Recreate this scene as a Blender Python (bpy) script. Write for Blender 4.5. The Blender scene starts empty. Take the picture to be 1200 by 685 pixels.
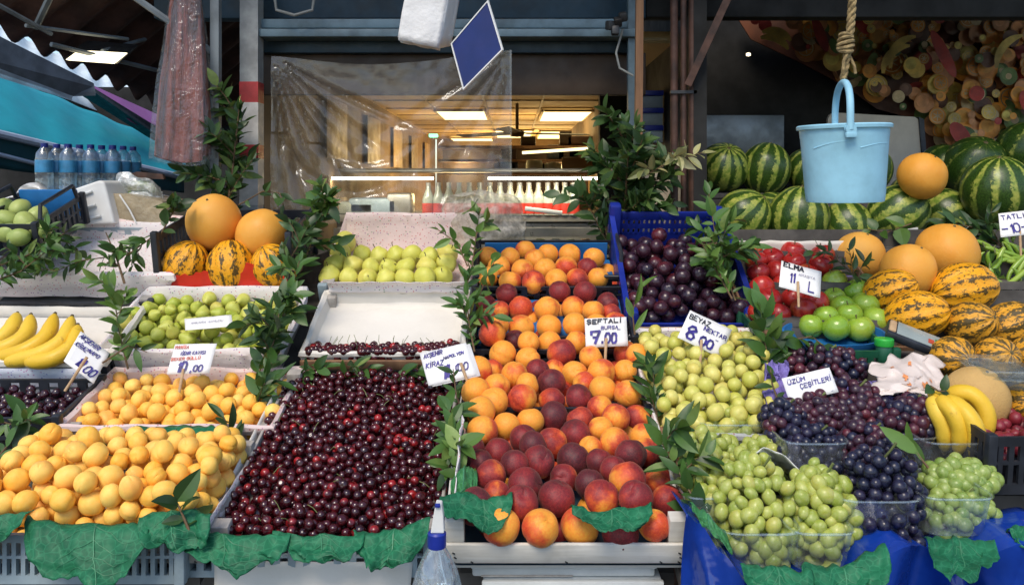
import bpy, math, random
import numpy as np
from mathutils import Vector, Matrix, Euler, noise as mnoise
R = math.radians
SC = bpy.context.scene
COL = SC.collection
random.seed(7)
F = 950.0; HZ = 215.0; CX = 600.0; ZC = 1.55
def P(px, py, Y):
    return Vector(((px-CX)/F*Y, Y, ZC-(py-HZ)/F*Y))
def S(px, Y): return px/F*Y

# ------------------------------------------------------------------ materials
class NT:
    def __init__(s, name):
        s.m = bpy.data.materials.new(name); s.m.use_nodes = True
        s.t = s.m.node_tree; s.t.nodes.clear()
        s.out = s.t.nodes.new('ShaderNodeOutputMaterial')
    def n(s, typ, ins=None, **props):
        nd = s.t.nodes.new(typ)
        for k, v in props.items(): setattr(nd, k, v)
        for k, v in (ins or {}).items():
            sock = nd.inputs[k]
            if isinstance(v, bpy.types.NodeSocket): s.t.links.new(v, sock)
            elif isinstance(v, (tuple, list)) and len(v) == 3 and sock.type == 'RGBA': sock.default_value = (*v, 1)
            else: sock.default_value = v
        return nd
    def math(s, op, a, b=0.0, c=0.0, clamp=False):
        nd = s.n('ShaderNodeMath', {0: a, 1: b, 2: c}, operation=op); nd.use_clamp = clamp
        return nd.outputs[0]
    def mix(s, f, a, b):
        nd = s.t.nodes.new('ShaderNodeMix'); nd.data_type = 'RGBA'
        for i, v in ((0, f), (6, a), (7, b)):
            if isinstance(v, bpy.types.NodeSocket): s.t.links.new(v, nd.inputs[i])
            elif i == 0: nd.inputs[0].default_value = v
            else: nd.inputs[i].default_value = (*v[:3], 1)
        return nd.outputs[2]
    def rng(s, v, a, b, c=0.0, d=1.0, smooth=True):
        nd = s.n('ShaderNodeMapRange', {0: v, 1: a, 2: b, 3: c, 4: d})
        if smooth: nd.interpolation_type = 'SMOOTHSTEP'
        return nd.outputs[0]
    def co(s): return s.n('ShaderNodeTexCoord').outputs['Object']
    def rco(s, k=37.0):
        oi = s.n('ShaderNodeObjectInfo')
        r = s.math('MULTIPLY', oi.outputs['Random'], k)
        cb = s.n('ShaderNodeCombineXYZ', {0: r, 1: r, 2: r})
        return s.n('ShaderNodeVectorMath', {0: s.co(), 1: cb.outputs[0]}, operation='ADD').outputs[0], oi
    def noise(s, vec, scale, detail=3.0, rough=0.5, dist=0.0):
        return s.n('ShaderNodeTexNoise', {'Vector': vec, 'Scale': scale, 'Detail': detail, 'Roughness': rough, 'Distortion': dist}).outputs[0]
    def bump(s, h, strength=.3, dist=.01):
        return s.n('ShaderNodeBump', {'Height': h, 'Strength': strength, 'Distance': dist}).outputs[0]
    def prin(s, **k):
        nd = s.n('ShaderNodeBsdfPrincipled')
        for a, v in k.items():
            nm = a.replace('_', ' ')
            sock = nd.inputs[nm]
            if isinstance(v, bpy.types.NodeSocket): s.t.links.new(v, sock)
            elif isinstance(v, (tuple, list)) and len(v) == 3 and sock.type == 'RGBA': sock.default_value = (*v, 1)
            else: sock.default_value = v
        return nd.outputs[0]
    def fin(s, sh):
        s.t.links.new(sh, s.out.inputs[0]); return s.m

def plain(name, col, rough=.5, var=.18, scale=18, bump=.15, bscale=None, spec=.5, metal=0.0, col2=None, bdist=.004):
    t = NT(name); v, oi = t.rco()
    n1 = t.noise(v, scale, 5, .6); n2 = t.noise(v, (bscale or scale*3), 4, .6)
    c2 = col2 or tuple(c*(1-var*1.6) for c in col); c1 = tuple(min(1, c*(1+var*.6)) for c in col)
    c = t.mix(t.rng(n1, .3, .7), c2, c1)
    rr = t.rng(n2, .3, .7, max(0, rough-.08), min(1, rough+.1))
    return t.fin(t.prin(Base_Color=c, Roughness=rr, Metallic=metal, Specular_IOR_Level=spec, Normal=t.bump(n2, bump, bdist)))

def m_peach():
    t = NT('peach_skin'); v, oi = t.rco(61)
    k = t.n('ShaderNodeSeparateColor', {0: oi.outputs['Color']}).outputs[0]
    n1 = t.noise(v, 1.1, 3, .55); n2 = t.noise(v, 9, 5, .65); n3 = t.noise(v, 45, 2, .5)
    sx = t.n('ShaderNodeSeparateXYZ', {0: t.co()})
    a = t.math('MULTIPLY', sx.outputs[0], .80)
    b = t.math('MULTIPLY_ADD', n1, 1.8, -.90)
    c = t.math('MULTIPLY_ADD', k, 2.7, -1.35)
    val = t.math('ADD', t.math('ADD', a, b), c)
    val = t.math('ADD', val, t.math('MULTIPLY_ADD', n2, .5, -.25))
    bl = t.rng(val, -.40, .36)
    yel = t.mix(t.rng(n2, .3, .75), (.88, .40, .045), (.88, .27, .03))
    red = t.mix(t.rng(n2, .35, .7), (.56, .045, .02), (.72, .11, .025))
    cr = t.mix(t.rng(n2, .3, .7), (.16, .010, .017), (.29, .020, .024))
    dk = t.mix(t.rng(n2, .3, .7), (.050, .007, .014), (.125, .012, .020))
    v2 = t.math('ADD', t.math('ADD', t.math('MULTIPLY', k, 1.0), t.math('MULTIPLY_ADD', n1, .7, -.35)), t.math('MULTIPLY', sx.outputs[0], .15))
    red = t.mix(t.rng(v2, .56, .86), red, cr)
    red = t.mix(t.rng(v2, .85, 1.15), red, dk)
    col = t.mix(bl, yel, red)
    col = t.mix(t.math('MULTIPLY', t.rng(n3, .56, .72), .25), col, (.75, .38, .16))
    h = t.math('MULTIPLY_ADD', n3, .4, n2)
    return t.fin(t.prin(Base_Color=col, Roughness=.50, Specular_IOR_Level=.35, Sheen_Weight=.12, Sheen_Roughness=.5, Sheen_Tint=(.9, .7, .6),
                        Subsurface_Weight=.06, Subsurface_Radius=(.3, .1, .05), Subsurface_Scale=.02, Normal=t.bump(h, .12, .03)))

def m_fruit(name, c1, c2, blush=None, bamt=.3, rough=.4, nscale=3.0, speck=None, sss=.08, spec=.5, bump=.1, coat=0.0, bloom=None, bamount=.42):
    """skin of a fruit: two tones that vary from fruit to fruit, an optional blush and specks"""
    t = NT(name); v, oi = t.rco(53)
    r = oi.outputs['Random']
    n1 = t.noise(v, nscale, 4, .6); n2 = t.noise(v, nscale*8, 3, .6)
    f = t.math('ADD', t.math('MULTIPLY', r, .75), t.math('MULTIPLY_ADD', n1, 1.0, -.38))
    col = t.mix(t.rng(f, .05, .95, smooth=False), c1, c2)
    if blush:
        sx = t.n('ShaderNodeSeparateXYZ', {0: t.co()})
        b = t.math('ADD', t.math('MULTIPLY', sx.outputs[0], .5), t.math('MULTIPLY_ADD', r, 1.0, -.9))
        b = t.math('ADD', b, t.math('MULTIPLY_ADD', n1, .9, -.45))
        col = t.mix(t.math('MULTIPLY', t.rng(b, -.1, .5), bamt), col, blush)
    if speck: col = t.mix(t.math('MULTIPLY', t.rng(n2, .62, .72), .5), col, speck)
    if bloom: col = t.mix(t.math('MULTIPLY', t.rng(n1, .35, .75), bamount), col, bloom)
    rr = t.rng(n1, .3, .7, max(.02, rough-.07), rough+.1)
    return t.fin(t.prin(Base_Color=col, Roughness=rr, Specular_IOR_Level=spec, Subsurface_Weight=sss, Subsurface_Radius=(.4, .25, .1),
                        Subsurface_Scale=.015, Coat_Weight=coat, Coat_Roughness=.08, Normal=t.bump(n2, bump, .02)))

def polar(t):
    sx = t.n('ShaderNodeSeparateXYZ', {0: t.co()})
    ang = t.math('ARCTAN2', sx.outputs[1], sx.outputs[0])
    return sx, ang

def m_watermelon():
    t = NT('watermelon_rind'); v, oi = t.rco(29); sx, ang = polar(t)
    k = t.n('ShaderNodeSeparateColor', {0: oi.outputs['Color']}).outputs[0]
    n1 = t.noise(v, 2.2, 5, .65); n2 = t.noise(v, 7, 5, .7); n3 = t.noise(v, 22, 3, .6)
    a = t.math('MULTIPLY', ang, 11.0)
    a = t.math('ADD', a, t.math('MULTIPLY_ADD', n1, 3.0, -1.5))
    w = t.math('SINE', t.math('ADD', a, t.math('MULTIPLY_ADD', n2, 3.4, -1.7)))
    w = t.math('ADD', w, t.math('MULTIPLY_ADD', k, 1.4, -.86))
    w = t.math('ADD', w, t.math('MULTIPLY_ADD', n2, 2.2, -1.1))
    f = t.rng(w, -.15, .55)
    lite = t.mix(t.rng(n2, .35, .7), (.14, .22, .028), (.42, .42, .085))
    dark = t.mix(t.rng(n3, .35, .65), (.016, .042, .005), (.042, .090, .012))
    col = t.mix(f, dark, lite)
    return t.fin(t.prin(Base_Color=col, Roughness=t.rng(n2, .3, .7, .28, .42), Specular_IOR_Level=.45, Normal=t.bump(n3, .05, .01)))

def m_spotmelon(name, base, base2, dark, amt=0.0, nrib=11):
    t = NT(name); v, oi = t.rco(31); sx, ang = polar(t)
    r = t.math('MULTIPLY', oi.outputs['Random'], 20)
    cb = t.n('ShaderNodeCombineXYZ', {0: t.math('MULTIPLY', t.math('COSINE', ang), 4.5), 1: t.math('MULTIPLY', t.math('SINE', ang), 4.5), 2: t.math('MULTIPLY_ADD', sx.outputs[2], 2.6, r)})
    n1 = t.noise(cb.outputs[0], 1.6, 5, .7); n2 = t.noise(v, 9, 4, .7); n3 = t.noise(v, 2.0, 2, .5)
    rib = t.math('SINE', t.math('MULTIPLY', ang, nrib))
    w = t.math('ADD', n1, t.math('MULTIPLY', rib, .07))
    w = t.math('ADD', w, t.math('MULTIPLY_ADD', n2, .34, -.17))
    w = t.math('ADD', w, t.math('MULTIPLY_ADD', n3, .22, -.11+amt))
    f = t.math('MULTIPLY', t.rng(w, .555, .625), .95)
    bs = t.mix(t.rng(n2, .3, .7), base, base2)
    col = t.mix(f, bs, dark)
    h = t.math('ADD', t.math('MULTIPLY', rib, .5), n2)
    return t.fin(t.prin(Base_Color=col, Roughness=.42, Specular_IOR_Level=.4, Normal=t.bump(h, .25, .03)))

def m_leaf(name, dark, mid, pale, rough=.44):
    t = NT(name)
    g = t.n('ShaderNodeNewGeometry'); r = g.outputs['Random Per Island']
    c = t.mix(t.rng(r, 0, .75, smooth=False), dark, mid)
    c = t.mix(t.rng(r, .78, .97), c, pale)
    n = t.noise(t.co(), 60, 3, .6)
    c = t.mix(t.math('MULTIPLY', t.rng(n, .4, .7), .35), c, tuple(x*.5 for x in mid))
    c = t.mix(t.math('MULTIPLY', g.outputs['Backfacing'], .45), c, tuple(min(1, x*1.5+.02) for x in mid))
    p = t.prin(Base_Color=c, Roughness=rough, Specular_IOR_Level=.5, Normal=t.bump(n, .2, .002))
    tr = t.n('ShaderNodeBsdfTranslucent', {'Color': t.mix(.5, c, pale)})
    ms = t.n('ShaderNodeMixShader', {0: .16, 1: p, 2: tr.outputs[0]})
    return t.fin(ms.outputs[0])

def m_confetti(name, base, dots, dens=.42, scale=135):
    t = NT(name); v = t.co()
    vo = t.n('ShaderNodeTexVoronoi', {'Vector': v, 'Scale': scale})
    d = t.math('LESS_THAN', vo.outputs['Distance'], .30)
    sc = t.n('ShaderNodeSeparateColor', {0: vo.outputs['Color']})
    keep = t.math('LESS_THAN', sc.outputs[0], dens)
    f = t.math('MULTIPLY', t.math('MULTIPLY', d, keep), .75)
    dc = t.mix(t.math('GREATER_THAN', sc.outputs[1], .55), dots[0], dots[1])
    dc = t.mix(t.math('GREATER_THAN', sc.outputs[2], .8), dc, dots[2])
    n = t.noise(v, 6, 4, .6); n2 = t.noise(v, 26, 4, .6)
    bs = t.mix(t.rng(n, .3, .7), base, tuple(c*.86 for c in base))
    return t.fin(t.prin(Base_Color=t.mix(f, bs, dc), Roughness=.7, Specular_IOR_Level=.2, Normal=t.bump(t.math('ADD', n, t.math('MULTIPLY', n2, .5)), .5, .012)))

def m_film(name, tint, dens=.14, gloss=.16, rough=.12, bscale=9, dcol=(.75, .78, .78), bstr=.7):
    """thin clear plastic: mostly see-through, a little milky, glossy on its creases"""
    t = NT(name); v = t.co()
    n = t.noise(v, bscale, 4, .55, .6); n2 = t.noise(v, bscale*6, 3, .6)
    b = t.bump(t.math('ADD', n, t.math('MULTIPLY', n2, .25)), bstr, .03)
    tp = t.n('ShaderNodeBsdfTransparent', {'Color': (*tint, 1)})
    df = t.n('ShaderNodeBsdfDiffuse', {'Color': (*dcol, 1), 'Normal': b})
    gl = t.n('ShaderNodeBsdfGlossy', {'Color': (.9, .95, 1, 1), 'Roughness': rough, 'Normal': b})
    fac = t.rng(n2, .3, .8, dens*.6, dens*1.5)
    m1 = t.n('ShaderNodeMixShader', {0: fac, 1: tp.outputs[0], 2: df.outputs[0]})
    lw = t.n('ShaderNodeLayerWeight', {'Blend': .35, 'Normal': b})
    gf = t.math('MULTIPLY_ADD', lw.outputs['Facing'], gloss*1.6, gloss*.35, clamp=True)
    m2 = t.n('ShaderNodeMixShader', {0: gf, 1: m1.outputs[0], 2: gl.outputs[0]})
    return t.fin(m2.outputs[0])

def m_emit(name, col, s):
    t = NT(name)
    return t.fin(t.n('ShaderNodeEmission', {'Color': (*col, 1), 'Strength': s}).outputs[0])

def m_wood(name, c1, c2, rough=.7, scale=14, ax=0):
    t = NT(name); v = t.co()
    sc = [scale*3]*3; sc[ax] = scale*.22
    mp = t.n('ShaderNodeMapping', {'Vector': v, 'Scale': tuple(sc)})
    n = t.noise(mp.outputs[0], 1.0, 6, .65, .4); n2 = t.noise(v, 7, 4, .6)
    c = t.mix(t.rng(n, .3, .72), c1, c2)
    c = t.mix(t.math('MULTIPLY', t.rng(n2, .5, .75), .5), c, tuple(x*.55 for x in c1))
    return t.fin(t.prin(Base_Color=c, Roughness=rough, Specular_IOR_Level=.25, Normal=t.bump(n, .35, .004)))

M = {}
M['peach'] = m_peach()
M['apricot'] = m_fruit('apricot_skin', (.94, .47, .055), (.97, .65, .16), (.90, .28, .04), .5, .50, 2.0, (.55, .2, .06), .10, .35)
M['cherry'] = m_fruit('cherry_skin', (.018, .003, .006), (.078, .005, .009), (.36, .014, .014), .75, .16, 1.6, None, .03, .6, .03, .3)
M['black_cherry'] = m_fruit('black_cherry_skin', (.014, .004, .010), (.05, .008, .016), None, 0, .18, 1.6, None, .03, .6, .03, .2)
M['small_pear'] = m_fruit('small_pear_skin', (.38, .45, .05), (.58, .58, .12), (.50, .26, .05), .28, .42, 2.2, (.2, .26, .04), .08, .4)
M['pear'] = m_fruit('pear_skin', (.56, .55, .08), (.70, .66, .14), (.62, .22, .05), .14, .42, 2.2, (.26, .25, .05), .08, .4)
M['nectarine'] = m_fruit('pale_nectarine_skin', (.52, .52, .09), (.70, .62, .18), (.60, .45, .06), .4, .36, 1.8, (.38, .36, .07), .10, .45)
M['plum'] = m_fruit('plum_skin', (.012, .006, .016), (.055, .009, .016), (.17, .016, .016), .6, .27, 1.6, None, .03, .5, .04, 0, (.06, .045, .075))
M['red_apple'] = m_fruit('red_apple_skin', (.24, .010, .013), (.50, .026, .018), (.60, .20, .05), .6, .30, 2.6, (.55, .16, .07), .04, .5, .02, .1)
M['green_apple'] = m_fruit('green_apple_skin', (.20, .36, .025), (.33, .47, .05), (.45, .40, .06), .3, .24, 1.6, (.4, .5, .15), .06, .5, .03, .2)
M['smooth_melon'] = m_fruit('smooth_melon_rind', (.74, .31, .035), (.80, .41, .075), (.72, .24, .025), .5, .52, 1.8, (.66, .40, .14), .04, .35, .09)
M['tan_melon'] = m_fruit('tan_melon_rind', (.52, .31, .10), (.62, .40, .15), None, 0, .6, 2.5, (.4, .24, .09), .03, .25, .3)
M['mango'] = m_fruit('pale_green_fruit_skin', (.30, .38, .09), (.42, .48, .14), None, 0, .45, 2, (.24, .3, .08), .06)
M['watermelon'] = m_watermelon()
M['spotted_melon'] = m_spotmelon('spotted_melon_rind', (.82, .33, .008), (.86, .42, .015), (.055, .038, .010), .045)
M['striped_melon'] = m_spotmelon('striped_melon_rind', (.68, .30, .02), (.78, .38, .03), (.060, .048, .016), .085, 10)
M['green_grape'] = m_fruit('green_grape_skin', (.26, .33, .040), (.47, .49, .10), (.44, .34, .05), .4, .34, 1.5, (.22, .26, .05), .25, .5, .03, 0, (.46, .50, .24))
M['pale_grape'] = m_fruit('pale_grape_skin', (.17, .27, .045), (.32, .39, .085), None, 0, .32, 1.5, None, .25, .5, .03, 0, (.36, .44, .19))
M['red_grape'] = m_fruit('red_grape_skin', (.016, .006, .015), (.075, .012, .022), (.17, .02, .024), .5, .30, 1.5, None, .04, .5, .03, 0, (.09, .07, .11), .3)
M['blue_grape'] = m_fruit('blue_grape_skin', (.006, .007, .020), (.020, .012, .034), None, 0, .30, 1.5, None, .04, .5, .03, 0, (.045, .06, .12), .32)
M['banana'] = m_fruit('banana_peel', (.74, .46, .03), (.80, .55, .06), (.62, .48, .07), .35, .45, 5, (.3, .17, .03), .05, .35)
M['banana_tip'] = plain('banana_tip', (.10, .075, .03), .7)
M['pepper'] = m_fruit('pepper_skin', (.16, .30, .03), (.30, .42, .06), None, 0, .25, 2, None, .08)
M['berry'] = m_fruit('berry_skin', (.13, .012, .02), (.24, .02, .03), None, 0, .4, 6, (.2, .01, .02), .1)
M['stem'] = plain('fruit_stem', (.13, .10, .04), .7)
M['green_stem'] = plain('grape_stem', (.16, .19, .06), .6)
M['twig'] = plain('twig_bark', (.14, .085, .04), .75)
M['leaf'] = m_leaf('bay_leaf', (.014, .046, .009), (.055, .135, .020), (.19, .26, .06))
M['leaf_dark'] = m_leaf('dark_leaf', (.012, .036, .009), (.042, .098, .020), (.15, .21, .05))
M['leaf_light'] = m_leaf('light_leaf', (.035, .09, .014), (.11, .21, .035), (.27, .34, .09))
M['leaf_cream'] = m_leaf('cream_leaf', (.16, .19, .06), (.40, .38, .17), (.60, .55, .32))
M['cabbage'] = None
def m_bigleaf(name, c1, c2):
    t = NT(name); v = t.co(); g = t.n('ShaderNodeNewGeometry')
    n = t.noise(v, 14, 5, .65, .3); n2 = t.noise(v, 55, 4, .6)
    vo = t.n('ShaderNodeTexVoronoi', {'Vector': v, 'Scale': 62.0}, feature='DISTANCE_TO_EDGE')
    c = t.mix(t.rng(n, .3, .7), c1, c2)
    c = t.mix(t.math('MULTIPLY', t.rng(vo.outputs[0], .09, 0.0), .22), c, tuple(min(1, x*2.0+.03) for x in c2))
    h = t.math('ADD', t.math('MULTIPLY', vo.outputs[0], 1.2), n2)
    p = t.prin(Base_Color=c, Roughness=.55, Specular_IOR_Level=.3, Normal=t.bump(h, .25, .004))
    tr = t.n('ShaderNodeBsdfTranslucent', {'Color': c})
    return t.fin(t.n('ShaderNodeMixShader', {0: .15, 1: p, 2: tr.outputs[0]}).outputs[0])
M['big_leaf'] = m_bigleaf('draped_leaf', (.010, .105, .048), (.022, .19, .085))
M['big_leaf_lt'] = m_bigleaf('draped_leaf_light', (.035, .17, .05), (.07, .27, .10))
M['vein'] = plain('leaf_vein', (.055, .235, .115), .5)
M['wood'] = m_wood('whitewashed_wood', (.60, .57, .50), (.74, .72, .66), .75)
M['wood_grey'] = m_wood('grey_wood', (.32, .29, .26), (.45, .42, .38), .8, 14, 1)
M['wood_brown'] = m_wood('brown_wood', (.17, .09, .05), (.27, .15, .08), .75, 10, 2)
M['stick'] = m_wood('stick_wood', (.42, .27, .15), (.55, .38, .22), .7, 20, 2)
M['cardboard'] = plain('cardboard', (.40, .25, .13), .8, .15, 9)
M['confetti'] = m_confetti('dotted_liner_paper', (.80, .74, .72), ((.55, .07, .09), (.28, .10, .33), (.08, .25, .12)))
M['confetti_pink'] = m_confetti('pink_dotted_liner_paper', (.78, .62, .58), ((.55, .07, .09), (.35, .10, .28), (.10, .25, .12)), .5, 130)
M['confetti_blue'] = m_confetti('blue_dotted_liner_paper', (.60, .63, .72), ((.12, .12, .40), (.35, .10, .28), (.10, .14, .38)), .5, 130)
M['paper'] = plain('white_liner_paper', (.73, .69, .62), .75, .05, 5, .35, 12, .2, bdist=.012)
M['card'] = plain('price_card_paper', (.82, .81, .79), .6, .03, 30, .05)
M['ink'] = plain('violet_blue_ink', (.045, .03, .25), .5, .4, 80)
M['ink_black'] = plain('black_ink', (.02, .018, .03), .5, .4, 80)
M['ink_red'] = plain('red_ink', (.62, .10, .05), .5, .3, 80)
M['ink_faint'] = plain('faint_ink', (.42, .40, .48), .6, .2, 80)
M['crate_grey'] = plain('grey_blue_plastic', (.30, .38, .42), .45, .14, 12, .1)
M['crate_dark'] = plain('dark_plastic', (.022, .026, .035), .45, .3, 12, .1)
M['crate_blue'] = plain('blue_plastic', (.012, .028, .26), .36, .2, 8, .1)
M['tray_blue'] = plain('light_blue_plastic', (.02, .16, .42), .4, .2, 8, .1)
M['crate_green'] = plain('green_plastic', (.01, .09, .045), .45, .2, 8, .1)
M['green_lid'] = plain('bright_green_plastic', (.03, .40, .05), .35, .1, 8, .05)
M['tarp'] = plain('blue_tarp', (.007, .045, .33), .18, .2, 5, .25, 6, .6, bdist=.03)
M['purple'] = plain('purple_tissue', (.24, .19, .50), .6, .2, 20, .8, 30, .2, bdist=.02)
M['red_card'] = plain('red_printed_card', (.62, .03, .012), .45, .1, 12, .1)
M['white_plastic'] = plain('white_plastic', (.72, .72, .69), .45, .06, 8, .12)
M['cream'] = plain('cream_plastic', (.62, .54, .42), .6, .1, 6, .15)
M['tan_film'] = plain('tan_film', (.38, .31, .20), .3, .2, 8, .5, 14, .5, bdist=.02)
M['bucket'] = plain('pale_blue_plastic', (.33, .63, .78), .45, .09, 9, .12, 40, .4, col2=(.27, .52, .64))
M['rope'] = plain('straw_rope', (.34, .25, .12), .85, .35, 60, .8, 120, .2)
M['film'] = m_film('clear_sheet_plastic', (.97, .96, .93), .075, .085, .14, 7, (.78, .72, .60), bstr=.12)
M['bag_film'] = m_film('crumpled_bag_plastic', (.88, .86, .82), .75, .16, .22, 12, bstr=.4)
M['heap_film'] = m_film('crumpled_clear_film', (.86, .82, .74), .5, .05, .3, 9, (.62, .56, .46), .2)
M['clam'] = m_film('clear_punnet_plastic', (.92, .96, .97), .07, .20, .05, 6, bstr=.15)
M['bottle_plastic'] = m_film('bottle_plastic', (.78, .88, .94), .14, .26, .06, 10, bstr=.25)
M['spray_plastic'] = m_film('spray_bottle_plastic', (.66, .80, .90), .22, .22, .08, 10, bstr=.25)
M['bag_pale'] = plain('thin_bag_plastic', (.72, .62, .56), .4, .1, 10, .3, 18, .5, bdist=.01)
M['bag_white'] = plain('white_bag_plastic', (.78, .77, .75), .5, .05, 10, .5, 24, .4, bdist=.01)
M['orange_print'] = plain('orange_print', (.75, .28, .10), .5)
M['asphalt'] = plain('asphalt', (.05, .05, .052), .9, .3, 30, .5, 160)
M['steel_grey'] = plain('painted_grey_steel', (.16, .19, .21), .5, .25, 7, .1)
M['post_pale'] = plain('pale_painted_post', (.36, .37, .36), .6, .25, 8, .15)
M['post_red'] = plain('red_painted_band', (.42, .035, .035), .55, .25, 10, .1)
M['post_white'] = plain('white_painted_band', (.60, .58, .55), .6, .2, 10, .1)
M['beam'] = plain('blue_grey_beam', (.13, .20, .24), .5, .3, 6, .15)
M['dark_blue'] = plain('dark_blue_panel', (.012, .04, .065), .5, .3, 6, .1)
M['shutter'] = plain('brown_shutter', (.055, .033, .018), .6, .3, 4, .1)
M['black_wall'] = plain('near_black_wall', (.014, .014, .013), .85, .4, 3, .1)
M['dark_metal'] = plain('dark_metal', (.025, .026, .028), .5, .4, 9, .15)
M['rust'] = plain('red_brown_pipe', (.075, .034, .022), .65, .4, 12, .2)
M['roof_under'] = plain('dark_roof_sheet', (.085, .042, .034), .7, .4, 6, .2)
M['roof_pale'] = plain('pale_roof_sheet', (.70, .80, .84), .5, .15, 6, .1)
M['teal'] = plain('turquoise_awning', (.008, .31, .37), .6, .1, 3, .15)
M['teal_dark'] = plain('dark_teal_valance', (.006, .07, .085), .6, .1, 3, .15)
M['pink'] = plain('magenta_awning', (.42, .13, .36), .6, .1, 3, .15)
M['tube'] = plain('white_tube', (.50, .56, .66), .4, .1, 8, .05)
M['sign_blue'] = plain('navy_board', (.010, .020, .125), .4, .15, 6, .05)
M['ceiling'] = plain('warm_ceiling_tile', (.60, .42, .19), .8, .08, 2, .1)
M['ceiling_bar'] = plain('ceiling_bar', (.38, .27, .12), .7)
M['shop_wall'] = plain('shop_wall', (.17, .105, .045), .8, .2, 2, .1)
M['shop_floor'] = plain('shop_floor', (.25, .2, .15), .5, .2, 2, .1)
M['panel_yellow'] = plain('yellow_wall_panel', (.22, .14, .05), .6, .15, 3, .1)
M['counter'] = plain('steel_counter', (.42, .40, .36), .35, .15, 4, .05, metal=.4)
M['lamp'] = m_emit('lit_lamp', (1.0, .76, .34), 2.2)
M['tube_light'] = m_emit('lit_counter_tube', (1.0, .93, .74), 7)
M['lamp_cool'] = m_emit('lit_tube', (1.0, .86, .58), 2.0)
M['lamp_green'] = m_emit('lit_green_sign', (.15, 1.0, .55), 4)
M['label_red'] = plain('red_label', (.62, .05, .03), .4)
M['glass_milk'] = plain('pale_bottle', (.36, .38, .31), .12, .1, 8, .05)
M['fan'] = plain('fan_metal', (.22, .16, .08), .5)
M['screen'] = plain('grey_screen', (.30, .35, .34), .2, .1, 9, .02)
M['green_mark'] = plain('green_print', (.05, .26, .06), .5)
M['red_mark'] = plain('red_print', (.55, .08, .04), .5)
M['blue_mark'] = plain('blue_label', (.06, .30, .55), .4)
def m_streak(name):
    t = NT(name); v = t.co()
    mp = t.n('ShaderNodeMapping', {'Vector': v, 'Scale': (22, 22, 2.2)}); n = t.noise(mp.outputs[0], 1.0, 6, .7, .6); n2 = t.noise(v, 40, 4, .7)
    c = t.mix(t.rng(n, .38, .6), (.045, .016, .014), (.26, .075, .055)); c = t.mix(t.rng(n, .62, .72), c, (.48, .42, .42)); c = t.mix(t.math('MULTIPLY', t.rng(n2, .5, .7), .5), c, (.10, .03, .025))  # the pale streaks are highlights put into the net colour
    return t.fin(t.prin(Base_Color=c, Roughness=.5, Normal=t.bump(n, .8, .03)))
M['net_red_old'] = plain('red_net', (.30, .085, .065), .6, .5, 30, .9, 60, bdist=.02)
M['net_red'] = m_streak('reddish_net_bundle')
M['cover_film'] = m_film('clear_cover_plastic', (.93, .92, .90), .025, .10, .12, 14, bstr=.5)
M['silver'] = plain('brushed_steel', (.20, .22, .23), .42, .25, 5, .1, metal=.6)
M['stand'] = plain('stand_boards', (.10, .09, .08), .8, .3, 8, .2)
M['white_crate'] = plain('white_crate', (.62, .64, .62), .5, .1, 8, .12)
M['cable'] = plain('grey_cable', (.22, .23, .22), .6)

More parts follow.
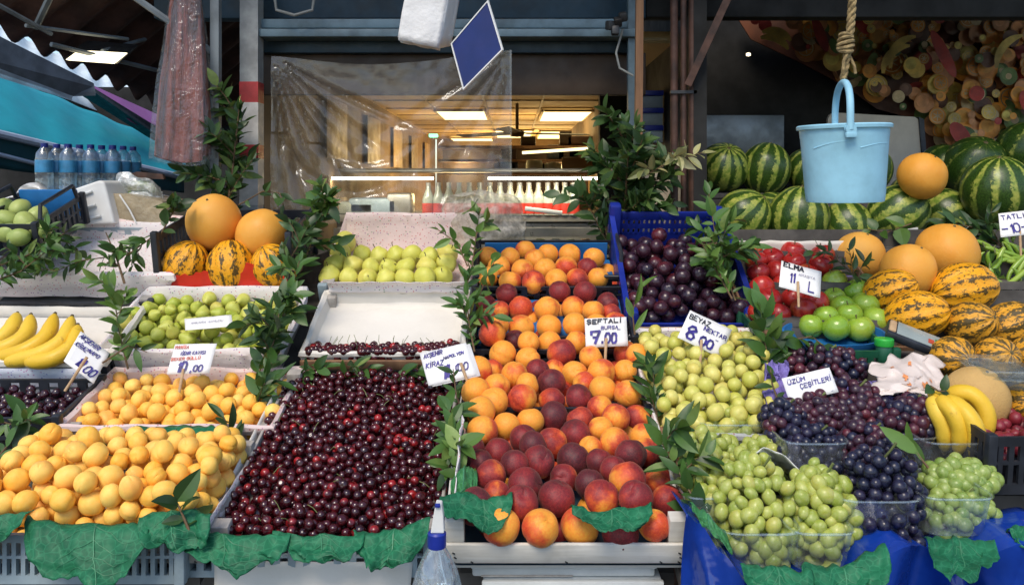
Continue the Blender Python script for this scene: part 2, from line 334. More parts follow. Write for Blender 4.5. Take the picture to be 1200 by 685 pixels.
# ------------------------------------------------------------------ mesh helpers
class MB:
    def __init__(s): s.v = []; s.f = []
    def add(s, vs, fs):
        o = len(s.v); s.v += [tuple(v) for v in vs]; s.f += [tuple(i+o for i in f) for f in fs]
    def box(s, c, d, rot=None, bev=0.0):
        x, y, z = d[0]/2, d[1]/2, d[2]/2
        b = min(bev, x*.9, y*.9, z*.9)
        if b <= 0:
            vs = [Vector((i*x, j*y, k*z)) for i in (-1, 1) for j in (-1, 1) for k in (-1, 1)]
            fs = [(0, 1, 3, 2), (4, 6, 7, 5), (0, 4, 5, 1), (2, 3, 7, 6), (0, 2, 6, 4), (1, 5, 7, 3)]
        else:
            import bmesh
            bm = bmesh.new(); bmesh.ops.create_cube(bm, size=1)
            for v in bm.verts: v.co = Vector((v.co.x*2*x, v.co.y*2*y, v.co.z*2*z))
            bmesh.ops.bevel(bm, geom=bm.edges[:], offset=b, segments=2, affect='EDGES', profile=.5)
            bm.verts.index_update(); vs = [v.co.copy() for v in bm.verts]; fs = [tuple(q.index for q in f.verts) for f in bm.faces]; bm.free()
        if rot is not None: vs = [rot @ v for v in vs]
        s.add([v+Vector(c) for v in vs], fs)
    def tube(s, path, rad, n=8, cap=True):
        path = [Vector(p) for p in path]; m = len(path)
        if not hasattr(rad, '__len__'): rad = [rad]*m
        vs = []; fs = []; up = Vector((.13, .21, .97)); pa = None
        for i, p in enumerate(path):
            t = (path[min(i+1, m-1)]-path[max(i-1, 0)]).normalized()
            a = t.cross(up) if pa is None else pa-t*pa.dot(t)
            if a.length < .05: a = t.cross(Vector((1, 0, 0)))
            a.normalize(); b = t.cross(a); pa = a
            for k in range(n):
                q = 2*math.pi*k/n
                vs.append(p+(a*math.cos(q)+b*math.sin(q))*rad[i])
        for i in range(m-1):
            for k in range(n):
                fs.append((i*n+k, i*n+(k+1) % n, (i+1)*n+(k+1) % n, (i+1)*n+k))
        if cap: fs.append(tuple(range(n-1, -1, -1))); fs.append(tuple((m-1)*n+k for k in range(n)))
        s.add(vs, fs)
    def lathe(s, prof, n=24, c=(0, 0, 0), rot=None, cap0=True, cap1=True, sx=1, sy=1):
        vs = []; fs = []
        for r, z in prof:
            for k in range(n):
                q = 2*math.pi*k/n; v = Vector((r*math.cos(q)*sx, r*math.sin(q)*sy, z))
                vs.append((rot @ v if rot is not None else v)+Vector(c))
        m = len(prof)
        for i in range(m-1):
            for k in range(n): fs.append((i*n+k, i*n+(k+1) % n, (i+1)*n+(k+1) % n, (i+1)*n+k))
        if cap0: fs.append(tuple(range(n-1, -1, -1)))
        if cap1: fs.append(tuple((m-1)*n+k for k in range(n)))
        s.add(vs, fs)
    def grid(s, fn, nu, nv, wrap=False):
        vs = [fn(i/nu, j/nv) for j in range(nv+1) for i in range(nu+1)]
        fs = [(j*(nu+1)+i, j*(nu+1)+i+1, (j+1)*(nu+1)+i+1, (j+1)*(nu+1)+i) for j in range(nv) for i in range(nu)]
        s.add(vs, fs)
    def prism(s, poly, d):
        """poly: list of 3-D points (one planar outline), d: extrusion vector"""
        n = len(poly); d = Vector(d); vs = [Vector(p) for p in poly]+[Vector(p)+d for p in poly]
        fs = [tuple(range(n)), tuple(range(2*n-1, n-1, -1))]+[(i, i+n, (i+1) % n+n, (i+1) % n) for i in range(n)]
        s.add(vs, fs)
    def mesh(s, name, mat, smooth=True):
        me = bpy.data.meshes.new(name); me.from_pydata([tuple(v) for v in s.v], [], s.f); me.update()
        if mat is not None: me.materials.append(mat)
        import bmesh
        bm = bmesh.new(); bm.from_mesh(me); bmesh.ops.recalc_face_normals(bm, faces=bm.faces); bm.to_mesh(me); bm.free()
        if smooth:
            me.polygons.foreach_set('use_smooth', [True]*len(me.polygons))
            me.set_sharp_from_angle(angle=R(38))
        return me
    def build(s, name, mat, parent=None, smooth=True):
        return link(name, s.mesh(name, mat, smooth), parent)

def link(name, data, parent=None, loc=None, rot=None, scale=None):
    o = bpy.data.objects.new(name, data); COL.objects.link(o)
    if parent: o.parent = parent
    if loc is not None: o.location = loc
    if rot is not None: o.rotation_euler = rot
    if scale is not None: o.scale = scale if hasattr(scale, '__len__') else (scale,)*3
    return o
def tag(o, label, cat, group=None, kind=None):
    o['label'] = label; o['category'] = cat
    if group: o['group'] = group
    if kind: o['kind'] = kind
    return o
def struct(o): o['kind'] = 'structure'; return o
def thing(name, label, cat, loc=(0, 0, 0), rot=None, group=None):
    return tag(link(name, None, None, loc, rot), label, cat, group)
def copy_tree(o, parent=None):
    c = o.copy(); COL.objects.link(c)
    if parent: c.parent = parent
    for ch in o.children: copy_tree(ch, c)
    return c
def rrot(rnd, tilt=math.pi):
    return Euler((rnd.uniform(-tilt, tilt), rnd.uniform(-tilt, tilt), rnd.uniform(0, 2*math.pi)))
def solid(o, t):
    md = o.modifiers.new('Solidify', 'SOLIDIFY'); md.thickness = t; md.offset = 0; return o

# ------------------------------------------------------------------ fruit shapes
def fruit_mesh(name, mat, seg=28, rings=18, sx=1., sy=1., sz=1., top=.12, topw=.32, bot=.0, crease=0., tip=0., lump=.02, seed=0, ribs=0, ribd=0.):
    mb = MB(); vs = []; fs = []
    for j in range(rings+1):
        th = math.pi*j/rings
        for i in range(seg):
            ph = 2*math.pi*i/seg
            r = 1-top*math.exp(-(th/topw)**2)-bot*math.exp(-((math.pi-th)/.3)**2)+tip*math.exp(-((math.pi-th)/.22)**2)
            pp = (ph+math.pi) % (2*math.pi)-math.pi
            r -= crease*math.exp(-(pp/.17)**2)*max(0, math.sin(th*.5+.9))*math.sin(th)**.3 if th > .01 else 0
            if ribs: r += ribd*math.cos(ribs*ph)*math.sin(th)
            d = Vector((math.sin(th)*math.cos(ph), math.sin(th)*math.sin(ph), math.cos(th)))
            r += lump*mnoise.noise(d*1.3+Vector((seed*3.1, seed*1.7, 0)))
            vs.append((d.x*r*sx, d.y*r*sy, d.z*r*sz))
    for j in range(rings):
        for i in range(seg):
            a, b = j*seg+i, j*seg+(i+1) % seg
            fs.append((a, a+seg, b+seg, b))
    mb.add(vs, fs)
    me = mb.mesh(name, mat); 
    import bmesh
    bm = bmesh.new(); bm.from_mesh(me); bmesh.ops.remove_doubles(bm, verts=bm.verts, dist=1e-5); bm.to_mesh(me); bm.free()
    me.polygons.foreach_set('use_smooth', [True]*len(me.polygons))
    return me
def pear_mesh(name, mat, neck=.5, L=1.35, seed=0, seg=24):
    """body radius 1, base at the bottom, neck up along z; bends a little"""
    mb = MB(); prof = []
    n = 24; vs = []; fs = []
    for j in range(n+1):
        t = j/n
        z = -1+t*(1+L)
        if z < 0: r = math.sqrt(max(0, 1-z*z))
        else:
            u = z/L; k_ = u*u*(3-2*u); r = (1-k_)+neck*k_; r *= math.sqrt(max(0, 1-max(0, (u-.72)/.28)**2))
        prof.append((max(r, .0), z))
    prof[0] = (.0, -.93); prof[1] = (max(.3, prof[1][0]), prof[1][1])
    for r, z in prof:
        bx = .14*max(0, z)**2*math.cos(seed*2.3); by = .14*max(0, z)**2*math.sin(seed*2.3)
        for i in range(seg):
            ph = 2*math.pi*i/seg
            rr = r*(1+.05*mnoise.noise(Vector((math.cos(ph), math.sin(ph), z+seed*5))))
            vs.append((rr*math.cos(ph)+bx, rr*math.sin(ph)+by, z))
    for j in range(n):
        for i in range(seg):
            a, b = j*seg+i, j*seg+(i+1) % seg
            fs.append((a, b, b+seg, a+seg))
    mb.add(vs, fs); me = mb.mesh(name, mat)
    import bmesh
    bm = bmesh.new(); bm.from_mesh(me); bmesh.ops.remove_doubles(bm, verts=bm.verts, dist=1e-4); bm.to_mesh(me); bm.free()
    me.polygons.foreach_set('use_smooth', [True]*len(me.polygons))
    sb = MB(); bx = .14*L*L*math.cos(seed*2.3); by = .14*L*L*math.sin(seed*2.3)
    sb.tube([(bx, by, L-.07), (bx*1.1, by*1.1, L+.18), (bx*1.3+.08, by*1.2, L+.42)], [.045, .04, .055], 6)
    return me, sb.mesh('stem', M['stem'])

# ------------------------------------------------------------------ beds and packing
class Bed:
    """a tilted rectangle X0..X1; front edge at depth Yf seen at row pf, back edge at depth Yb seen at row pb"""
    def __init__(s, X0, X1, Yf, pf, Yb, pb):
        s.zf = ZC-(pf-HZ)/F*Yf; s.zb = ZC-(pb-HZ)/F*Yb
        s.X0, s.X1, s.Yf, s.Yb = X0, X1, Yf, Yb
        s.tilt = math.atan2(s.zb-s.zf, Yb-Yf); s.w = X1-X0; s.d = math.hypot(Yb-Yf, s.zb-s.zf)
        s.o = Vector((X0, Yf, s.zf)); s.ex = Vector((1, 0, 0)); s.ev = Vector((0, math.cos(s.tilt), math.sin(s.tilt))); s.n = Vector((0, -math.sin(s.tilt), math.cos(s.tilt)))
    def at(s, u, v, h=0.): return s.o+s.ex*u+s.ev*v+s.n*h
    def hit(s, px, py, h=0.):
        d = P(px, py, 1.0)-Vector((0, 0, ZC)); o = s.o+s.n*h
        t = (o-Vector((0, 0, ZC))).dot(s.n)/d.dot(s.n)
        return Vector((0, 0, ZC))+d*t
    def rot(s): return (s.tilt, 0, 0)

def pack(w, d, N, r, jit, seed, floor=None, mound=None, K=140, u0=0., v0=0.):
    """drop N balls one by one into the lowest of K random places; returns rows (u,v,h,r)"""
    rg = np.random.default_rng(seed); out = np.zeros((N, 4)); n = 0
    for i in range(N):
        ri = r*(1+jit*rg.uniform(-1, 1))
        u = rg.uniform(ri*.8, w-ri*.8, K); v = rg.uniform(ri*.8, d-ri*.8, K)
        h = np.full(K, ri) if floor is None else floor(u, v)+ri
        if n:
            du = u[:, None]-out[None, :n, 0]; dv = v[:, None]-out[None, :n, 1]
            q = (out[None, :n, 3]+ri)*.97
            dd = q*q-du*du-dv*dv
            hh = np.where(dd > 0, out[None, :n, 2]+np.sqrt(np.maximum(dd, 0)), -9)
            h = np.maximum(h, hh.max(1))
        sc = h-(mound(u, v) if mound is not None else 0)
        k = int(np.argmin(sc)); out[n] = (u[k], v[k], h[k], ri); n += 1
    out[:, 0] += u0; out[:, 1] += v0
    return out

def nudge(items, it=60, cap=.07):
    """items: [[Vector, r]]: keep each fruit on its sight line but slide it in depth until it no longer cuts its neighbours"""
    eye = Vector((0, 0, ZC)); base = [q[0].copy() for q in items]
    for _ in range(it):
        moved = False
        for i in range(len(items)):
            for j in range(i):
                a, b = items[i], items[j]
                dv = a[0]-b[0]; need = (a[1]+b[1])*.96; L = dv.length
                if L < need:
                    moved = True
                    da = (a[0]-eye).normalized(); near, far = (a, b) if (a[0]-eye).length < (b[0]-eye).length else (b, a)
                    st = min(.004, (need-L)*.5)
                    near[0] -= (near[0]-eye).normalized()*st; far[0] += (far[0]-eye).normalized()*st
        for k, q in enumerate(items):
            d = q[0]-base[k]
            if d.length > cap: q[0] = base[k]+d*(cap/d.length)
        if not moved: break
# ================================================================== camera, light
cam = bpy.data.cameras.new('camera'); cam.lens = 28.5; cam.sensor_width = 36; cam.shift_y = -(342.5-HZ)/1200
cam.clip_start = .05; cam.clip_end = 400
co = link('camera', cam, None, (0, 0, ZC), (R(90), 0, 0)); SC.camera = co
W = bpy.data.worlds.new('World'); SC.world = W; W.use_nodes = True
wn = W.node_tree; wn.nodes.clear()
sky = wn.nodes.new('ShaderNodeTexSky'); sky.sky_type = 'NISHITA'; sky.sun_disc = False
SUN_EL, SUN_AZ = 52, 200
sky.sun_elevation = R(SUN_EL); sky.sun_rotation = R(SUN_AZ)
bg = wn.nodes.new('ShaderNodeBackground'); bg.inputs[1].default_value = .14
wo = wn.nodes.new('ShaderNodeOutputWorld'); wn.links.new(sky.outputs[0], bg.inputs[0]); wn.links.new(bg.outputs[0], wo.inputs[0])
sl = bpy.data.lights.new('sun', 'SUN'); sl.energy = 1.7; sl.angle = R(24); sl.color = (1, .89, .74)
sd = Vector((math.sin(R(SUN_AZ))*math.cos(R(SUN_EL)), math.cos(R(SUN_AZ))*math.cos(R(SUN_EL)), math.sin(R(SUN_EL))))
so = link('sun', sl, None, (0, -3, 6)); so.rotation_euler = sd.to_track_quat('Z', 'Y').to_euler()
SC.view_settings.view_transform = 'Standard'; SC.view_settings.look = 'None'; SC.view_settings.gamma = 1
SC.view_settings.exposure = 0.6
SC.cycles.max_bounces = 8; SC.cycles.transparent_max_bounces = 24; SC.cycles.diffuse_bounces = 4; SC.cycles.glossy_bounces = 4
SC.cycles.sample_clamp_indirect = 6; SC.cycles.caustics_reflective = False; SC.cycles.caustics_refractive = False

# ================================================================== crates and liners
BEDS = dict(
    sour=Bed(-1.66, -1.13, 2.02, 503, 2.24, 455), ban=Bed(-1.70, -1.16, 2.30, 422, 2.58, 352), left=Bed(-1.72, -1.12, 2.66, 326, 3.0, 268),
    apr1=Bed(-1.12, -.622, 1.62, 610, 1.95, 519), apr2=Bed(-1.12, -.60, 2.02, 506, 2.30, 440), spear=Bed(-1.20, -.68, 2.36, 408, 2.64, 345), mel=Bed(-1.11, -.70, 2.70, 322, 3.0, 300),
    cher=Bed(-.612, -.155, 1.65, 624, 2.25, 435), white=Bed(-.60, -.145, 2.33, 414, 2.63, 345), pear=Bed(-.62, -.14, 2.67, 330, 2.97, 270),
    pea1=Bed(-.128, .345, 1.66, 616, 2.33, 405), pea2=Bed(-.12, .36, 2.37, 395, 2.60, 335), pea3=Bed(-.12, .36, 2.66, 325, 2.86, 290),
    nect=Bed(.36, .70, 1.95, 510, 2.42, 396), plum=Bed(.365, .735, 2.50, 368, 2.92, 282), app=Bed(.72, 1.16, 2.34, 394, 2.78, 296))

def frame_thing(name, label, cat, b, group=None, dx=0., dy=0., dz=0.):
    o = thing(name, label, cat, b.at(dx, dy, dz), b.rot(), group); return o
def lattice(mb, x0, x1, z0, z1, n, th, fixed, axis):
    """a plastic wall of rails and bars; axis 'x' runs along x at y=fixed, axis 'y' along y at x=fixed"""
    L = x1-x0
    def bx(a, b, c, d):
        c3 = ((a+b)/2, fixed, (c+d)/2) if axis == 'x' else (fixed, (a+b)/2, (c+d)/2)
        d3 = (b-a, th, d-c) if axis == 'x' else (th, b-a, d-c)
        mb.box(c3, d3)
    H = z1-z0
    bx(x0, x1, z1-.16*H, z1); bx(x0, x1, z0, z0+.18*H)
    bx(x0, x1, z0+.52*H, z0+.58*H)
    for i in range(n+1):
        c = x0+L*i/n; hw = L/n*.24
        bx(max(x0, c-hw), min(x1, c+hw), z0+.18*H, z0+.52*H); bx(max(x0, c-hw), min(x1, c+hw), z0+.58*H, z1-.16*H)
def plastic_crate(o, w, d, h, mat, z0=0., th=.008, nx=14, ny=9, handles=False, front=True, fh=1.):
    f = MB(); f.box((w/2, d/2, z0+.004), (w-.02, d-.02, .008)); f.build('crate_floor', mat, o, False)
    for nm, fx, ax, a, b, n, hh in (('front_wall', .004, 'x', 0, w, nx, h*fh), ('back_wall', d-.004, 'x', 0, w, nx, h), ('side_wall', .004, 'y', .01, d-.01, ny, h), ('side_wall', w-.004, 'y', .01, d-.01, ny, h)):
        if nm == 'front_wall' and not front: continue
        m = MB(); lattice(m, a, b, z0+.001, z0+hh, n, th, fx, ax); m.build(nm, mat, o, False)
    r = MB()
    hw = h*.985
    for (x, y) in ((0, 0), (w, 0), (0, d), (w, d)):
        hh = hw*fh if y == 0 else hw
        r = MB(); r.box((x, y, z0+hh/2+.006), (.022, .022, hh+.012), None, .005); r.build('corner_post', mat, o)
    if handles:
        m = MB(); zz = z0+h
        for x in (0, w):
            m.tube([(x, d*.1, zz), (x, d*.16, zz+.05), (x, d*.84, zz+.05), (x, d*.9, zz)], .007, 8)
        m.build('handle', mat, o)
def wood_crate(o, w, d, h, mat, z0, post=.04, slat=.045, back=True, sides=True, zb=0.0):
    p = .022
    for (x, y) in ((p/2+.003, .018), (w-p/2-.003, .018), (p/2+.003, d-.018), (w-p/2-.003, d-.018)):
        hk = h if back or y < d/2 else h*.35
        m = MB(); m.box((x, y, z0+hk/2), (p+.016, .03, hk), None, .002); m.build('corner_post', mat, o)
    m = MB(); m.box((w/2, -.004, z0+slat/2-.012), (w+.012, .008, slat), None, .0015); m.build('front_slat', mat, o)
    for k in range(2):
        z = z0+.02+k*.05
        if z+.03 > z0+h: continue
        for x in (-.004, w+.004):
            m = MB(); m.box((x, d/2, z+.012), (.007, d-.004, .036), None, .0015); m.build('side_slat', mat, o)
        if back: m = MB(); m.box((w/2, d+.004, z+.012), (w+.004, .007, .036), None, .0015); m.build('back_slat', mat, o)
    m = MB()
    for k in range(6):
        m.box((w/2, d*(k+.5)/6, z0-.002+zb), (w-.004, d/6-.01, .006))
    m.build('base_boards', mat, o, False)
    st = MB()
    for x in (.012, w-.012, w*.5, .048, w-.048):
        for q in range(3 if x < .03 or x > w-.03 else 1):
            st.box((x+.003*(q % 2), -.0088, z0-.008+q*.011), (.006, .0014, .0022), Euler((0, .6, 0)).to_matrix())
    st.build('staple', M['dark_metal'], o, False)
def liner(o, w, d, mat, z0, h, hang=.05, roll=.014, seed=0, wav=.006, floor=True, back_h=None, hang_sides=.01):
    """dotted paper laid into a crate: floor, four walls and a rolled edge hanging over"""
    prof = [(.05, 0, 0), (.012, .004, 0), (.008, h*.5, 0), (.004, h, 0), (-.004, h+roll*.6, 0), (-roll, h+roll*.3, 0), (-roll*1.25, h-roll*.6, 0), (-roll*.9, h-hang*.55, 1), (-roll*.7, h-hang, 1)]
    pts = []
    nx, ny = 26, 14
    for i in range(nx): pts.append((i/nx, 0, 0, -1))
    for i in range(ny): pts.append((1, i/ny, 1, 0))
    for i in range(nx): pts.append((1-i/nx, 1, 0, 1))
    for i in range(ny): pts.append((0, 1-i/ny, -1, 0))
    mb = MB(); n = len(pts); vs = []
    for (ins, z, hg) in prof:
        for (a, b, qx, qy) in pts:
            x = w*a; y = d*b
            cx = max(-1, min(1, (a-.5)*2*8)) if 0 else (a-.5)*2
            sx = 1 if a > .999 else (-1 if a < .001 else 0); sy = 1 if b > .999 else (-1 if b < .001 else 0)
            zz = z
            if qy != -1 or b > .5:
                if hg: zz = h-hang_sides
            if qy == 1 and back_h is not None and z > 0: zz = zz-h+back_h
            q = Vector((x*7+seed*3, y*7, z*9+ins*30))
            dn = wav*mnoise.noise(q)+wav*.5*mnoise.noise(q*3.1)
            vs.append((x-sx*ins+dn*sx, y-sy*ins+dn*sy, z0+zz+wav*.8*mnoise.noise(q*1.7+Vector((9, 0, 0)))))
    fs = []
    for j in range(len(prof)-1):
        for i in range(n): fs.append((j*n+i, j*n+(i+1) % n, (j+1)*n+(i+1) % n, (j+1)*n+i))
    mb.add(vs, fs)
    if floor: mb.grid(lambda u, v: (w*(.04+.92*u), d*(.06+.88*v), z0+.003+.004*mnoise.noise(Vector((u*5, v*5, seed)))), 10, 8)
    return mb.build('paper_liner', mat, o)

# stands that carry the tiers: one per column, stepped boards on a frame
def stand(label, X0, X1, steps):
    o = thing('display_stand', label, 'stand', ((X0+X1)/2, steps[0][0], 0)); hw = (X1-X0)/2; y0 = steps[0][0]
    for (ya, yb, za, zb) in steps:
        m = MB(); m.prism([(-hw, ya-y0, za), (-hw, yb-y0, zb), (-hw, yb-y0, zb-.025), (-hw, ya-y0, za-.025)], (2*hw, 0, 0)); m.build('shelf_board', M['stand'], o, False)
    for (ya, yb, za, zb) in steps:
        for x in (-hw+.03, hw-.03):
            m = MB(); yy = (ya+yb)/2-y0; zt = (za+zb)/2-.028
            m.box((x, yy, zt/2), (.04, .04, zt), None, .003); m.build('leg', M['stand'], o, False)
def steps_for(keys, drops):
    out = []
    for k, dr in zip(keys, drops):
        b = BEDS[k]; a = b.at(0, .0, -dr-.012); c = b.at(0, b.d, -dr-.012); out.append((a.y, c.y, a.z, c.z))
    return out
stand('stepped stand under the banana and black cherry trays at far left', -1.70, -1.14, steps_for(['sour', 'ban', 'left'], [.09, .06, .07]))
stand('stepped stand under the apricots and small green pears', -1.10, -.63, steps_for(['apr1', 'apr2', 'spear', 'mel'], [.10, .09, .09, .09]))
stand('stepped stand under the cherries and yellow pears', -.60, -.16, steps_for(['cher', 'white', 'pear'], [.09, .05, .08]))
stand('stepped stand under the peaches', -.11, .34, steps_for(['pea1', 'pea2', 'pea3'], [.11, .10, .10]))
stand('stepped stand under the nectarines and plums', .37, .69, steps_for(['nect', 'plum'], [.08, .10]))

# crates --------------------------------------------------------------
def mk(key, name, label, cat, dz, group=None, ex=0.0):
    b = BEDS[key]; return frame_thing(name, label, cat, b, group, 0, 0, -dz), b
# column A
c, b = mk('sour', 'fruit_tray', 'shallow tray of black cherries at far left below the bananas', 'tray', .03)
plastic_crate(c, b.w, b.d, .06, M['crate_dark'], 0, nx=10, ny=6)
c, b = mk('ban', 'fruit_tray', 'paper covered tray holding the left bananas with a bluish dotted paper front', 'tray', .055)
plastic_crate(c, b.w, b.d+.02, .05, M['crate_dark'], -.012, nx=12, ny=8)
liner(c, b.w, b.d, M['paper'], 0, .055, .02, seed=1, back_h=.02)
m = MB(); m.grid(lambda u, v: (b.w*u, -.024-.012*v+.004*mnoise.noise(Vector((u*9, v*3, 2))), .045-.12*v), 30, 6); solid(m.build('dotted_front_paper', M['confetti_blue'], c), .002)
c, b = mk('left', 'fruit_box', 'nearly empty box lined with pinkish dotted paper under the leafy twigs at left', 'box', .04)
plastic_crate(c, b.w, b.d, .06, M['crate_grey'], -.012, nx=12, ny=8)
liner(c, b.w, b.d, M['confetti'], 0, .055, .075, .02, seed=2)
m = MB(); m.tube([(x, b.d+.03+.004*math.sin(x*20), .045+.004*math.sin(x*31)) for x in [b.w*i/20 for i in range(6, 21)]], .03, 10); m.build('rolled_liner_edge', M['confetti_pink'], c)
m = MB(); m.tube([(x, -.06+.004*math.sin(x*20), -.075+.005*math.sin(x*27)) for x in [b.w*i/20 for i in range(1, 20)]], .034, 10); m.build('rolled_liner_edge', M['confetti_pink'], c)
# column B
c, b = mk('apr1', 'fruit_crate', 'open crate of apricots at the front with a large green leaf over its edge', 'crate', .075)
wood_crate(c, b.w, b.d, .085, M['wood_grey'], 0)
m = MB(); m.grid(lambda u, v: (b.w*u, b.d*v, .004+.004*mnoise.noise(Vector((u*6, v*6, 1)))), 8, 8); m.build('paper_liner', M['paper'], c)
for x in (-.006, b.w+.006):
    m = MB(); m.grid(lambda u, v, x=x: (x+.002*mnoise.noise(Vector((u*7, v*3, x))), b.d*u, .0+.062*v+.006*mnoise.noise(Vector((u*9, 3, x)))), 16, 4); solid(m.build('side_paper', M['confetti'], c), .002)
c, b = mk('apr2', 'fruit_crate', 'second crate of apricots, behind the front apricots and below the green pears', 'crate', .07)
wood_crate(c, b.w, b.d, .08, M['wood_grey'], 0)
liner(c, b.w, b.d, M['confetti_pink'], .002, .085, .02, .012, seed=4)
c, b = mk('spear', 'fruit_box', 'dotted paper lined box full of small green pears', 'box', .065)
wood_crate(c, b.w, b.d, .07, M['wood_grey'], -.004)
liner(c, b.w, b.d, M['confetti'], .0, .06, .085, .014, seed=5, back_h=.085)
m = MB(); m.tube([(x, -.02+.004*math.sin(x*23), -.045+.006*math.sin(x*17)) for x in [b.w*i/20 for i in range(0, 21)]], .028, 10); m.build('rolled_liner_edge', M['confetti_pink'], c)
# melon box: black plastic crate, leaning, with a torn red printed front
b = BEDS['mel']; c = thing('melon_crate', 'black plastic crate with a torn red card front holding five melons', 'crate', P(186, 333, 2.66), (R(12), 0, 0))
plastic_crate(c, .435, .33, .17, M['crate_dark'], 0, nx=12, ny=10, front=False)
m = MB()
pl = []
rr = random.Random(3)
N = 34
for i in range(N+1):
    x = .435*i/N; top = .034+.012*rr.random()+(.03 if 22 < i < 26 else 0)+(.02 if i > 30 else 0)+.006*math.sin(i*.6)
    pl.append((x, -.008, top))
m.prism([(.0, -.008, -.012)]+pl+[(.435, -.008, -.012)], (0, .004, 0)); rc = m.build('red_front_card', M['red_card'], c, False)
m = MB()
for (x, z, s) in ((.20, .026, .02), (.225, .03, .016), (.25, .024, .018), (.36, .014, .022), (.39, .018, .02)):
    m.prism([(x+s*math.cos(q)*(1+.3*math.sin(3*q)), -.0092, z+.35*s*math.sin(q)) for q in [k*math.pi/5 for k in range(10)]], (0, .0008, 0))
m.build('printed_leaf', M['green_mark'], rc, False)
# column C
c, b = mk('cher', 'cherry_crate', 'large crate heaped with dark red cherries at front centre left', 'crate', .06)
wood_crate(c, b.w, b.d, .07, M['wood_grey'], 0)
m = MB(); m.grid(lambda u, v: (b.w*u, b.d*v, .005), 6, 6); m.build('base_liner', M['paper'], c)
for x, s in ((-.014, -1), (b.w+.014, 1)):
    m = MB(); m.grid(lambda u, v, x=x, s=s: (x+s*.008*v+.004*mnoise.noise(Vector((u*9, v*3, x))), b.d*u, .01+.045*v+.006*mnoise.noise(Vector((u*9, 3, x)))), 20, 4); solid(m.build('side_paper', M['paper'], c), .002)
m = MB(); m.grid(lambda u, v: (b.w*(.03+.87*u)+.004*math.sin(v*4+u*9), -.034-.012*math.sin(v*3)-.055*v-.008*mnoise.noise(Vector((u*6, v*5, 1))), .02-.16*v), 40, 14); solid(m.build('front_paper', M['paper'], c), .002)
c, b = mk('white', 'fruit_box', 'emptied paper lined box with a last row of cherries along its front', 'box', .035)
wood_crate(c, b.w, b.d, .05, M['wood_grey'], -.01)
liner(c, b.w, b.d, M['paper'], 0, .04, .02, .01, seed=7, back_h=.045)
m = MB(); m.box((b.w/2, -.022, .012), (b.w+.01, .01, .03), None, .002); m.build('front_board', M['wood_brown'], c)
m = MB(); m.grid(lambda u, v: (b.w*(.02+.97*u)+.004*mnoise.noise(Vector((u*9, v*3, 4))), b.d-.012+.012*math.sin(v*3)-.014*v+.004*mnoise.noise(Vector((u*9, v*4, 2))), .05+.045*v+.005*mnoise.noise(Vector((u*11, 0, 2)))), 30, 6); solid(m.build('dotted_back_paper', M['confetti'], c), .002)
c, b = mk('pear', 'fruit_box', 'dotted paper lined box with three rows of yellow green pears', 'box', .055)
wood_crate(c, b.w, b.d, .06, M['wood_grey'], -.004)
liner(c, b.w, b.d, M['confetti_pink'], 0, .045, .03, .012, seed=8, back_h=.12)
for x in (.0, b.w):
    m = MB(); m.box((x, -.02, .03), (.03, .02, .06), None, .003); m.build('plastic_corner', M['crate_grey'], c)
# column D
b = BEDS['pea1']; c = frame_thing('peach_crate', 'whitewashed wooden crate of dark red peaches at the front centre', 'crate', b, None, 0, -.05, -.028)
wood_crate(c, b.w, .36, .082, M['wood'], 0, .04, .046, back=False, zb=-.03)
m = MB(); m.grid(lambda u, v: (b.w*u, .44*v, -.024), 3, 3); m.build('base_liner', M['dark_blue'], c)
m = MB(); m.grid(lambda u, v: (.012+.01*mnoise.noise(Vector((u*6, v*3, 4))), .06+.26*u, .02+.085*v), 14, 4); solid(m.build('side_paper', M['confetti'], c), .002)
c = frame_thing('peach_crate', 'dark plastic crate of orange peaches right behind the wooden crate', 'crate', b, None, 0, .42, -.085)
plastic_crate(c, b.w, b.d-.42, .075, M['crate_dark'], 0, nx=12, ny=8)
c, b = mk('pea2', 'peach_crate', 'dark plastic crate with a blue tray of peaches behind the seven lira sign', 'crate', .07)
plastic_crate(c, b.w, b.d, .07, M['crate_dark'], 0, nx=12, ny=8)
m = MB(); m.box((b.w/2, b.d/2, .022), (b.w-.03, b.d-.03, .014), None, .004); m.build('moulded_tray', M['tray_blue'], c)
c, b = mk('pea3', 'peach_crate', 'topmost black crate of orange peaches with raised corner handles', 'crate', .065)
plastic_crate(c, b.w, b.d+.02, .085, M['crate_dark'], 0, nx=12, ny=8, handles=True, fh=.7)
m = MB(); m.box((b.w/2, b.d/2, .018), (b.w-.03, b.d-.02, .012), None, .004); m.box((b.w/2, b.d-.004, .05), (b.w-.05, .006, .07)); m.build('moulded_tray', M['tray_blue'], c)
m = MB()
for (x, y) in ((.0, 0), (b.w-.08, 0)):
    m.tube([(x, y-.01, .055), (x, y-.01, .075), (x+.08, y-.012, .075), (x+.08, y-.01, .055)], .006, 8)
m.build('handle', M['crate_dark'], c)
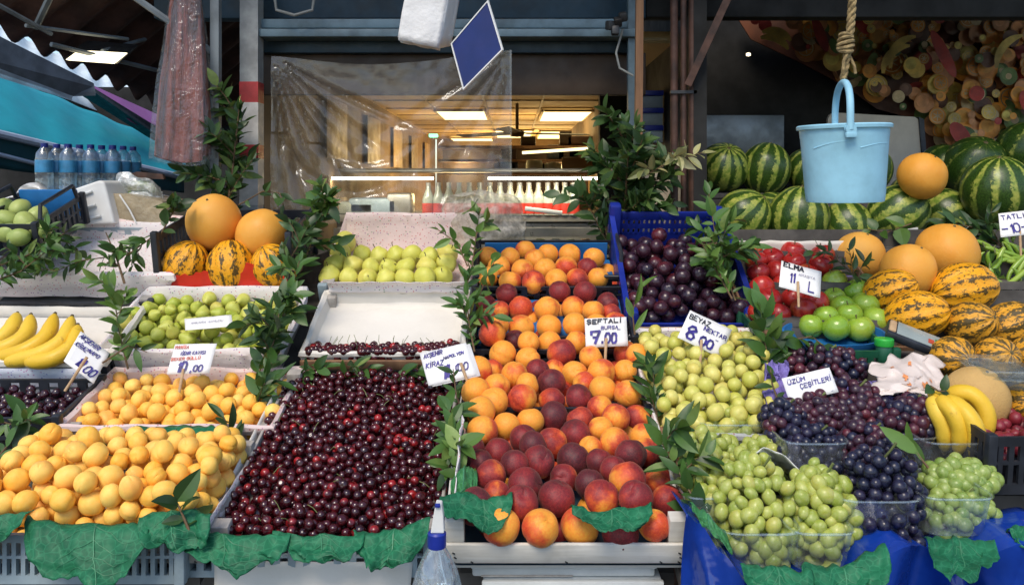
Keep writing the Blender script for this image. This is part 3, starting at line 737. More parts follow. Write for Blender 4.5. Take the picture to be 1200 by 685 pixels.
# column E
c, b = mk('nect', 'fruit_box', 'paper lined box of pale yellow nectarines beside the peaches', 'box', .06)
wood_crate(c, b.w, b.d, .065, M['wood_brown'], 0)
liner(c, b.w, b.d, M['confetti'], .002, .06, .02, .01, seed=9, back_h=.085)
b = BEDS['plum']; c = thing('plum_crate', 'deep blue plastic crate tipped forward and full of dark plums', 'crate', b.at(-.01, -.02, -.06), b.rot())
w, d = b.w+.02, b.d+.05
m = MB(); m.box((w/2, d/2, .004), (w, d, .008)); m.build('crate_floor', M['crate_blue'], c)
m = MB()
m.box((w/2, d, .035), (w-.03, .008, .07)); m.box((w/2, d, .148), (w-.03, .010, .028), None, .003)
for z0_, z1_ in ((.07, .1), (.104, .134)):
    m.box((w/2, d, z0_+.004), (w-.03, .008, .009)); m.box((w/2, d, z1_), (w-.03, .008, .009))
    for k in range(20):
        m.box((.02+(w-.04)*k/19, d, (z0_+z1_)/2), (.011, .008, z1_-z0_))
m.build('back_wall', M['crate_blue'], c)
for x in (0, w):
    m = MB(); m.prism([(x-.005, 0, 0), (x-.005, d, 0), (x-.005, d, .155), (x-.005, .02, .075)], (.010, 0, 0)); m.box((x, d*.5, .118), (.018, d*.93, .012), Euler((.165, 0, 0)).to_matrix()); m.build('side_wall', M['crate_blue'], c, False)
m = MB(); m.box((w/2, 0, .02), (w, .008, .04)); m.build('front_wall', M['crate_blue'], c)
for (x, y, h) in ((0.012, .012, .085), (w-.012, .012, .085), (0.012, d-.012, .2), (w-.012, d-.012, .185)):
    m = MB(); m.box((x, y, h/2), (.042, .042, h), None, .010); m.build('corner_post', M['crate_blue'], c)
m = MB(); m.box((w/2, -.016, .012), (w*.86, .012, .045)); m.build('cardboard_strip', M['cardboard'], c)
# column F: red and green apples on a blue tray over a green crate
b = BEDS['app']; c = thing('apple_box', 'box of red and green apples on the right of the plums', 'box', b.at(0, 0, -.065), b.rot())
wood_crate(c, b.w, b.d, .065, M['wood_brown'], 0)
m = MB(); m.grid(lambda u, v: (b.w*u, b.d*v, .008+.003*mnoise.noise(Vector((u*6, v*6, 1)))), 8, 8); m.build('base_liner', M['purple'], c)
m = MB(); m.grid(lambda u, v: (b.w*u, b.d+.01+.01*v, .04+.06*v+.006*mnoise.noise(Vector((u*9, v, 1)))), 24, 4); solid(m.build('back_paper', M['paper'], c), .003)
ct = thing('blue_tray', 'shallow light blue tray edge under the green apples', 'tray', P(985, 402, 2.27), (R(14), 0, 0))
m = MB(); m.lathe([(.0, -.03), (.115, -.03), (.135, -.004), (.14, .012), (.146, .012), (.142, -.010), (.12, -.036), (0, -.036)], 40, (0, .05, 0), None, False, False, 1.0, .62); m.build('dish', M['tray_blue'], ct)
cg = thing('green_crate', 'dark green plastic crate under the apples and blue tray', 'crate', P(905, 440, 2.2), (R(10), 0, 0))
plastic_crate(cg, .33, .32, .12, M['crate_green'], -.05, nx=10, ny=8)
cj = thing('lidded_jar', 'small jar with a bright green lid at the right end of the blue tray', 'jar', P(1036, 420, 2.2)); cj.scale = (.66, .66, .8)
m = MB(); m.lathe([(.03, -.01), (.033, 0), (.033, .04), (.03, .045)], 20); m.build('jar_body', M['crate_green'], cj)
m = MB(); m.lathe([(.036, .044), (.038, .048), (.038, .066), (.034, .07), (.0, .071)], 24); m.build('lid', M['green_lid'], cj)

# lowest crates at the front edge --------------------------------------
c = thing('plastic_crate', 'blue grey slotted plastic crate at lower left under the draped leaf', 'crate', P(-70, 684, 1.60))
plastic_crate(c, S(282, 1.60), .33, S(58, 1.6), M['crate_grey'], 0, .012, nx=26, ny=10)
c = thing('plastic_crate', 'blue grey plastic crate half hidden by white paper below the cherries', 'crate', P(217, 676, 1.63))
plastic_crate(c, .49, .4, S(44, 1.63), M['crate_grey'], 0, .012, nx=16, ny=10)
for i, (x0, x1, y0, y1, lab) in enumerate(((553, 768, 657, 676, 'stacked white crate directly below the wooden peach crate'), (566, 776, 676, 720, 'lowest stacked white crate under the peaches'))):
    c = thing('stacked_crate', lab, 'crate', P(x0, y1, 1.66)); w = S(x1-x0, 1.66); h = S(y1-y0, 1.66)
    m = MB(); m.box((w/2, .16, h/2), (w, .32, h*.96), None, .006); m.build('crate_body', M['white_crate'], c)
    m = MB(); m.box((w/2, -.006, h*.82), (w*1.012, .014, h*.3), None, .004); m.build('rim', M['white_crate'], c)
    m = MB(); m.box((w*.3, -.0015, h*.12), (w*.5, .004, h*.1), None, .001); m.build('base_strip', M['wood_grey'], c)

# ================================================================== fruit
def put(name, me, loc, r, label, cat, group, rot, color=None, parts=(), sc=None):
    o = link(name, me, None, loc, rot, sc or (r, r, r)); tag(o, label, cat, group)
    if color is not None: o.color = (*color, 1)
    for pn, pm in parts: link(pn, pm, o)
    return o
rnd = random.Random(11)
peach_me = [fruit_mesh('peach', M['peach'], 36, 22, 1.0, .98, .95, .17, .30, .05, .075, .03, .045, i) for i in range(6)]
ORD = ['first', 'second', 'third', 'fourth', 'fifth', 'sixth', 'seventh', 'eighth', 'ninth', 'tenth', 'eleventh', 'twelfth']
K = dict(Y=(.14, 'yellow orange'), O=(.25, 'orange'), H=(.47, 'orange and red'), R=(.70, 'bright red'), C=(.90, 'crimson'), D=(1.06, 'dark maroon'))
A_ = lambda L: [(490+x*.3868, 420+y*.3868, d*.3868, k) for x, y, d, k in L]
B_ = lambda L: [(500+x*.3212, 240+y*.3212, d*.3212, k) for x, y, d, k in L]
prows = [
 ('pea1', 'front row of the wooden crate', A_([(252,508,108,'H'),(370,512,108,'O'),(490,507,115,'O'),(612,530,110,'C'),(715,505,92,'H')])),
 ('pea1', 'second row of the wooden crate', A_([(172,445,108,'D'),(312,437,102,'C'),(420,422,108,'D'),(557,420,103,'R'),(660,420,98,'C'),(755,432,95,'C')])),
 ('pea1', 'third row of the wooden crate', A_([(220,355,92,'C'),(235,412,84,'C'),(325,385,105,'D'),(440,362,84,'C'),(520,380,90,'D'),(635,365,105,'R'),(730,372,90,'C')])),
 ('pea1', 'fourth row of the wooden crate', A_([(162,275,82,'C'),(240,285,90,'D'),(188,318,84,'D'),(292,320,84,'C'),(365,312,95,'C'),(470,305,100,'D'),(548,312,80,'C'),(592,335,80,'C'),(645,290,92,'D')])),
 ('pea1', 'fifth row of the large pile', A_([(195,220,92,'H'),(320,242,84,'D'),(348,262,84,'D'),(405,255,92,'R'),(475,230,92,'D'),(522,272,74,'O'),(597,255,92,'R'),(680,237,82,'H'),(690,282,84,'R')])),
 ('pea1', 'sixth row of the large pile', A_([(188,162,92,'H'),(267,205,82,'O'),(340,190,82,'Y'),(410,175,92,'D'),(490,188,86,'R'),(553,212,74,'O'),(600,178,84,'R'),(662,180,82,'R')])),
 ('pea1', 'seventh row of the large pile', A_([(175,100,88,'H'),(230,130,86,'Y'),(240,85,80,'O'),(315,120,86,'H'),(405,128,80,'R'),(487,118,80,'D'),(550,150,78,'R'),(560,94,82,'O'),(635,105,80,'O')])),
 ('pea1', 'eighth row of the large pile', B_([(320,620,98,'O'),(455,650,104,'C'),(405,605,86,'D'),(465,603,80,'H'),(540,615,92,'O'),(637,612,102,'O'),(725,607,84,'O'),(368,655,84,'Y'),(575,650,84,'H'),(255,655,84,'O')])),
 ('pea1', 'back row of the large pile', B_([(187,605,106,'H'),(240,605,84,'H'),(277,545,100,'Y'),(370,562,88,'O'),(492,540,104,'R'),(600,557,88,'O'),(727,542,92,'R'),(765,547,80,'H')])),
 ('pea2', 'front row behind the price sign', B_([(238,468,94,'H'),(322,495,80,'D'),(372,500,78,'O'),(447,505,88,'O'),(545,502,86,'O'),(620,500,84,'O'),(690,490,80,'R')])),
 ('pea2', 'middle row behind the price sign', B_([(218,418,80,'R'),(262,440,76,'O'),(345,448,96,'O'),(447,445,90,'O'),(540,437,88,'Y'),(620,440,86,'O'),(690,430,80,'R')])),
 ('pea2', 'back row behind the price sign', B_([(215,365,78,'D'),(265,385,74,'R'),(342,378,92,'H'),(440,380,92,'Y'),(535,378,90,'H'),(608,387,78,'Y'),(660,360,84,'C'),(670,397,78,'R')])),
 ('pea3', 'front edge of the topmost crate', B_([(225,264,78,'O'),(292,325,78,'C'),(305,280,82,'H'),(390,282,86,'R'),(472,275,82,'O'),(485,315,78,'C'),(550,272,82,'R'),(578,318,82,'C'),(625,267,78,'Y')])),
 ('pea3', 'middle of the topmost crate', B_([(265,228,82,'O'),(350,240,82,'H'),(432,235,80,'Y'),(508,228,82,'H'),(585,230,74,'R')])),
 ('pea3', 'back row of the topmost crate', B_([(225,190,76,'O'),(303,195,77,'H'),(360,165,72,'H'),(395,200,76,'O'),(443,180,76,'O'),(523,182,80,'O'),(610,195,77,'O')]))]
items = []; info = []
for key, where, row in prows:
    b = BEDS[key]
    for i, (x, y, dm, k) in enumerate(sorted(row)):
        p = b.hit(x, y); r = dm/2*p.y/F*1.04
        items.append([p, r]); info.append((k, where, i, len(row)))
nudge(items)
def place_word(i, n):
    if i == 0: return 'leftmost'
    if i == n-1: return 'rightmost'
    return ORD[i]+' from the left'
for (p, r), (k, where, i, n) in zip(items, info):
    kk = K[k][0]+rnd.uniform(-.07, .07)
    put('peach', rnd.choice(peach_me), p, r, f'{K[k][1]} peach, {place_word(i, n)} in the {where}', 'peach', 'peaches piled up in the centre crates', rrot(rnd, 1.2), (kk, 0, 0))
# an under layer that shows dark between the top ones
for key, n in (('pea1', 46), ('pea2', 10), ('pea3', 8)):
    b = BEDS[key]
    rows = pack(b.w, b.d, n, .036, .08, 5)
    for u, v, h, r in rows:
        put('peach', rnd.choice(peach_me), b.at(u, v, -.062+rnd.uniform(-.006, .004)), r, 'mostly hidden peach in the layer under the visible peaches', 'peach', 'peaches underneath the top layer', rrot(rnd), (rnd.choice((.4, .6, .9)), 0, 0))

def seen(c, r):
    """how many of 21 points on each ball's near side the viewer sees past the other balls of the same heap"""
    e = np.array((0, 0, ZC)); n = len(c); out = np.zeros(n, int); d0 = c-e; L = np.linalg.norm(d0, axis=1); w = d0/L[:, None]
    a = np.cross(w, (0, 0, 1.)); a /= np.linalg.norm(a, axis=1)[:, None]; b = np.cross(w, a)
    offs = [(0, 0)]+[(q*math.cos(k*math.pi/5), q*math.sin(k*math.pi/5)) for q in (.5, .88) for k in range(10)]
    for (x, y) in offs:
        p = c+r[:, None]*(a*x+b*y); d = p-e; D = np.linalg.norm(d, axis=1); d /= D[:, None]
        t = d @ (c-e).T; dist2 = (L**2)[None, :]-t*t
        blk = (dist2 < (r**2)[None, :]*.97) & (t < D[:, None]-r[:, None]*.3); np.fill_diagonal(blk, False)
        out += ~blk.any(1)
    return out
def pile(key, name, meshes, N, r, jit, seed, label, cat, group, drop, mound=None, tiltmax=math.pi, layers_top=0.0, parts=None, u=(0, 1), v=(0, 1), keep=None, sq=(1, 1, 1), vis=False):
    b = BEDS[key]; rows = pack(b.w*(u[1]-u[0]), b.d*(v[1]-v[0]), N, r, jit, seed, mound=mound)
    rr = random.Random(seed); out = []
    if vis:
        kp = []
        for q in rows:
            kp.append(b.at(q[0]+b.w*u[0], q[1]+b.d*v[0], q[2]-drop))
        ok = seen(np.array([tuple(p) for p in kp]), rows[:, 3]); rows = rows[ok > 0]
    for q in rows:
        p = b.at(q[0]+b.w*u[0], q[1]+b.d*v[0], q[2]-drop)
        j = rr.randrange(len(meshes)); s = q[3]
        o = put(name, meshes[j], p, s, label(p) if callable(label) else label, cat, group, rrot(rr, tiltmax), None, [('stem', parts[j])] if parts and rr.random() < .6 else (), tuple(s*k for k in sq))
        out.append((p, s, o))
    return out
apr_me = [fruit_mesh('apricot', M['apricot'], 26, 16, 1.0, .94, 1.10, .10, .30, .05, .095, .03, .06, i) for i in range(5)]
pile('apr1', 'apricot', apr_me, 262, .0218, .16, 21, 'plump golden apricot in the front apricot crate', 'apricot', 'apricots in the front crate', .072, lambda u, v: .035*np.exp(-((v-.16)/.12)**2), vis=True)
pile('apr2', 'apricot', apr_me, 160, .0212, .16, 22, 'golden apricot in the second crate, below the small green pears', 'apricot', 'apricots in the second crate', .066, lambda u, v: .03*np.exp(-((v-.12)/.12)**2), vis=True)
sp = [pear_mesh('small_pear', M['small_pear'], .36, 1.25+.12*i, i, 20) for i in range(4)]
pile('spear', 'small_pear', [a for a, _ in sp], 125, .0212, .12, 23, 'small green pear in the dotted paper lined box', 'pear', 'small green pears in their box', .062, lambda u, v: .03*np.exp(-((v-.2)/.1)**2), parts=[q for _, q in sp], sq=(1, 1, .92), vis=True)
nec_me = [fruit_mesh('nectarine', M['nectarine'], 24, 15, 1, 1, .95, .14, .3, .06, .025, 0, .03, i) for i in range(4)]
pile('nect', 'nectarine', nec_me, 275, .0202, .1, 24, 'pale yellow nectarine in the box behind the white grapes', 'nectarine', 'pale nectarines in their box', .056, lambda u, v: .03*np.exp(-((v-.25)/.18)**2), vis=True)
plum_me = [fruit_mesh('plum', M['plum'], 24, 16, .97, .97, 1.04, .10, .26, .03, .05, 0, .03, i) for i in range(3)]
pile('plum', 'plum', plum_me, 126, .0245, .14, 25, 'dark purple plum in the deep blue crate', 'plum', 'plums in the blue crate', .056, lambda u, v: .05*np.exp(-((v-.3)/.2)**2)*np.exp(-((u-.17)/.14)**2), vis=True)
ch_me = [fruit_mesh('cherry', M['cherry'], 18, 12, 1, .96, .93, .2, .34, .03, .04, 0, .03, i) for i in range(3)]
cb = BEDS['cher']
crow = pack(cb.w+.02, cb.d+.01, 1500, .0110, .10, 31, K=160, mound=lambda u, v: .026*np.exp(-((u-.23)/.16)**2), u0=-.01, v0=-.005)
cp = [(cb.at(q[0], q[1], q[2]-.050), q[3], q) for q in crow]
# which of them show: the ones with nothing close above
top = []
for i, q in enumerate(crow):
    dd = np.hypot(crow[:, 0]-q[0], crow[:, 1]-q[1]); ab = np.sum((dd < .0155) & (crow[:, 2] > q[2]+.007))
    top.append(ab == 0)
sn = seen(np.array([tuple(q[0]) for q in cp]), np.array([q[1] for q in cp]))
order = sorted([i for i in range(len(cp)) if sn[i] > 0], key=lambda i: -sn[i]*(cp[i][1]/cp[i][0].y)**2)
single = set(order[:300]); cst = MB(); rc_ = random.Random(5); vv = {}
def merge_stuff(name, me_list, places, mat, label, cat, seed):
    vs = []; fs = []; rr = random.Random(seed); cols = []
    for p, r in places:
        me = rr.choice(me_list); Mx = Matrix.Translation(p) @ rrot(rr).to_matrix().to_4x4() @ Matrix.Scale(r, 4)
        o = len(vs); vs += [tuple(Mx @ v.co) for v in me.vertices]; fs += [tuple(i+o for i in f.vertices) for f in me.polygons]
    me = bpy.data.meshes.new(name); me.from_pydata(vs, [], fs); me.materials.append(mat); me.polygons.foreach_set('use_smooth', [True]*len(fs)); me.update()
    return tag(link(name, me), label, cat, None, 'stuff')
for i in order[:300]:
    p, r, _ = cp[i]
    put('cherry', rc_.choice(ch_me), p, r, 'glossy dark red cherry lying on top of the heap in the big cherry crate', 'cherry', 'cherries on top of the big heap', rrot(rc_))
# the same skin for the merged heap, with the tone taken per cherry
def m_cherry_heap():
    t = NT('cherry_heap_skin'); g = t.n('ShaderNodeNewGeometry'); r = g.outputs['Random Per Island']
    n = t.noise(t.co(), 110, 3, .6)
    f = t.math('ADD', t.math('MULTIPLY', r, .75), t.math('MULTIPLY_ADD', n, 1.0, -.38))
    c = t.mix(t.rng(f, .05, .95, smooth=False), (.018, .003, .006), (.078, .005, .009))
    c = t.mix(t.rng(t.math('FRACT', t.math('MULTIPLY', r, 17.3)), .84, .98), c, (.34, .014, .014))
    return t.fin(t.prin(Base_Color=c, Roughness=t.rng(n, .3, .7, .09, .24), Specular_IOR_Level=.6, Coat_Weight=.3, Coat_Roughness=.08))
M['cherry_heap'] = m_cherry_heap()
wb = BEDS['white']; rest = [(cp[i][0], cp[i][1]) for i in range(len(cp)) if i not in single]
rw = random.Random(8)
for k in range(290):
    u = rw.uniform(.01, wb.w-.01); v = abs(rw.gauss(0, .022))-.006+(.05*max(0, (u/wb.w-.62)/.38)*rw.random())
    rest.append((wb.at(u, v, -.010+(.018 if v < .03 and rw.random() < .45 else 0)+.055*max(0, (u/wb.w-.7)/.3)*0), .0118))
merge_stuff('cherry_heap', ch_me, rest, M['cherry_heap'], 'remaining cherries of the big heap and the last row in the white box', 'cherries', 3)
# cherry stalks sticking out
m = MB(); rs = random.Random(4)
for k in range(46):
    i = rs.choice(order); p = cp[i][0]; q = Vector((rs.uniform(-1, 1), rs.uniform(-1, .6), rs.uniform(.2, .9))).normalized()
    m.tube([p+q*.010, p+q*.022+Vector((0, 0, .003)), p+q*.036], [.0010, .0008, .0010], 5)
for k in range(20):
    p = wb.at(rs.uniform(.02, wb.w-.02), rs.uniform(.01, .05), -.01); q = Vector((rs.uniform(-.8, .8), rs.uniform(-.2, .6), .8)).normalized()
    m.tube([p, p+q*.02, p+q*.04+Vector((rs.uniform(-.01, .01), 0, 0))], .0008, 5)
tag(m.build('cherry_stalks', M['green_stem']), 'thin green stalks scattered over the cherries', 'stalks', None, 'stuff')
bc_me = [fruit_mesh('black_cherry', M['black_cherry'], 18, 12, 1, .96, .93, .2, .34, .03, .04, 0, .03, i+5) for i in range(2)]
pile('sour', 'black_cherry', bc_me, 125, .0125, .1, 33, 'nearly black cherry in the tray at far left under the bananas', 'cherry', 'black cherries in the far left tray', .028, u=(.42, 1.0), vis=True)

# pears in three rows
pr_me = [pear_mesh('pear', M['pear'], .50, 1.1, i, 24) for i in range(4)]
pr = [('back', [(404,284,25),(399,297,23),(424,298,21),(444,300,22),(464,299,22),(483,299,23),(503,301,22),(524,297,24)]),
      ('middle', [(392,310,23),(414,311,23),(434.6,313,21),(455,314,21),(476,313,22),(500,312,22),(522.6,309,23)]),
      ('front', [(386,323,24),(409,325,22),(431,326,22),(452,326,22),(475,326,23),(498,325,24),(518,324,23)])]
b = BEDS['pear']; rp = random.Random(2); its = []; inf = []
for where, row in pr:
    for i, (x, y, dm) in enumerate(row):
        p = b.hit(x, y); its.append([p, dm/2*p.y/F*1.10]); inf.append((where, i, len(row)))
nudge(its, 60, .05)
for (p, r), (where, i, n) in zip(its, inf):
    j = rp.randrange(4); rd = i == 2 and where == 'middle'; br = i == 7 and where == 'back'
    lab = ('red cheeked pear' if rd else 'brownish yellow pear' if br else 'yellow green pear')+f', {place_word(i, n)} in the {where} row of the pear box'
    e = Euler((rp.uniform(-2.0, .6), rp.uniform(-1.5, 1.5), rp.uniform(0, 6.3)))
    o = put('pear', pr_me[j][0], p, r, lab, 'pear', 'yellow pears in three rows', e, None, [('stem', pr_me[j][1])], (r, r, r*.88))
# red and green apples
ap_me = [fruit_mesh('red_apple', M['red_apple'], 30, 20, 1, 1, .97, .30, .42, .10, 0, 0, .05, i) for i in range(3)]
ga_me = [fruit_mesh('green_apple', M['green_apple'], 30, 20, 1, 1, .93, .28, .38, .10, 0, 0, .03, i, 5, .006) for i in range(3)]
ast = MB(); ast.tube([(0, 0, .62), (.03, 0, .85), (.10, .02, 1.02)], [.05, .04, .06], 6); ast = ast.mesh('stem', M['stem'])
b = BEDS['app']
reds = [(881,293,24),(905,303,27),(929,295,27),(931,308,26),(889,319,25),(893,336,28),(912,318,27),(902,351,28),(930,349,28),(942,363,30),(913,368,27),(957,354,28),(964,299,27),(962,311,27),(946,322,26),(918,335,27),(890,365,26),(886,305,25)]
grs = [(978,329,28),(1003,342,31),(978,349,26),(1014,357,32),(987,359,28),(968,371,28),(995,368,29),(1027,375,32),(980,384,31),(1008,385,31),(950,382,28)]
its = [[b.hit(x, y), d/2*b.hit(x, y).y/F] for x, y, d in reds+grs]; nudge(its, 140, .10)
def rank_label(lst, i, what, where):
    """number the things of a short list from left to right"""
    k = sorted(range(len(lst)), key=lambda q: lst[q][0]).index(i)
    w = {0: 'leftmost', len(lst)-1: 'rightmost'}.get(k, (ORD+['thirteenth', 'fourteenth', 'fifteenth', 'sixteenth', 'seventeenth'])[k] + ' from the left' if k < 17 else '')
    return f'{what}, {w} {where}'
for i, (p, r) in enumerate(its):
    if i < len(reds): put('red_apple', rnd.choice(ap_me), p, r*1.04, rank_label(reds, i, 'shiny red apple', 'among the red apples around the sign'), 'apple', 'red apples', rrot(rnd, .6), None, [('stem', ast)])
    else: put('green_apple', rnd.choice(ga_me), p, r*1.04, rank_label(grs, i-len(reds), 'bright green apple', 'of the green apples above the blue tray'), 'apple', 'green apples', rrot(rnd, .75), None, [('stem', ast)])
for u, v, h, r in pack(b.w, b.d, 38, .034, .1, 9):
    if b.at(u, v).x < 1.08: 
        g = b.at(u, v).x > .90
        put('green_apple' if g else 'red_apple', (ga_me if g else ap_me)[0], b.at(u, v, -.082), r*.9, ('green' if g else 'red')+' apple hidden beneath the top layer of apples', 'apple', 'apples in the under layer', rrot(rnd))

# melons and watermelons
def scar(rad=.09, z=.97): 
    m = MB(); m.lathe([(rad*1.6, z-.03), (rad*1.5, z+.01), (rad*.6, z+.02), (rad*.4, z+.06), (0, z+.065)], 14, (0, 0, 0), None, False, False); return m.mesh('stem_scar', M['stem'])
sc_me = scar(); sc_s = scar(.05, .99)
wm_me = [fruit_mesh('watermelon', M['watermelon'], 48, 30, 1, 1, sz, .03, .3, .03, 0, 0, .03, i) for i, sz in enumerate((1.0, 1.08, 1.2))]
sm_me = [fruit_mesh('smooth_melon', M['smooth_melon'], 44, 28, 1, 1, sz, .02, .2, .02, 0, 0, .04, i) for i, sz in enumerate((.98, 1.06, 1.12))]
st_me = [fruit_mesh('spotted_melon', M['spotted_melon'], 55, 28, 1, 1, sz, .03, .2, .03, 0, 0, .03, i, 11, .012) for i, sz in enumerate((1.15, 1.3, 1.45))]
sr_me = [fruit_mesh('striped_melon', M['striped_melon'], 50, 28, 1, 1, sz, .05, .22, .05, 0, 0, .03, i, 10, .018) for i, sz in enumerate((1.1, 1.25, 1.4))]
tn_me = fruit_mesh('tan_melon', M['tan_melon'], 44, 28, 1, 1, 1.05, .02, .2, .02, 0, 0, .03, 3)
def melon(name, me, px, py, d, Y, rot, label, cat, group=None, k=None):
    r = S(d, Y)/2; o = put(name, me, P(px, py, Y), r, label, cat, group, tuple(R(q) for q in rot), (k, 0, 0) if k is not None else None)
    s = max(v.co.z for v in me.vertices)
    q = link('stem_scar', sc_me if name != 'watermelon' else sc_s, o, (0, 0, s-1)); return o
WG = 'watermelons on the back shelf'
for (px, py, d, Y, rot, k, j, lab) in (
  (848,196,58,3.46,(38,-12,20),.95,0,'pale striped watermelon at the left end of the upper row'),
  (897,198,58,3.46,(8,10,40),.42,1,'dark green watermelon beside the pale one in the upper row'),
  (947,199,52,3.50,(20,-20,80),.35,0,'watermelon just left of the hanging bucket in the upper row'),
  (1017,198,56,3.50,(10,25,10),.2,0,'watermelon mostly hidden behind the hanging bucket'),
  (1070,232,56,3.55,(10,15,50),.25,0,'watermelon behind the single orange melon on the shelf'),
  (873,254,66,3.22,(30,35,10),.75,0,'light striped watermelon at the left end of the lower row'),
  (936,255,70,3.18,(6,-8,70),.62,1,'boldly striped upright watermelon in the lower row left of the bucket'),
  (905,250,50,3.36,(60,0,20),.5,0,'small watermelon wedged between the two left ones of the lower row'),
  (993,265,60,3.22,(-40,10,30),.72,0,'watermelon right under the hanging bucket'),
  (1052,250,66,3.18,(25,55,10),.6,1,'watermelon right of the bucket on a white board'),
  (1108,254,66,3.30,(55,40,60),.7,0,'watermelon below the orange melon, half in shade'),
  (1142,196,70,3.55,(40,-10,10),.0,1,'very dark watermelon at the back with a dry stem'),
  (1168,224,78,3.15,(12,-14,30),.38,1,'large striped watermelon above the chili pepper sign'),
  (1203,176,66,3.5,(30,0,80),.02,0,'dark watermelon at the top right edge'),
  (1105,196,54,3.65,(10,50,0),.05,0,'dark watermelon in shade behind the orange melon'),
  (1196,262,50,3.3,(50,30,0),.1,0,'watermelon low at the right edge behind the chili peppers sign')):
    melon('watermelon', wm_me[j], px, py, d, Y, rot, lab, 'watermelon', WG, k)
for (px, py, d, Y, rot, j, lab) in (
  (1081,206,55,3.08,(30,20,0),0,'single orange melon resting on the watermelons'),
  (251,261,63,2.80,(38,-8,10),2,'larger smooth melon on top of the spotted ones in the black crate'),
  (306,275,58,2.78,(20,14,80),1,'smaller smooth melon at the right in the black crate'),
  (1110,296,70,2.72,(20,-8,30),0,'largest smooth orange melon of the right hand pile'),
  (1064,318,62,2.58,(26,14,10),1,'smooth melon between the chili peppers and green apples'),
  (1008,300,58,2.80,(20,10,0),0,'smooth melon behind the green apples under a leafy twig')):
    melon('smooth_melon', sm_me[j], px, py, d, Y, rot, lab, 'melon', 'smooth orange melons')
for (px, py, d, Y, rot, j, lab) in (
  (217,312,54,2.72,(12,24,10),0,'yellow spotted melon at the left behind the red card'),
  (270,312,54,2.70,(-12,8,60),0,'yellow spotted melon in the middle behind the red card'),
  (321,314,52,2.70,(14,-28,20),0,'yellow spotted melon at the right behind the red card'),
  (1043,340,48,2.50,(10,68,-20),1,'spotted melon just right of the green apples, upper one'),
  (1129,338,60,2.52,(10,78,12),1,'spotted melon lying under the largest smooth melon'),
  (1074,369,56,2.36,(12,75,-18),1,'spotted melon right behind the pocket scale')):
    melon('spotted_melon', st_me[j], px, py, d, Y, rot, lab, 'melon', 'yellow spotted melons')
for (px, py, d, Y, rot, j, lab) in (
  (1137,379,50,2.32,(60,42,10),1,'brownish striped melon with its end facing the front, in the middle row'),
  (1184,379,50,2.32,(10,70,10),1,'brownish striped melon at the right edge of the middle row'),
  (1117,419,50,2.16,(82,8,10),0,'striped melon showing its star shaped end above the tan melon'),
  (1168,420,50,2.14,(62,14,0),0,'striped melon lying low beside the clear clamshell'),
  (1206,414,40,2.2,(20,60,0),0,'small striped melon cut off by the right edge'),
  (1203,474,50,2.02,(60,20,0),0,'striped melon under the clamshell at the right edge')):
    melon('striped_melon', sr_me[j], px, py, d, Y, rot, lab, 'melon', 'orange striped melons')
melon('tan_melon', tn_me, 1143, 468, 74, 2.02, (20, 10, 0), 'large tan melon right behind the bananas', 'melon')
# pale green fruit at far left
mg_me = [fruit_mesh('green_fruit', M['mango'], 26, 18, 1, .95, 1.25, .08, .3, .03, .03, 0, .06, i) for i in range(2)]
mgl = [(4,243,22),(24,245,24),(44,252,22),(6,258,24),(30,262,24),(10,273,22),(40,272,22),(22,278,20),(50,270,18),(-8,268,24)]
its = [[P(x, y, 2.85-(y-240)*.006), S(d, 2.8)/2] for x, y, d in mgl]; nudge(its, 50, .05)
for i, (p, r) in enumerate(its):
    put('green_fruit', mg_me[i % 2], p, r, rank_label(mgl, i, 'pale green oval fruit', 'in the blue lined crate at far left'), 'fruit', 'pale green fruit at far left', rrot(rnd, 1.5))
c = thing('fruit_crate', 'black crate with blue lining holding pale green fruit at far left', 'crate', P(-30, 300, 2.66), (R(18), 0, 0))
plastic_crate(c, S(78, 2.66), .30, .11, M['crate_dark'], 0, nx=6, ny=9, handles=True)
m = MB(); m.box((S(39, 2.66), .285, .085), (S(74, 2.66), .01, .10), None, .003); m.build('blue_lining', M['tray_blue'], c)
# ================================================================== grapes
def grape_mesh(name, mat, sz): return fruit_mesh(name, mat, 16, 11, 1, 1, sz, .0, .3, .0, 0, 0, .02, 1)
gm = dict(g=grape_mesh('grape', M['green_grape'], 1.22), p=grape_mesh('grape', M['pale_grape'], 1.08), r=grape_mesh('grape', M['red_grape'], 1.05), b=grape_mesh('grape', M['blue_grape'], 1.03))
def bunch(label, group, px, py, Y, a, b, depth, rpx, kind, n, seed, lean=0.0, kinds=None):
    rr = random.Random(seed); o = thing('grape_bunch', label, 'grapes', P(px, py, Y), None, group)
    A, B, D = S(a, Y), S(b, Y), depth; r0 = S(rpx, Y); pts = []
    for i in range(n):
        best = None; bd = -1
        for _ in range(26):
            d = Vector((rr.gauss(0, 1), rr.gauss(0, 1)-.55, rr.gauss(0, 1)+.25)).normalized()
            if d.y > .45: continue
            f = rr.uniform(.84, 1.02) if i < n*.85 else rr.uniform(.5, .75)
            wob = 1+.22*mnoise.noise(d*2.1+Vector((seed, 0, 0)))
            tap = 1-.28*max(0, -d.z)
            q = Vector((d.x*A*tap, d.y*D, d.z*B))*f*wob
            q.y += lean*q.z
            m = min(((q-p).length for p in pts), default=9)
            if m > bd: bd, best = m, q
        if best is not None: pts.append(best)
    for q in pts:
        k = kind if kinds is None or rr.random() > .35 else kinds
        link('grape', gm[k], o, q, rrot(rr, 1.0), (r0*rr.uniform(.74, 1.14),)*3)
    s = MB(); s.tube([(0, D*.5, B*.6), (.2*A, 0, B*1.02), (.3*A, -.1*D, B*1.18)], [.003, .0025, .003], 6)
    for k in range(8):
        q = rr.choice(pts); s.tube([(0, D*.4, B*.3), Vector(q)*.6, q], .0012, 4)
    s.build('stalk', M['green_stem'], o)
    return o
WGp = 'white grape bunches at lower right'; BGp = 'black grape bunches at right'
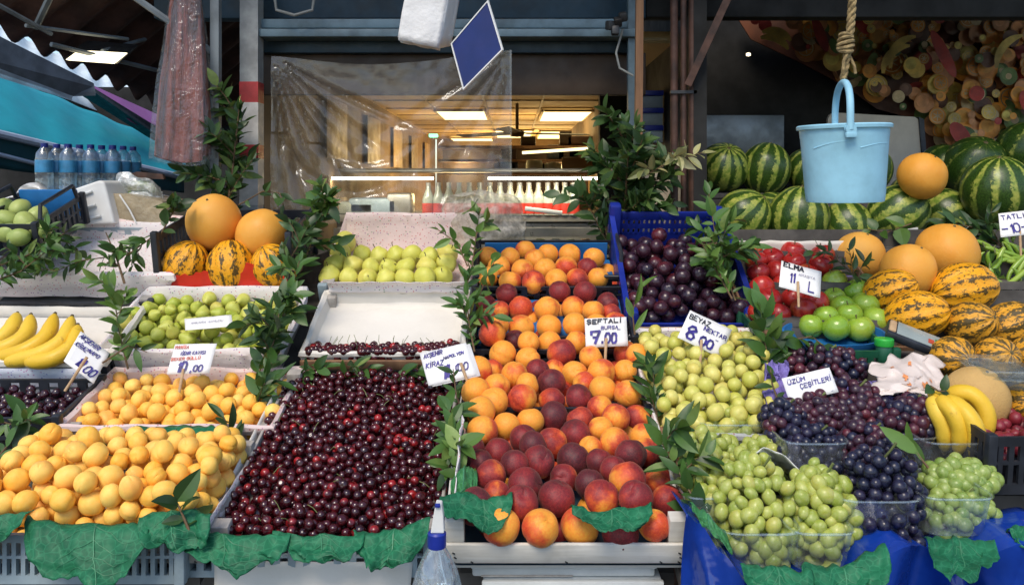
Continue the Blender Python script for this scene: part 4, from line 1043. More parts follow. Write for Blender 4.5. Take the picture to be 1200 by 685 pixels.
bunch('white grape bunch spilled against the pale nectarines, highest of the white ones', WGp, 866, 508, 2.00, 36, 26, .05, 7.2, 'g', 52, 1, .4)
bunch('white grape bunch between the nectarines and the leafy twig at left', WGp, 834, 543, 1.86, 34, 30, .05, 7.6, 'g', 62, 2, .4)
bunch('white grape bunch half hidden behind the crumpled white paper', WGp, 893, 545, 1.86, 32, 26, .045, 7.6, 'g', 56, 3, .3)
bunch('white grape bunch hanging over the left side of the front punnets', WGp, 836, 585, 1.74, 34, 44, .05, 8.2, 'g', 74, 4, .4)
bunch('large white grape bunch heaped in the left front punnet', WGp, 888, 606, 1.66, 46, 62, .062, 8.4, 'g', 98, 5, .25)
bunch('large white grape bunch heaped in the right front punnet', WGp, 963, 612, 1.655, 40, 60, .062, 8.6, 'g', 98, 6, .25)
bunch('dark grape bunch farthest back, above the card about grapes', BGp, 966, 432, 2.16, 44, 24, .05, 5.85, 'r', 84, 7, .3, 'b')
bunch('reddish black grape bunch lying over the lower edge of the grape card', BGp, 956, 490, 1.93, 34, 26, .05, 6.66, 'r', 96, 8, .3)
bunch('reddish black grape bunch in the middle, right of the grape card', BGp, 1004, 484, 1.97, 34, 34, .05, 6.84, 'r', 99, 9, .3, 'b')
bunch('dark grape bunch left of the middle, lowest part over the punnet', BGp, 921, 502, 1.90, 28, 30, .045, 6.84, 'b', 72, 10, .3, 'r')
bunch('blue black grape bunch in the smaller punnet behind the white grapes', BGp, 956, 535, 1.83, 42, 32, .05, 7.02, 'b', 99, 11, .3)
bunch('dark grape bunch in the centre above the large blue black one', BGp, 1020, 528, 1.81, 36, 28, .05, 7.02, 'r', 86, 12, .3, 'b')
bunch('large blue black grape bunch filling the right front punnet', BGp, 1035, 588, 1.665, 46, 60, .06, 7.56, 'b', 99, 13, .3)
bunch('dark purple grape bunch just left of the bananas', BGp, 1068, 490, 1.94, 34, 24, .045, 7.02, 'r', 79, 14, .3, 'b')
bunch('pale green grape bunch on top of the punnet under the bananas', 'pale green grapes at right', 1127, 565, 1.74, 40, 24, .045, 8.0, 'p', 72, 15, .2)
bunch('pale green grape bunch seen through the side of the right punnet', 'pale green grapes at right', 1128, 604, 1.69, 40, 28, .045, 8.2, 'p', 64, 16, .2)

def punnet(label, px0, px1, pt, pb, Y, depth, group='clear plastic fruit punnets'):
    o = thing('punnet', label, 'punnet', P((px0+px1)/2, pb, Y), None, group)
    w = S(px1-px0, Y)/2; d = depth/2; h = S(pb-pt, Y)
    def ring(k, z):
        out = []
        for i in range(40):
            q = 2*math.pi*i/40; c, s = math.cos(q), math.sin(q); e = .42
            out.append((w*k*abs(c)**e*(1 if c > 0 else -1), d*k*abs(s)**e*(1 if s > 0 else -1)+d, z))
        return out
    m = MB(); rs = [ring(.80, 0), ring(.84, .006), ring(.93, h*.6), ring(.985, h*.94), ring(1.0, h)]; vs = sum(rs, [])
    fs = [(j*40+i, j*40+(i+1) % 40, (j+1)*40+(i+1) % 40, (j+1)*40+i) for j in range(len(rs)-1) for i in range(40)]
    fs.append(tuple(range(39, -1, -1))); m.add(vs, fs); m.build('tub', M['clam'], o)
    m = MB(); rg = ring(1.0, h)+[ring(1.0, h)[0]]; m.tube(rg, .0026, 6, False); m.build('rim', M['clam'], o)
    return o
punnet('clear punnet holding the left front white grapes', 845, 945, 626, 672, 1.555, .19)
punnet('clear punnet holding the right front white grapes', 930, 1008, 626, 674, 1.545, .19)
punnet('clear punnet behind it at left under the white grapes beside the blue sheet', 803, 868, 584, 640, 1.66, .17)
punnet('clear punnet under the blue black grapes behind the white paper', 922, 1000, 520, 572, 1.76, .15)
punnet('large clear punnet of blue black grapes at right', 984, 1088, 588, 634, 1.60, .19)
punnet('clear punnet of pale green grapes below the bananas', 1085, 1172, 585, 632, 1.60, .17)
punnet('empty looking clear punnet under the bananas', 1088, 1165, 520, 556, 1.80, .12)
punnet('clear punnet holding the dark grapes left of the bananas', 1030, 1104, 514, 548, 1.87, .14)
punnet('shallow clear punnet at the back of the white grapes below the nectarines', 820, 905, 498, 536, 1.93, .12)
o = thing('clamshell', 'clear lidded clamshell box beside the striped melons at the right edge', 'clamshell', P(1152, 458, 1.98), (R(8), 0, R(-4)))
m = MB(); w_, d_, h_ = S(62, 1.98), .13, .032
m.box((w_/2, d_/2, h_/2), (w_, d_, h_), None, .010); m.build('tub', M['clam'], o)
m = MB(); m.box((w_/2, d_/2, h_+.010), (w_*.98, d_*.98, .018), None, .008); m.box((w_/2, d_/2, h_), (w_*1.06, d_*1.06, .003)); m.build('lid', M['clam'], o)
# crumpled white paper among the white grapes
wpa = [(862,584),(864,556),(875,537),(895,529),(917,536),(938,556),(958,582)]
def wp(u, v):
    q = u*6; i = min(int(q), 5); f = q-i; x = wpa[i][0]*(1-f)+wpa[i+1][0]*f; y = wpa[i][1]*(1-f)+wpa[i+1][1]*f
    k = Vector((u*7, v*3, 1.0)); ww = 8+10*math.sin(math.pi*u)
    p = P(x+(v-.3)*6*(.5-u), y+(v-.25)*ww, 1.70+.10*v)
    return p+Vector((.004*mnoise.noise(k), .014*mnoise.noise(k*1.7), .005*mnoise.noise(k*2.3)))
o = MB(); o.grid(wp, 50, 10)
tag(solid(o.build('wrapping_paper', M['bag_white']), .0012), 'crumpled white wrapping paper around the white grapes, beside the black grapes', 'paper')
# ------------------------------------------------------------------ bananas
def bananas(label, group, fingers, rad, stem_at, ref):
    o = thing('banana_bunch', label, 'bananas', ref, None, group)
    for f in fingers:
        pts = [Vector(p)-ref for p in f]; fine = []
        for i in range(len(pts)-1):
            p0 = pts[max(0, i-1)]; p1, p2 = pts[i], pts[i+1]; p3 = pts[min(len(pts)-1, i+2)]
            for k in range(6):
                t = k/6; fine.append(.5*((2*p1)+(-p0+p2)*t+(2*p0-5*p1+4*p2-p3)*t*t+(-p0+3*p1-3*p2+p3)*t**3))
        fine.append(pts[-1]); n = len(fine)
        rr = [rad*min(1, .24+1.05*math.sin(math.pi*min(1, (.05+.95*(i/(n-1)))))**.7) if 0 < i < n-1 else rad*.3 for i in range(n)]
        mb = MB(); mb.tube(fine, rr, 10); me = mb.mesh('banana', M['banana'], True)
        for v in me.polygons: v.use_smooth = True
        b_ = link('banana', me, o)
        tb = MB(); d = (fine[-1]-fine[-2]).normalized(); tb.tube([fine[-1]-d*.002, fine[-1]+d*.010], [rad*.32, rad*.2], 8); tb.build('tip', M['banana_tip'], b_)
    s = MB(); st = Vector(stem_at)-ref
    for f in fingers: s.tube([Vector(f[0])-ref, (Vector(f[0])-ref)*.5+st*.5, st], [rad*.36, rad*.4, rad*.5], 8)
    s.build('crown', M['banana'], o)
Yb = 2.34
bananas('yellow banana bunch on white paper at the left edge', None, [
    [P(-22, 402, Yb+.06), P(-2, 398, Yb+.05), P(14, 384, Yb+.08), P(20, 368, Yb+.14)],
    [P(-26, 410, Yb+.02), P(4, 408, Yb+.0), P(30, 392, Yb+.04), P(36, 370, Yb+.10)],
    [P(-8, 420, Yb-.02), P(26, 412, Yb-.03), P(54, 394, Yb+.01), P(64, 369, Yb+.08)],
    [P(6, 424, Yb-.04), P(44, 416, Yb-.05), P(74, 398, Yb-.01), P(84, 372, Yb+.06)],
    [P(30, 424, Yb-.06), P(62, 420, Yb-.07), P(86, 404, Yb-.03), P(91, 382, Yb+.03)]], S(9.6, Yb), P(-34, 420, Yb+.06), P(0, 410, Yb))
Yb = 1.90
bananas('yellow banana bunch standing at right behind the pale green grapes', None, [
    [P(1093, 466, Yb+.02), P(1098, 482, Yb-.01), P(1107, 504, Yb-.02), P(1106, 527, Yb-.01)],
    [P(1099, 466, Yb), P(1117, 483, Yb-.04), P(1126, 507, Yb-.05), P(1122, 531, Yb-.04)],
    [P(1108, 466, Yb), P(1132, 484, Yb-.05), P(1144, 508, Yb-.07), P(1140, 536, Yb-.06)],
    [P(1108, 462, Yb+.03), P(1138, 462, Yb), P(1156, 486, Yb-.02), P(1149, 524, Yb-.02)]], S(10.4, Yb), P(1092, 462, Yb+.03), P(1120, 500, Yb))

# ================================================================== leaves
def leaf_into(mb, base, d, L, w, rr, droop=.35, up=None):
    d = Vector(d).normalized(); up = up or Vector((rr.uniform(-.6, .6), rr.uniform(-1.1, -.1), rr.uniform(.3, 1.1)))
    sd = d.cross(up)
    if sd.length < .1: sd = d.cross(Vector((1, .3, 0)))
    sd.normalize(); nm = sd.cross(d).normalized(); vs = []; n = 5; fold = rr.uniform(.15, .5); dr = droop*rr.uniform(.2, 1.4); tw = rr.uniform(-.5, .5)
    for i in range(n+1):
        t = i/n; ww = w*L*(math.sin(math.pi*t**.85)**.8)*.5+.0006
        c = Vector(base)+d*(L*t)-nm*(dr*L*t*t*.5)
        s2 = sd*math.cos(tw*t)+nm*math.sin(tw*t); n2 = nm*math.cos(tw*t)-sd*math.sin(tw*t)
        vs += [c-s2*ww+n2*ww*fold, c, c+s2*ww+n2*ww*fold]
    fs = []
    for i in range(n):
        a = i*3; fs += [(a, a+1, a+4, a+3), (a+1, a+2, a+5, a+4)]
    mb.add(vs, fs)
def sprig(label, path, n, L, seed, mat='leaf', w=.36, branches=0, blen=.12, bspread=1.0, stemr=.003, droop=.35, name='leafy_twig', cat='twig', group='leafy twigs between the fruit', fan=.75):
    rr = random.Random(seed); path = [Vector(p) for p in path]; ref = path[0]
    if name != 'leafy_branch': n = max(3, int(n*.72)); L *= .84; blen *= .72; fan *= .85
    elif seed not in (7, 25): n = int(n*.8); L *= .85; blen *= .85
    o = thing(name, label, cat, ref, None, group); paths = [(path, n)]
    tot = sum((path[i+1]-path[i]).length for i in range(len(path)-1))
    def at(pth, t):
        s = t*(len(pth)-1); i = min(int(s), len(pth)-2); return pth[i].lerp(pth[i+1], s-i), (pth[i+1]-pth[i]).normalized()
    for k in range(branches):
        t = rr.uniform(.12, .95); p, tg = at(path, t)
        dr = (tg*.5+Vector((rr.uniform(-1, 1), rr.uniform(-.9, .5), rr.uniform(-.5, .9)))*bspread).normalized(); l = blen*rr.uniform(.6, 1.2)
        paths.append(([p, p+dr*l*.55+Vector((0, 0, .01)), p+dr*l], max(5, n//3)))
    lb = MB(); sb = MB()
    for k, (pth, nn) in enumerate(paths):
        r0 = stemr if k == 0 else stemr*.6
        sb.tube([p-ref for p in pth], [r0*(1-.6*i/(len(pth)-1)) for i in range(len(pth))], 6)
        for i in range(nn):
            t = .12+.88*(i+rr.random()*.6)/nn if k else .08+.92*(i+rr.random()*.6)/nn
            p, tg = at(pth, min(1, t)); a = i*2.4+rr.uniform(-.5, .5)
            sx = tg.cross(Vector((.2, -.4, .9))).normalized(); sy = tg.cross(sx)
            rad = sx*math.cos(a)+sy*math.sin(a)
            d = tg*rr.uniform(.25, .8)+rad*fan*rr.uniform(.6, 1.2)+Vector((0, -.18, 0))
            if t > .93: d = tg+rad*.3
            leaf_into(lb, p-ref, d, L*rr.uniform(.5, 1.08), w*rr.uniform(.75, 1.3), rr, droop*rr.uniform(.6, 2.2))
    sb.build('stem', M['twig'], o); me = lb.mesh('foliage', M[mat], True); link('foliage', me, o)
    return o
px = P
L1 = .062
# (label, path, n, leaf, seed, mat, extras)
sprig('dense leafy twig lying in the left box, tips towards the middle', [px(-20,318,2.62), px(30,300,2.6), px(84,268,2.62)], 44, .075, 1, 'leaf', branches=4, blen=.14)
sprig('leafy twig at the left edge below the pale green fruit', [px(-10,330,2.55), px(24,318,2.53), px(60,290,2.58)], 30, .075, 2, 'leaf', branches=3, blen=.12)
sprig('leafy twig with reddish stem crossing the left box', [px(192,268,2.70), px(150,298,2.62), px(96,305,2.6), px(60,320,2.56)], 34, .07, 3, 'leaf', branches=4, blen=.11)
sprig('bare reddish stem twig standing in the left box', [px(146,332,2.54), px(136,300,2.56), px(124,272,2.58)], 9, .055, 4, 'leaf', branches=1, blen=.1, stemr=.004)
sprig('upright leafy twig between the bananas and the small green pears', [px(150,432,2.24), px(140,390,2.27), px(132,336,2.32)], 34, .082, 5, 'leaf_light', .42, branches=2, blen=.1)
sprig('small dark leafy sprig beside the white paper right of the left bananas', [px(120,425,2.2), px(150,405,2.22), px(172,412,2.2)], 8, .075, 6, 'leaf')
sprig('tall bushy branch standing behind the smooth melons by the striped post', [px(262,268,2.98), px(272,205,2.98), px(280,128,2.98)], 50, .072, 7, 'leaf_dark', .42, branches=11, blen=.20, bspread=.8, stemr=.006, name='leafy_branch', cat='branch', group=None)
sprig('drooping twig with a few hanging leaves right of the smooth melons', [px(280,240,2.94), px(308,224,2.92), px(328,226,2.9), px(334,246,2.88)], 10, .085, 8, 'leaf_dark', .42)
sprig('small leafy twig at the left upper corner of the melon crate', [px(188,275,2.66), px(202,250,2.66), px(212,236,2.66)], 18, .075, 9, 'leaf_dark', .5, branches=1, blen=.08)
sprig('bushy twig between the melon crate and the plastic sheet', [px(352,318,2.68), px(368,275,2.70), px(384,232,2.74)], 36, .080, 10, 'leaf', .42, branches=7, blen=.13)
sprig('leafy twig leaning over the left side of the pear box', [px(330,320,2.62), px(348,290,2.62), px(362,262,2.64)], 24, .075, 11, 'leaf_dark', .40, branches=3, blen=.11)
sprig('long upright twig between the small green pears and the white box', [px(296,452,2.22), px(318,405,2.28), px(340,345,2.38), px(352,302,2.44)], 54, .078, 12, 'leaf', .38, branches=5, blen=.11)
sprig('leafy twig at the right end of the small green pears', [px(308,440,2.22), px(322,395,2.26), px(330,350,2.32)], 34, .080, 13, 'leaf_dark', .40, branches=4, blen=.11)
sprig('short leafy twig where apricots, pears and cherries meet', [px(300,480,2.12), px(306,455,2.14), px(318,425,2.18)], 22, .080, 14, 'leaf', .36, branches=2, blen=.09)
sprig('leafy sprig lying at the left end of the empty white box', [px(345,444,2.24), px(360,434,2.24), px(382,430,2.24)], 16, .068, 15, 'leaf', branches=1, blen=.07)
sprig('leafy sprig lying at the middle of the white box front', [px(396,444,2.24), px(412,436,2.24), px(436,430,2.24)], 16, .068, 16, 'leaf', branches=1, blen=.07)
sprig('leafy sprig lying left of the cherry price card', [px(458,442,2.24), px(478,436,2.24), px(500,438,2.24)], 15, .070, 17, 'leaf', .44, branches=1, blen=.07)
sprig('small light leafy twig at the right back corner of the pear box', [px(548,312,2.64), px(536,285,2.66), px(512,268,2.7)], 14, .080, 18, 'leaf_light', .42)
sprig('upright light leafy twig between pears and topmost peaches', [px(552,322,2.62), px(556,290,2.66), px(562,248,2.72)], 22, .080, 19, 'leaf_light', .40, branches=2, blen=.1)
sprig('long narrow leaved twig between the white box and the peaches', [px(556,412,2.28), px(549,375,2.36), px(546,325,2.44)], 44, .072, 20, 'leaf', .28, branches=4, blen=.10)
sprig('leafy twig curling beside the peaches at the back left', [px(560,350,2.44), px(570,325,2.50), px(580,305,2.54)], 14, .080, 21, 'leaf_light', .40)
sprig('narrow leaved twig standing in front of the cherry price card', [px(540,482,2.02), px(534,458,2.04), px(531,432,2.06)], 14, .058, 22, 'leaf', .26)
sprig('leafy twig between the cherries and the peach pile', [px(545,560,1.80), px(534,520,1.88), px(526,478,1.96)], 34, .074, 23, 'leaf', .34, branches=4, blen=.09)
sprig('leafy twig low beside the wooden crate at the right end of the cherries', [px(548,580,1.72), px(536,550,1.78), px(532,522,1.84)], 20, .078, 24, 'leaf_light', .46, branches=1, blen=.07)
sprig('tall bushy branch in the middle behind the plums and peaches', [px(728,290,2.96), px(734,220,2.98), px(733,145,3.0)], 60, .074, 25, 'leaf_dark', .44, branches=15, blen=.20, bspread=.85, stemr=.007, name='leafy_branch', cat='branch', group=None)
sprig('lower dark leafy branch left of the blue plum crate', [px(720,300,2.9), px(700,262,2.92), px(684,226,2.94)], 30, .085, 26, 'leaf_dark', .42, branches=6, blen=.15, name='leafy_branch', cat='branch', group=None)
sprig('dark leafy side branch right of the middle bush', [px(736,262,2.94), px(756,225,2.94), px(790,200,2.92)], 26, .085, 27, 'leaf_dark', .42, branches=5, blen=.14, name='leafy_branch', cat='branch', group=None)
sprig('twig of pale cream coloured leaves pointing at the watermelons', [px(752,208,2.90), px(784,190,2.88), px(826,178,2.86)], 22, .095, 28, 'leaf_cream', .40, branches=2, blen=.10)
sprig('leafy branch hanging between the plums and the watermelons', [px(862,352,2.50), px(842,300,2.60), px(830,222,2.72)], 54, .078, 29, 'leaf', .38, branches=8, blen=.16, name='leafy_branch', cat='branch', group=None)
sprig('leafy twig with light tips over the plums', [px(858,350,2.46), px(840,318,2.5), px(822,284,2.54)], 26, .072, 30, 'leaf_light', .36, branches=3, blen=.12)
sprig('curled long leaves standing between the peaches and the plums', [px(744,392,2.34), px(741,366,2.36), px(752,330,2.38)], 6, .15, 31, 'leaf_light', .26, fan=.35)
sprig('leafy twig standing between the peach pile and the nectarines', [px(770,496,2.02), px(768,462,2.06), px(764,424,2.1)], 24, .085, 32, 'leaf', .32, branches=2, blen=.08)
sprig('long leafy twig in front between the peaches and the white grapes', [px(828,612,1.66), px(800,560,1.72), px(768,506,1.80)], 34, .085, 33, 'leaf', .36, branches=3, blen=.09)
sprig('large dark leafy twig in front of the apples', [px(902,436,2.16), px(897,400,2.18), px(888,348,2.24)], 30, .092, 34, 'leaf', .44, branches=2, blen=.10)
sprig('leaves hanging at the left end of the blue tray', [px(930,398,2.2), px(952,394,2.18), px(968,408,2.16)], 8, .075, 35, 'leaf', .5)
sprig('fine leafy twig lying across the smooth melon behind the green apples', [px(1024,352,2.52), px(1000,322,2.58), px(966,290,2.66)], 28, .066, 36, 'leaf_dark', .30, branches=3, blen=.11)
sprig('pale vine leaves hanging on the white board below the watermelons', [px(1068,262,2.95), px(1040,272,2.93), px(1014,268,2.93)], 11, .085, 37, 'leaf_light', .62, fan=1.0)
sprig('dark leafy twig above the chili peppers', [px(1185,300,2.85), px(1150,268,2.88), px(1100,258,2.92)], 32, .085, 38, 'leaf_dark', .36, branches=6, blen=.14)
sprig('dark leafy twig below the chili peppers and beside the melons', [px(1180,345,2.68), px(1158,318,2.72), px(1148,290,2.76)], 26, .085, 39, 'leaf', .40, branches=4, blen=.12)
sprig('large dark leaves in front of the apricots at the cherry side', [px(222,622,1.56), px(212,598,1.57), px(206,585,1.58)], 9, .085, 40, 'leaf_dark', .42, fan=1.1)
sprig('leafy sprig lying on the apricots near the cherries', [px(282,520,1.98), px(270,508,1.96), px(262,488,1.98)], 14, .085, 41, 'leaf_dark', .30, fan=1.0)
sprig('leafy sprig at the left edge beside the black cherries', [px(-6,540,1.84), px(20,508,1.90), px(34,482,1.96)], 20, .085, 42, 'leaf', .40, branches=2, blen=.09)
sprig('two leaves lying on top of the right bananas', [px(1090,452,1.93), px(1100,458,1.90), px(1108,458,1.89)], 4, .045, 43, 'leaf_dark', .6)
sprig('narrow leaf stuck among the black grapes', [px(1088,548,1.72), px(1074,530,1.74), px(1060,512,1.76)], 3, .11, 44, 'leaf_light', .3, fan=.25)
sprig('leafy sprig on the grape box beside the purple tissue', [px(912,470,2.0), px(905,450,2.02), px(903,432,2.04)], 6, .06, 45, 'leaf_dark', .5)

# large green leaves draped over the crate edges: one mesh, veins as a part
def drape(label, path_top, path_bot, seed, mat='big_leaf', lobes=3, nu=44, nv=16, over=.03, sag=.0, group='large green leaves draped over the crates'):
    """a broad leaf laid from inside the crate (path_top, slightly above the fruit) over the edge and down"""
    rr = random.Random(seed); A = [Vector(p) for p in path_top]; B = [Vector(p) for p in path_bot]
    def lp(pts, u):
        s = u*(len(pts)-1); i = min(int(s), len(pts)-2); return pts[i].lerp(pts[i+1], s-i)
    ref = A[len(A)//2]; ph = rr.uniform(0, 6)
    def fn(u, v, off=0.0):
        a, b = lp(A, u), lp(B, u)
        edge = .80+.20*abs(math.sin(math.pi*lobes*u+ph))**.6+.05*mnoise.noise(Vector((u*17, seed, 0)))
        rim = min(1, 4.5*min(u, 1-u)+.22)**.6
        t = v*edge*rim
        p = a.lerp(b, t)
        bul = math.sin(min(1, t*1.5)*math.pi*.5)
        p = p+Vector((0, -.012*bul-.010*math.sin(t*math.pi), .010*math.sin(min(1, t*3)*math.pi)))
        k = Vector((u*6+seed, t*3.4, seed*.7)); ru = .3+.7*t
        p = p+Vector((.005*mnoise.noise(k+Vector((5, 0, 0))), -.014*ru*mnoise.noise(k)-.004*mnoise.noise(k*2.7)-.010*ru*math.sin(u*math.pi*lobes*2+ph), .007*mnoise.noise(k*1.6)))
        p.y -= off
        return p-ref
    o = thing('draped_leaf', label, 'leaf', ref, None, group)
    m = MB(); m.grid(fn, nu, nv); solid(m.build('blade', M[mat], o), .0012)
    vm = MB(); um = rr.uniform(.4, .6)
    vm.tube([fn(um+.05*math.sin(v*2+ph)*v, v, .0022) for v in [i/14*.97 for i in range(15)]], [.0017*(1-.6*i/14) for i in range(15)], 6)
    for k in range(4):
        v0 = .08+.19*k
        for s in (-1, 1):
            vm.tube([fn(max(.02, min(.98, um+s*t*.30)), min(.97, v0+t*.34), .0018) for t in [i/8 for i in range(9)]], [.0008*(1-.7*i/8) for i in range(9)], 5)
    vm.build('vein', M['vein'], o); return o
Yd = 1.57
drape('green leaf hanging at the left bottom corner under the apricots', [px(-60,604,Yd+.03), px(-10,606,Yd+.02), px(40,598,Yd+.02)], [px(-70,660,Yd-.02), px(-20,642,Yd-.01), px(16,632,Yd-.01)], 1, lobes=2)
drape('broad veined green leaf hanging over the front of the apricot crate', [px(30,606,Yd+.03), px(70,612,Yd+.02), px(130,614,Yd+.02), px(178,612,Yd+.02)], [px(34,668,Yd-.03), px(75,676,Yd-.04), px(125,688,Yd-.05), px(176,664,Yd-.03)], 2, lobes=2.5)
drape('green leaf between the apricot crate and the cherry crate', [px(165,604,Yd+.03), px(200,598,Yd+.03), px(250,600,Yd+.02)], [px(170,642,Yd-.02), px(214,640,Yd-.02), px(252,648,Yd-.02)], 3, lobes=2)
drape('green leaf over the left part of the cherry crate front', [px(214,618,Yd+.03), px(270,628,Yd+.02), px(340,627,Yd+.02)], [px(222,652,Yd-.02), px(282,672,Yd-.03), px(342,650,Yd-.02)], 4, lobes=2.2)
drape('green leaf over the middle of the cherry crate front', [px(318,624,Yd+.03), px(370,628,Yd+.02), px(428,626,Yd+.02)], [px(332,646,Yd-.01), px(382,658,Yd-.02), px(424,648,Yd-.02)], 5, lobes=2)
drape('green leaf over the right part of the cherry crate front', [px(412,624,Yd+.03), px(458,622,Yd+.03), px(504,606,Yd+.03)], [px(424,656,Yd-.02), px(448,668,Yd-.03), px(500,650,Yd-.01)], 6, lobes=2)
drape('light green leaf standing at the left side of the wooden peach crate', [px(530,562,1.70), px(545,545,1.74), px(560,552,1.76)], [px(526,582,1.64), px(545,578,1.66), px(560,590,1.67)], 7, 'big_leaf_lt', lobes=2, nu=24)
drape('green leaf curled over the left corner post of the wooden peach crate', [px(516,584,1.63), px(545,578,1.64), px(574,584,1.65), px(600,576,1.66)], [px(514,602,1.58), px(542,606,1.58), px(572,622,1.58), px(606,606,1.59)], 8, lobes=1.5)
drape('dark green leaf tucked between the front peaches at the right', [px(668,592,1.63), px(700,602,1.62), px(735,598,1.62), px(764,592,1.63)], [px(676,606,1.57), px(704,618,1.56), px(735,622,1.56), px(764,606,1.57)], 9, lobes=2.2, nv=10)
drape('light green leaf beside the leafy twig left of the white grapes', [px(808,590,1.62), px(826,602,1.61), px(846,622,1.60)], [px(812,602,1.58), px(834,622,1.56), px(866,656,1.53)], 10, 'big_leaf_lt', lobes=3, nv=8)
drape('green leaf under the right front white grape punnet', [px(936,660,1.49), px(985,664,1.48), px(1036,636,1.49)], [px(936,700,1.42), px(990,706,1.41), px(1042,684,1.42)], 11, lobes=3)
drape('green leaf below the left front white grape punnet', [px(866,660,1.50), px(905,664,1.48), px(950,668,1.47)], [px(872,694,1.43), px(910,700,1.42), px(950,704,1.42)], 12, lobes=2)
drape('green leaf on the blue sheet below the pale green grapes', [px(1082,630,1.56), px(1118,630,1.55), px(1162,632,1.55)], [px(1080,662,1.44), px(1116,678,1.42), px(1160,668,1.43)], 13, 'big_leaf', lobes=3)
drape('green leaf lying between the two crates of apricots', [px(52,512,1.98), px(120,518,1.97), px(190,514,1.97), px(236,505,1.98)], [px(56,526,1.93), px(120,528,1.92), px(196,530,1.92), px(240,522,1.93)], 14, 'big_leaf', lobes=3, nv=8)
drape('green leaf at the right end between the two crates of apricots', [px(158,500,2.0), px(220,498,1.99), px(256,500,1.98)], [px(160,530,1.88), px(214,556,1.86), px(258,530,1.88)], 15, 'big_leaf', lobes=2, nv=8)
drape('green leaf edge sticking out at the right border by the blue sheet', [px(1178,622,1.58), px(1196,616,1.58), px(1225,618,1.58)], [px(1182,632,1.54), px(1200,640,1.53), px(1225,642,1.53)], 16, 'big_leaf', lobes=2, nv=8)

# ================================================================== price cards
GL = {'A': ['04.20.44', '1.2 3.2'], 'B': ['00.04.34.43.32.02', '32.41.40.00'], 'C': ['43.34.14.03.01.10.30.41'], 'D': ['00.04.24.43.41.20.00'], 'E': ['44.04.00.40', '02.32'], 'F': ['44.04.00', '02.32'],
 'G': ['43.34.14.03.01.10.30.41.42.22'], 'H': ['04.00', '44.40', '02.42'], 'I': ['24.20'], 'K': ['04.00', '44.02.40'], 'L': ['04.00.40'], 'M': ['00.04.22.44.40'], 'N': ['00.04.40.44'],
 'O': ['14.34.43.41.30.10.01.03.14'], 'P': ['00.04.34.43.32.02'], 'R': ['00.04.34.43.32.02', '22.40'], 'S': ['43.34.14.03.12.32.41.30.10.01'], 'T': ['04.44', '24.20'], 'U': ['04.01.10.30.41.44'],
 'V': ['04.20.44'], 'W': ['04.10.22.30.44'], 'X': ['04.40', '44.00'], 'Y': ['04.22.44', '22.20'], 'Z': ['04.44.00.40'],
 '0': ['14.34.43.41.30.10.01.03.14'], '1': ['13.24.20'], '4': ['34.02.42', '33.30'], '6': ['34.14.02.01.10.30.41.42.32.02'], '7': ['03.04.44.20', '12.32'], '8': ['12.03.14.34.43.12.01.10.30.41.32.12'], ',': ['20.1-1'], '-': ['02.42'], '.': ['20.21'], '(': ['34.13.11.30']}
def glyph(ch):
    dots = []
    base = {'Ş': 'S', 'Ç': 'C', 'İ': 'I', 'Ğ': 'G', 'Ü': 'U', 'Ö': 'O'}.get(ch, ch)
    st = []
    for s in GL.get(base, []):
        if ch == 'A' or ' ' in s: pass
        pts = []
        if base == 'A' and s == '1.2 3.2': pts = [(.9, 1.6), (3.1, 1.6)]
        elif s == '20.1-1': pts = [(2, .3), (1.4, -1)]
        else: pts = [(float(q[0]), float(q[1])) for q in s.split('.')]
        if base == 'A' and s == '04.20.44': pts = [(0, 0), (2, 4), (4, 0)]
        st.append(pts)
    if ch == 'Ş' or ch == 'Ç': st.append([(2, -.1), (1.6, -1.1)])
    if ch == 'İ': st.append([(2, 4.9), (2.15, 5.2)])
    if ch == 'Ğ': st.append([(1.2, 5.3), (2, 4.9), (2.8, 5.3)])
    if ch in 'ÜÖ': st += [[(1.1, 4.9), (1.2, 5.2)], [(2.9, 4.9), (3.0, 5.2)]]
    return st
def write(mb, text, x, y, h, wid, pen, rr, slant=.12, rise=0.0, jit=.10, z0=.0012, double=False):
    """text as pen strokes on the card plane (x right, y up from lower left, metres)"""
    s = h/4; cx = x
    for ch in text:
        if ch == ' ': cx += wid*.6; continue
        adv = wid*(.55 if ch in 'Iİ1.,(' else 1.0); kx = wid*.72/4; jy = rr.uniform(-jit, jit)*h*.5
        off = 2 if ch in 'Iİ.,' else 0
        for st in glyph(ch):
            pts = [Vector((cx+(p[0]-off*.6+rr.uniform(-jit, jit))*kx+slant*p[1]*s, y+rise*(cx-x)+jy+(p[1]+rr.uniform(-jit, jit))*s, z0)) for p in st]
            for i in range(len(pts)-1):
                a, b = pts[i], pts[i+1]; d = (b-a)
                if d.length < 1e-6: continue
                d.normalize(); nx = Vector((-d.y, d.x, 0))*pen*.5*rr.uniform(.8, 1.2); a2 = a-d*pen*.3; b2 = b+d*pen*.3
                zz = Vector((0, 0, .00004*(len(mb.f) % 17)))
                mb.add([a2-nx+zz, b2-nx+zz, b2+nx+zz, a2+nx+zz], [(0, 1, 2, 3)])
        cx += adv
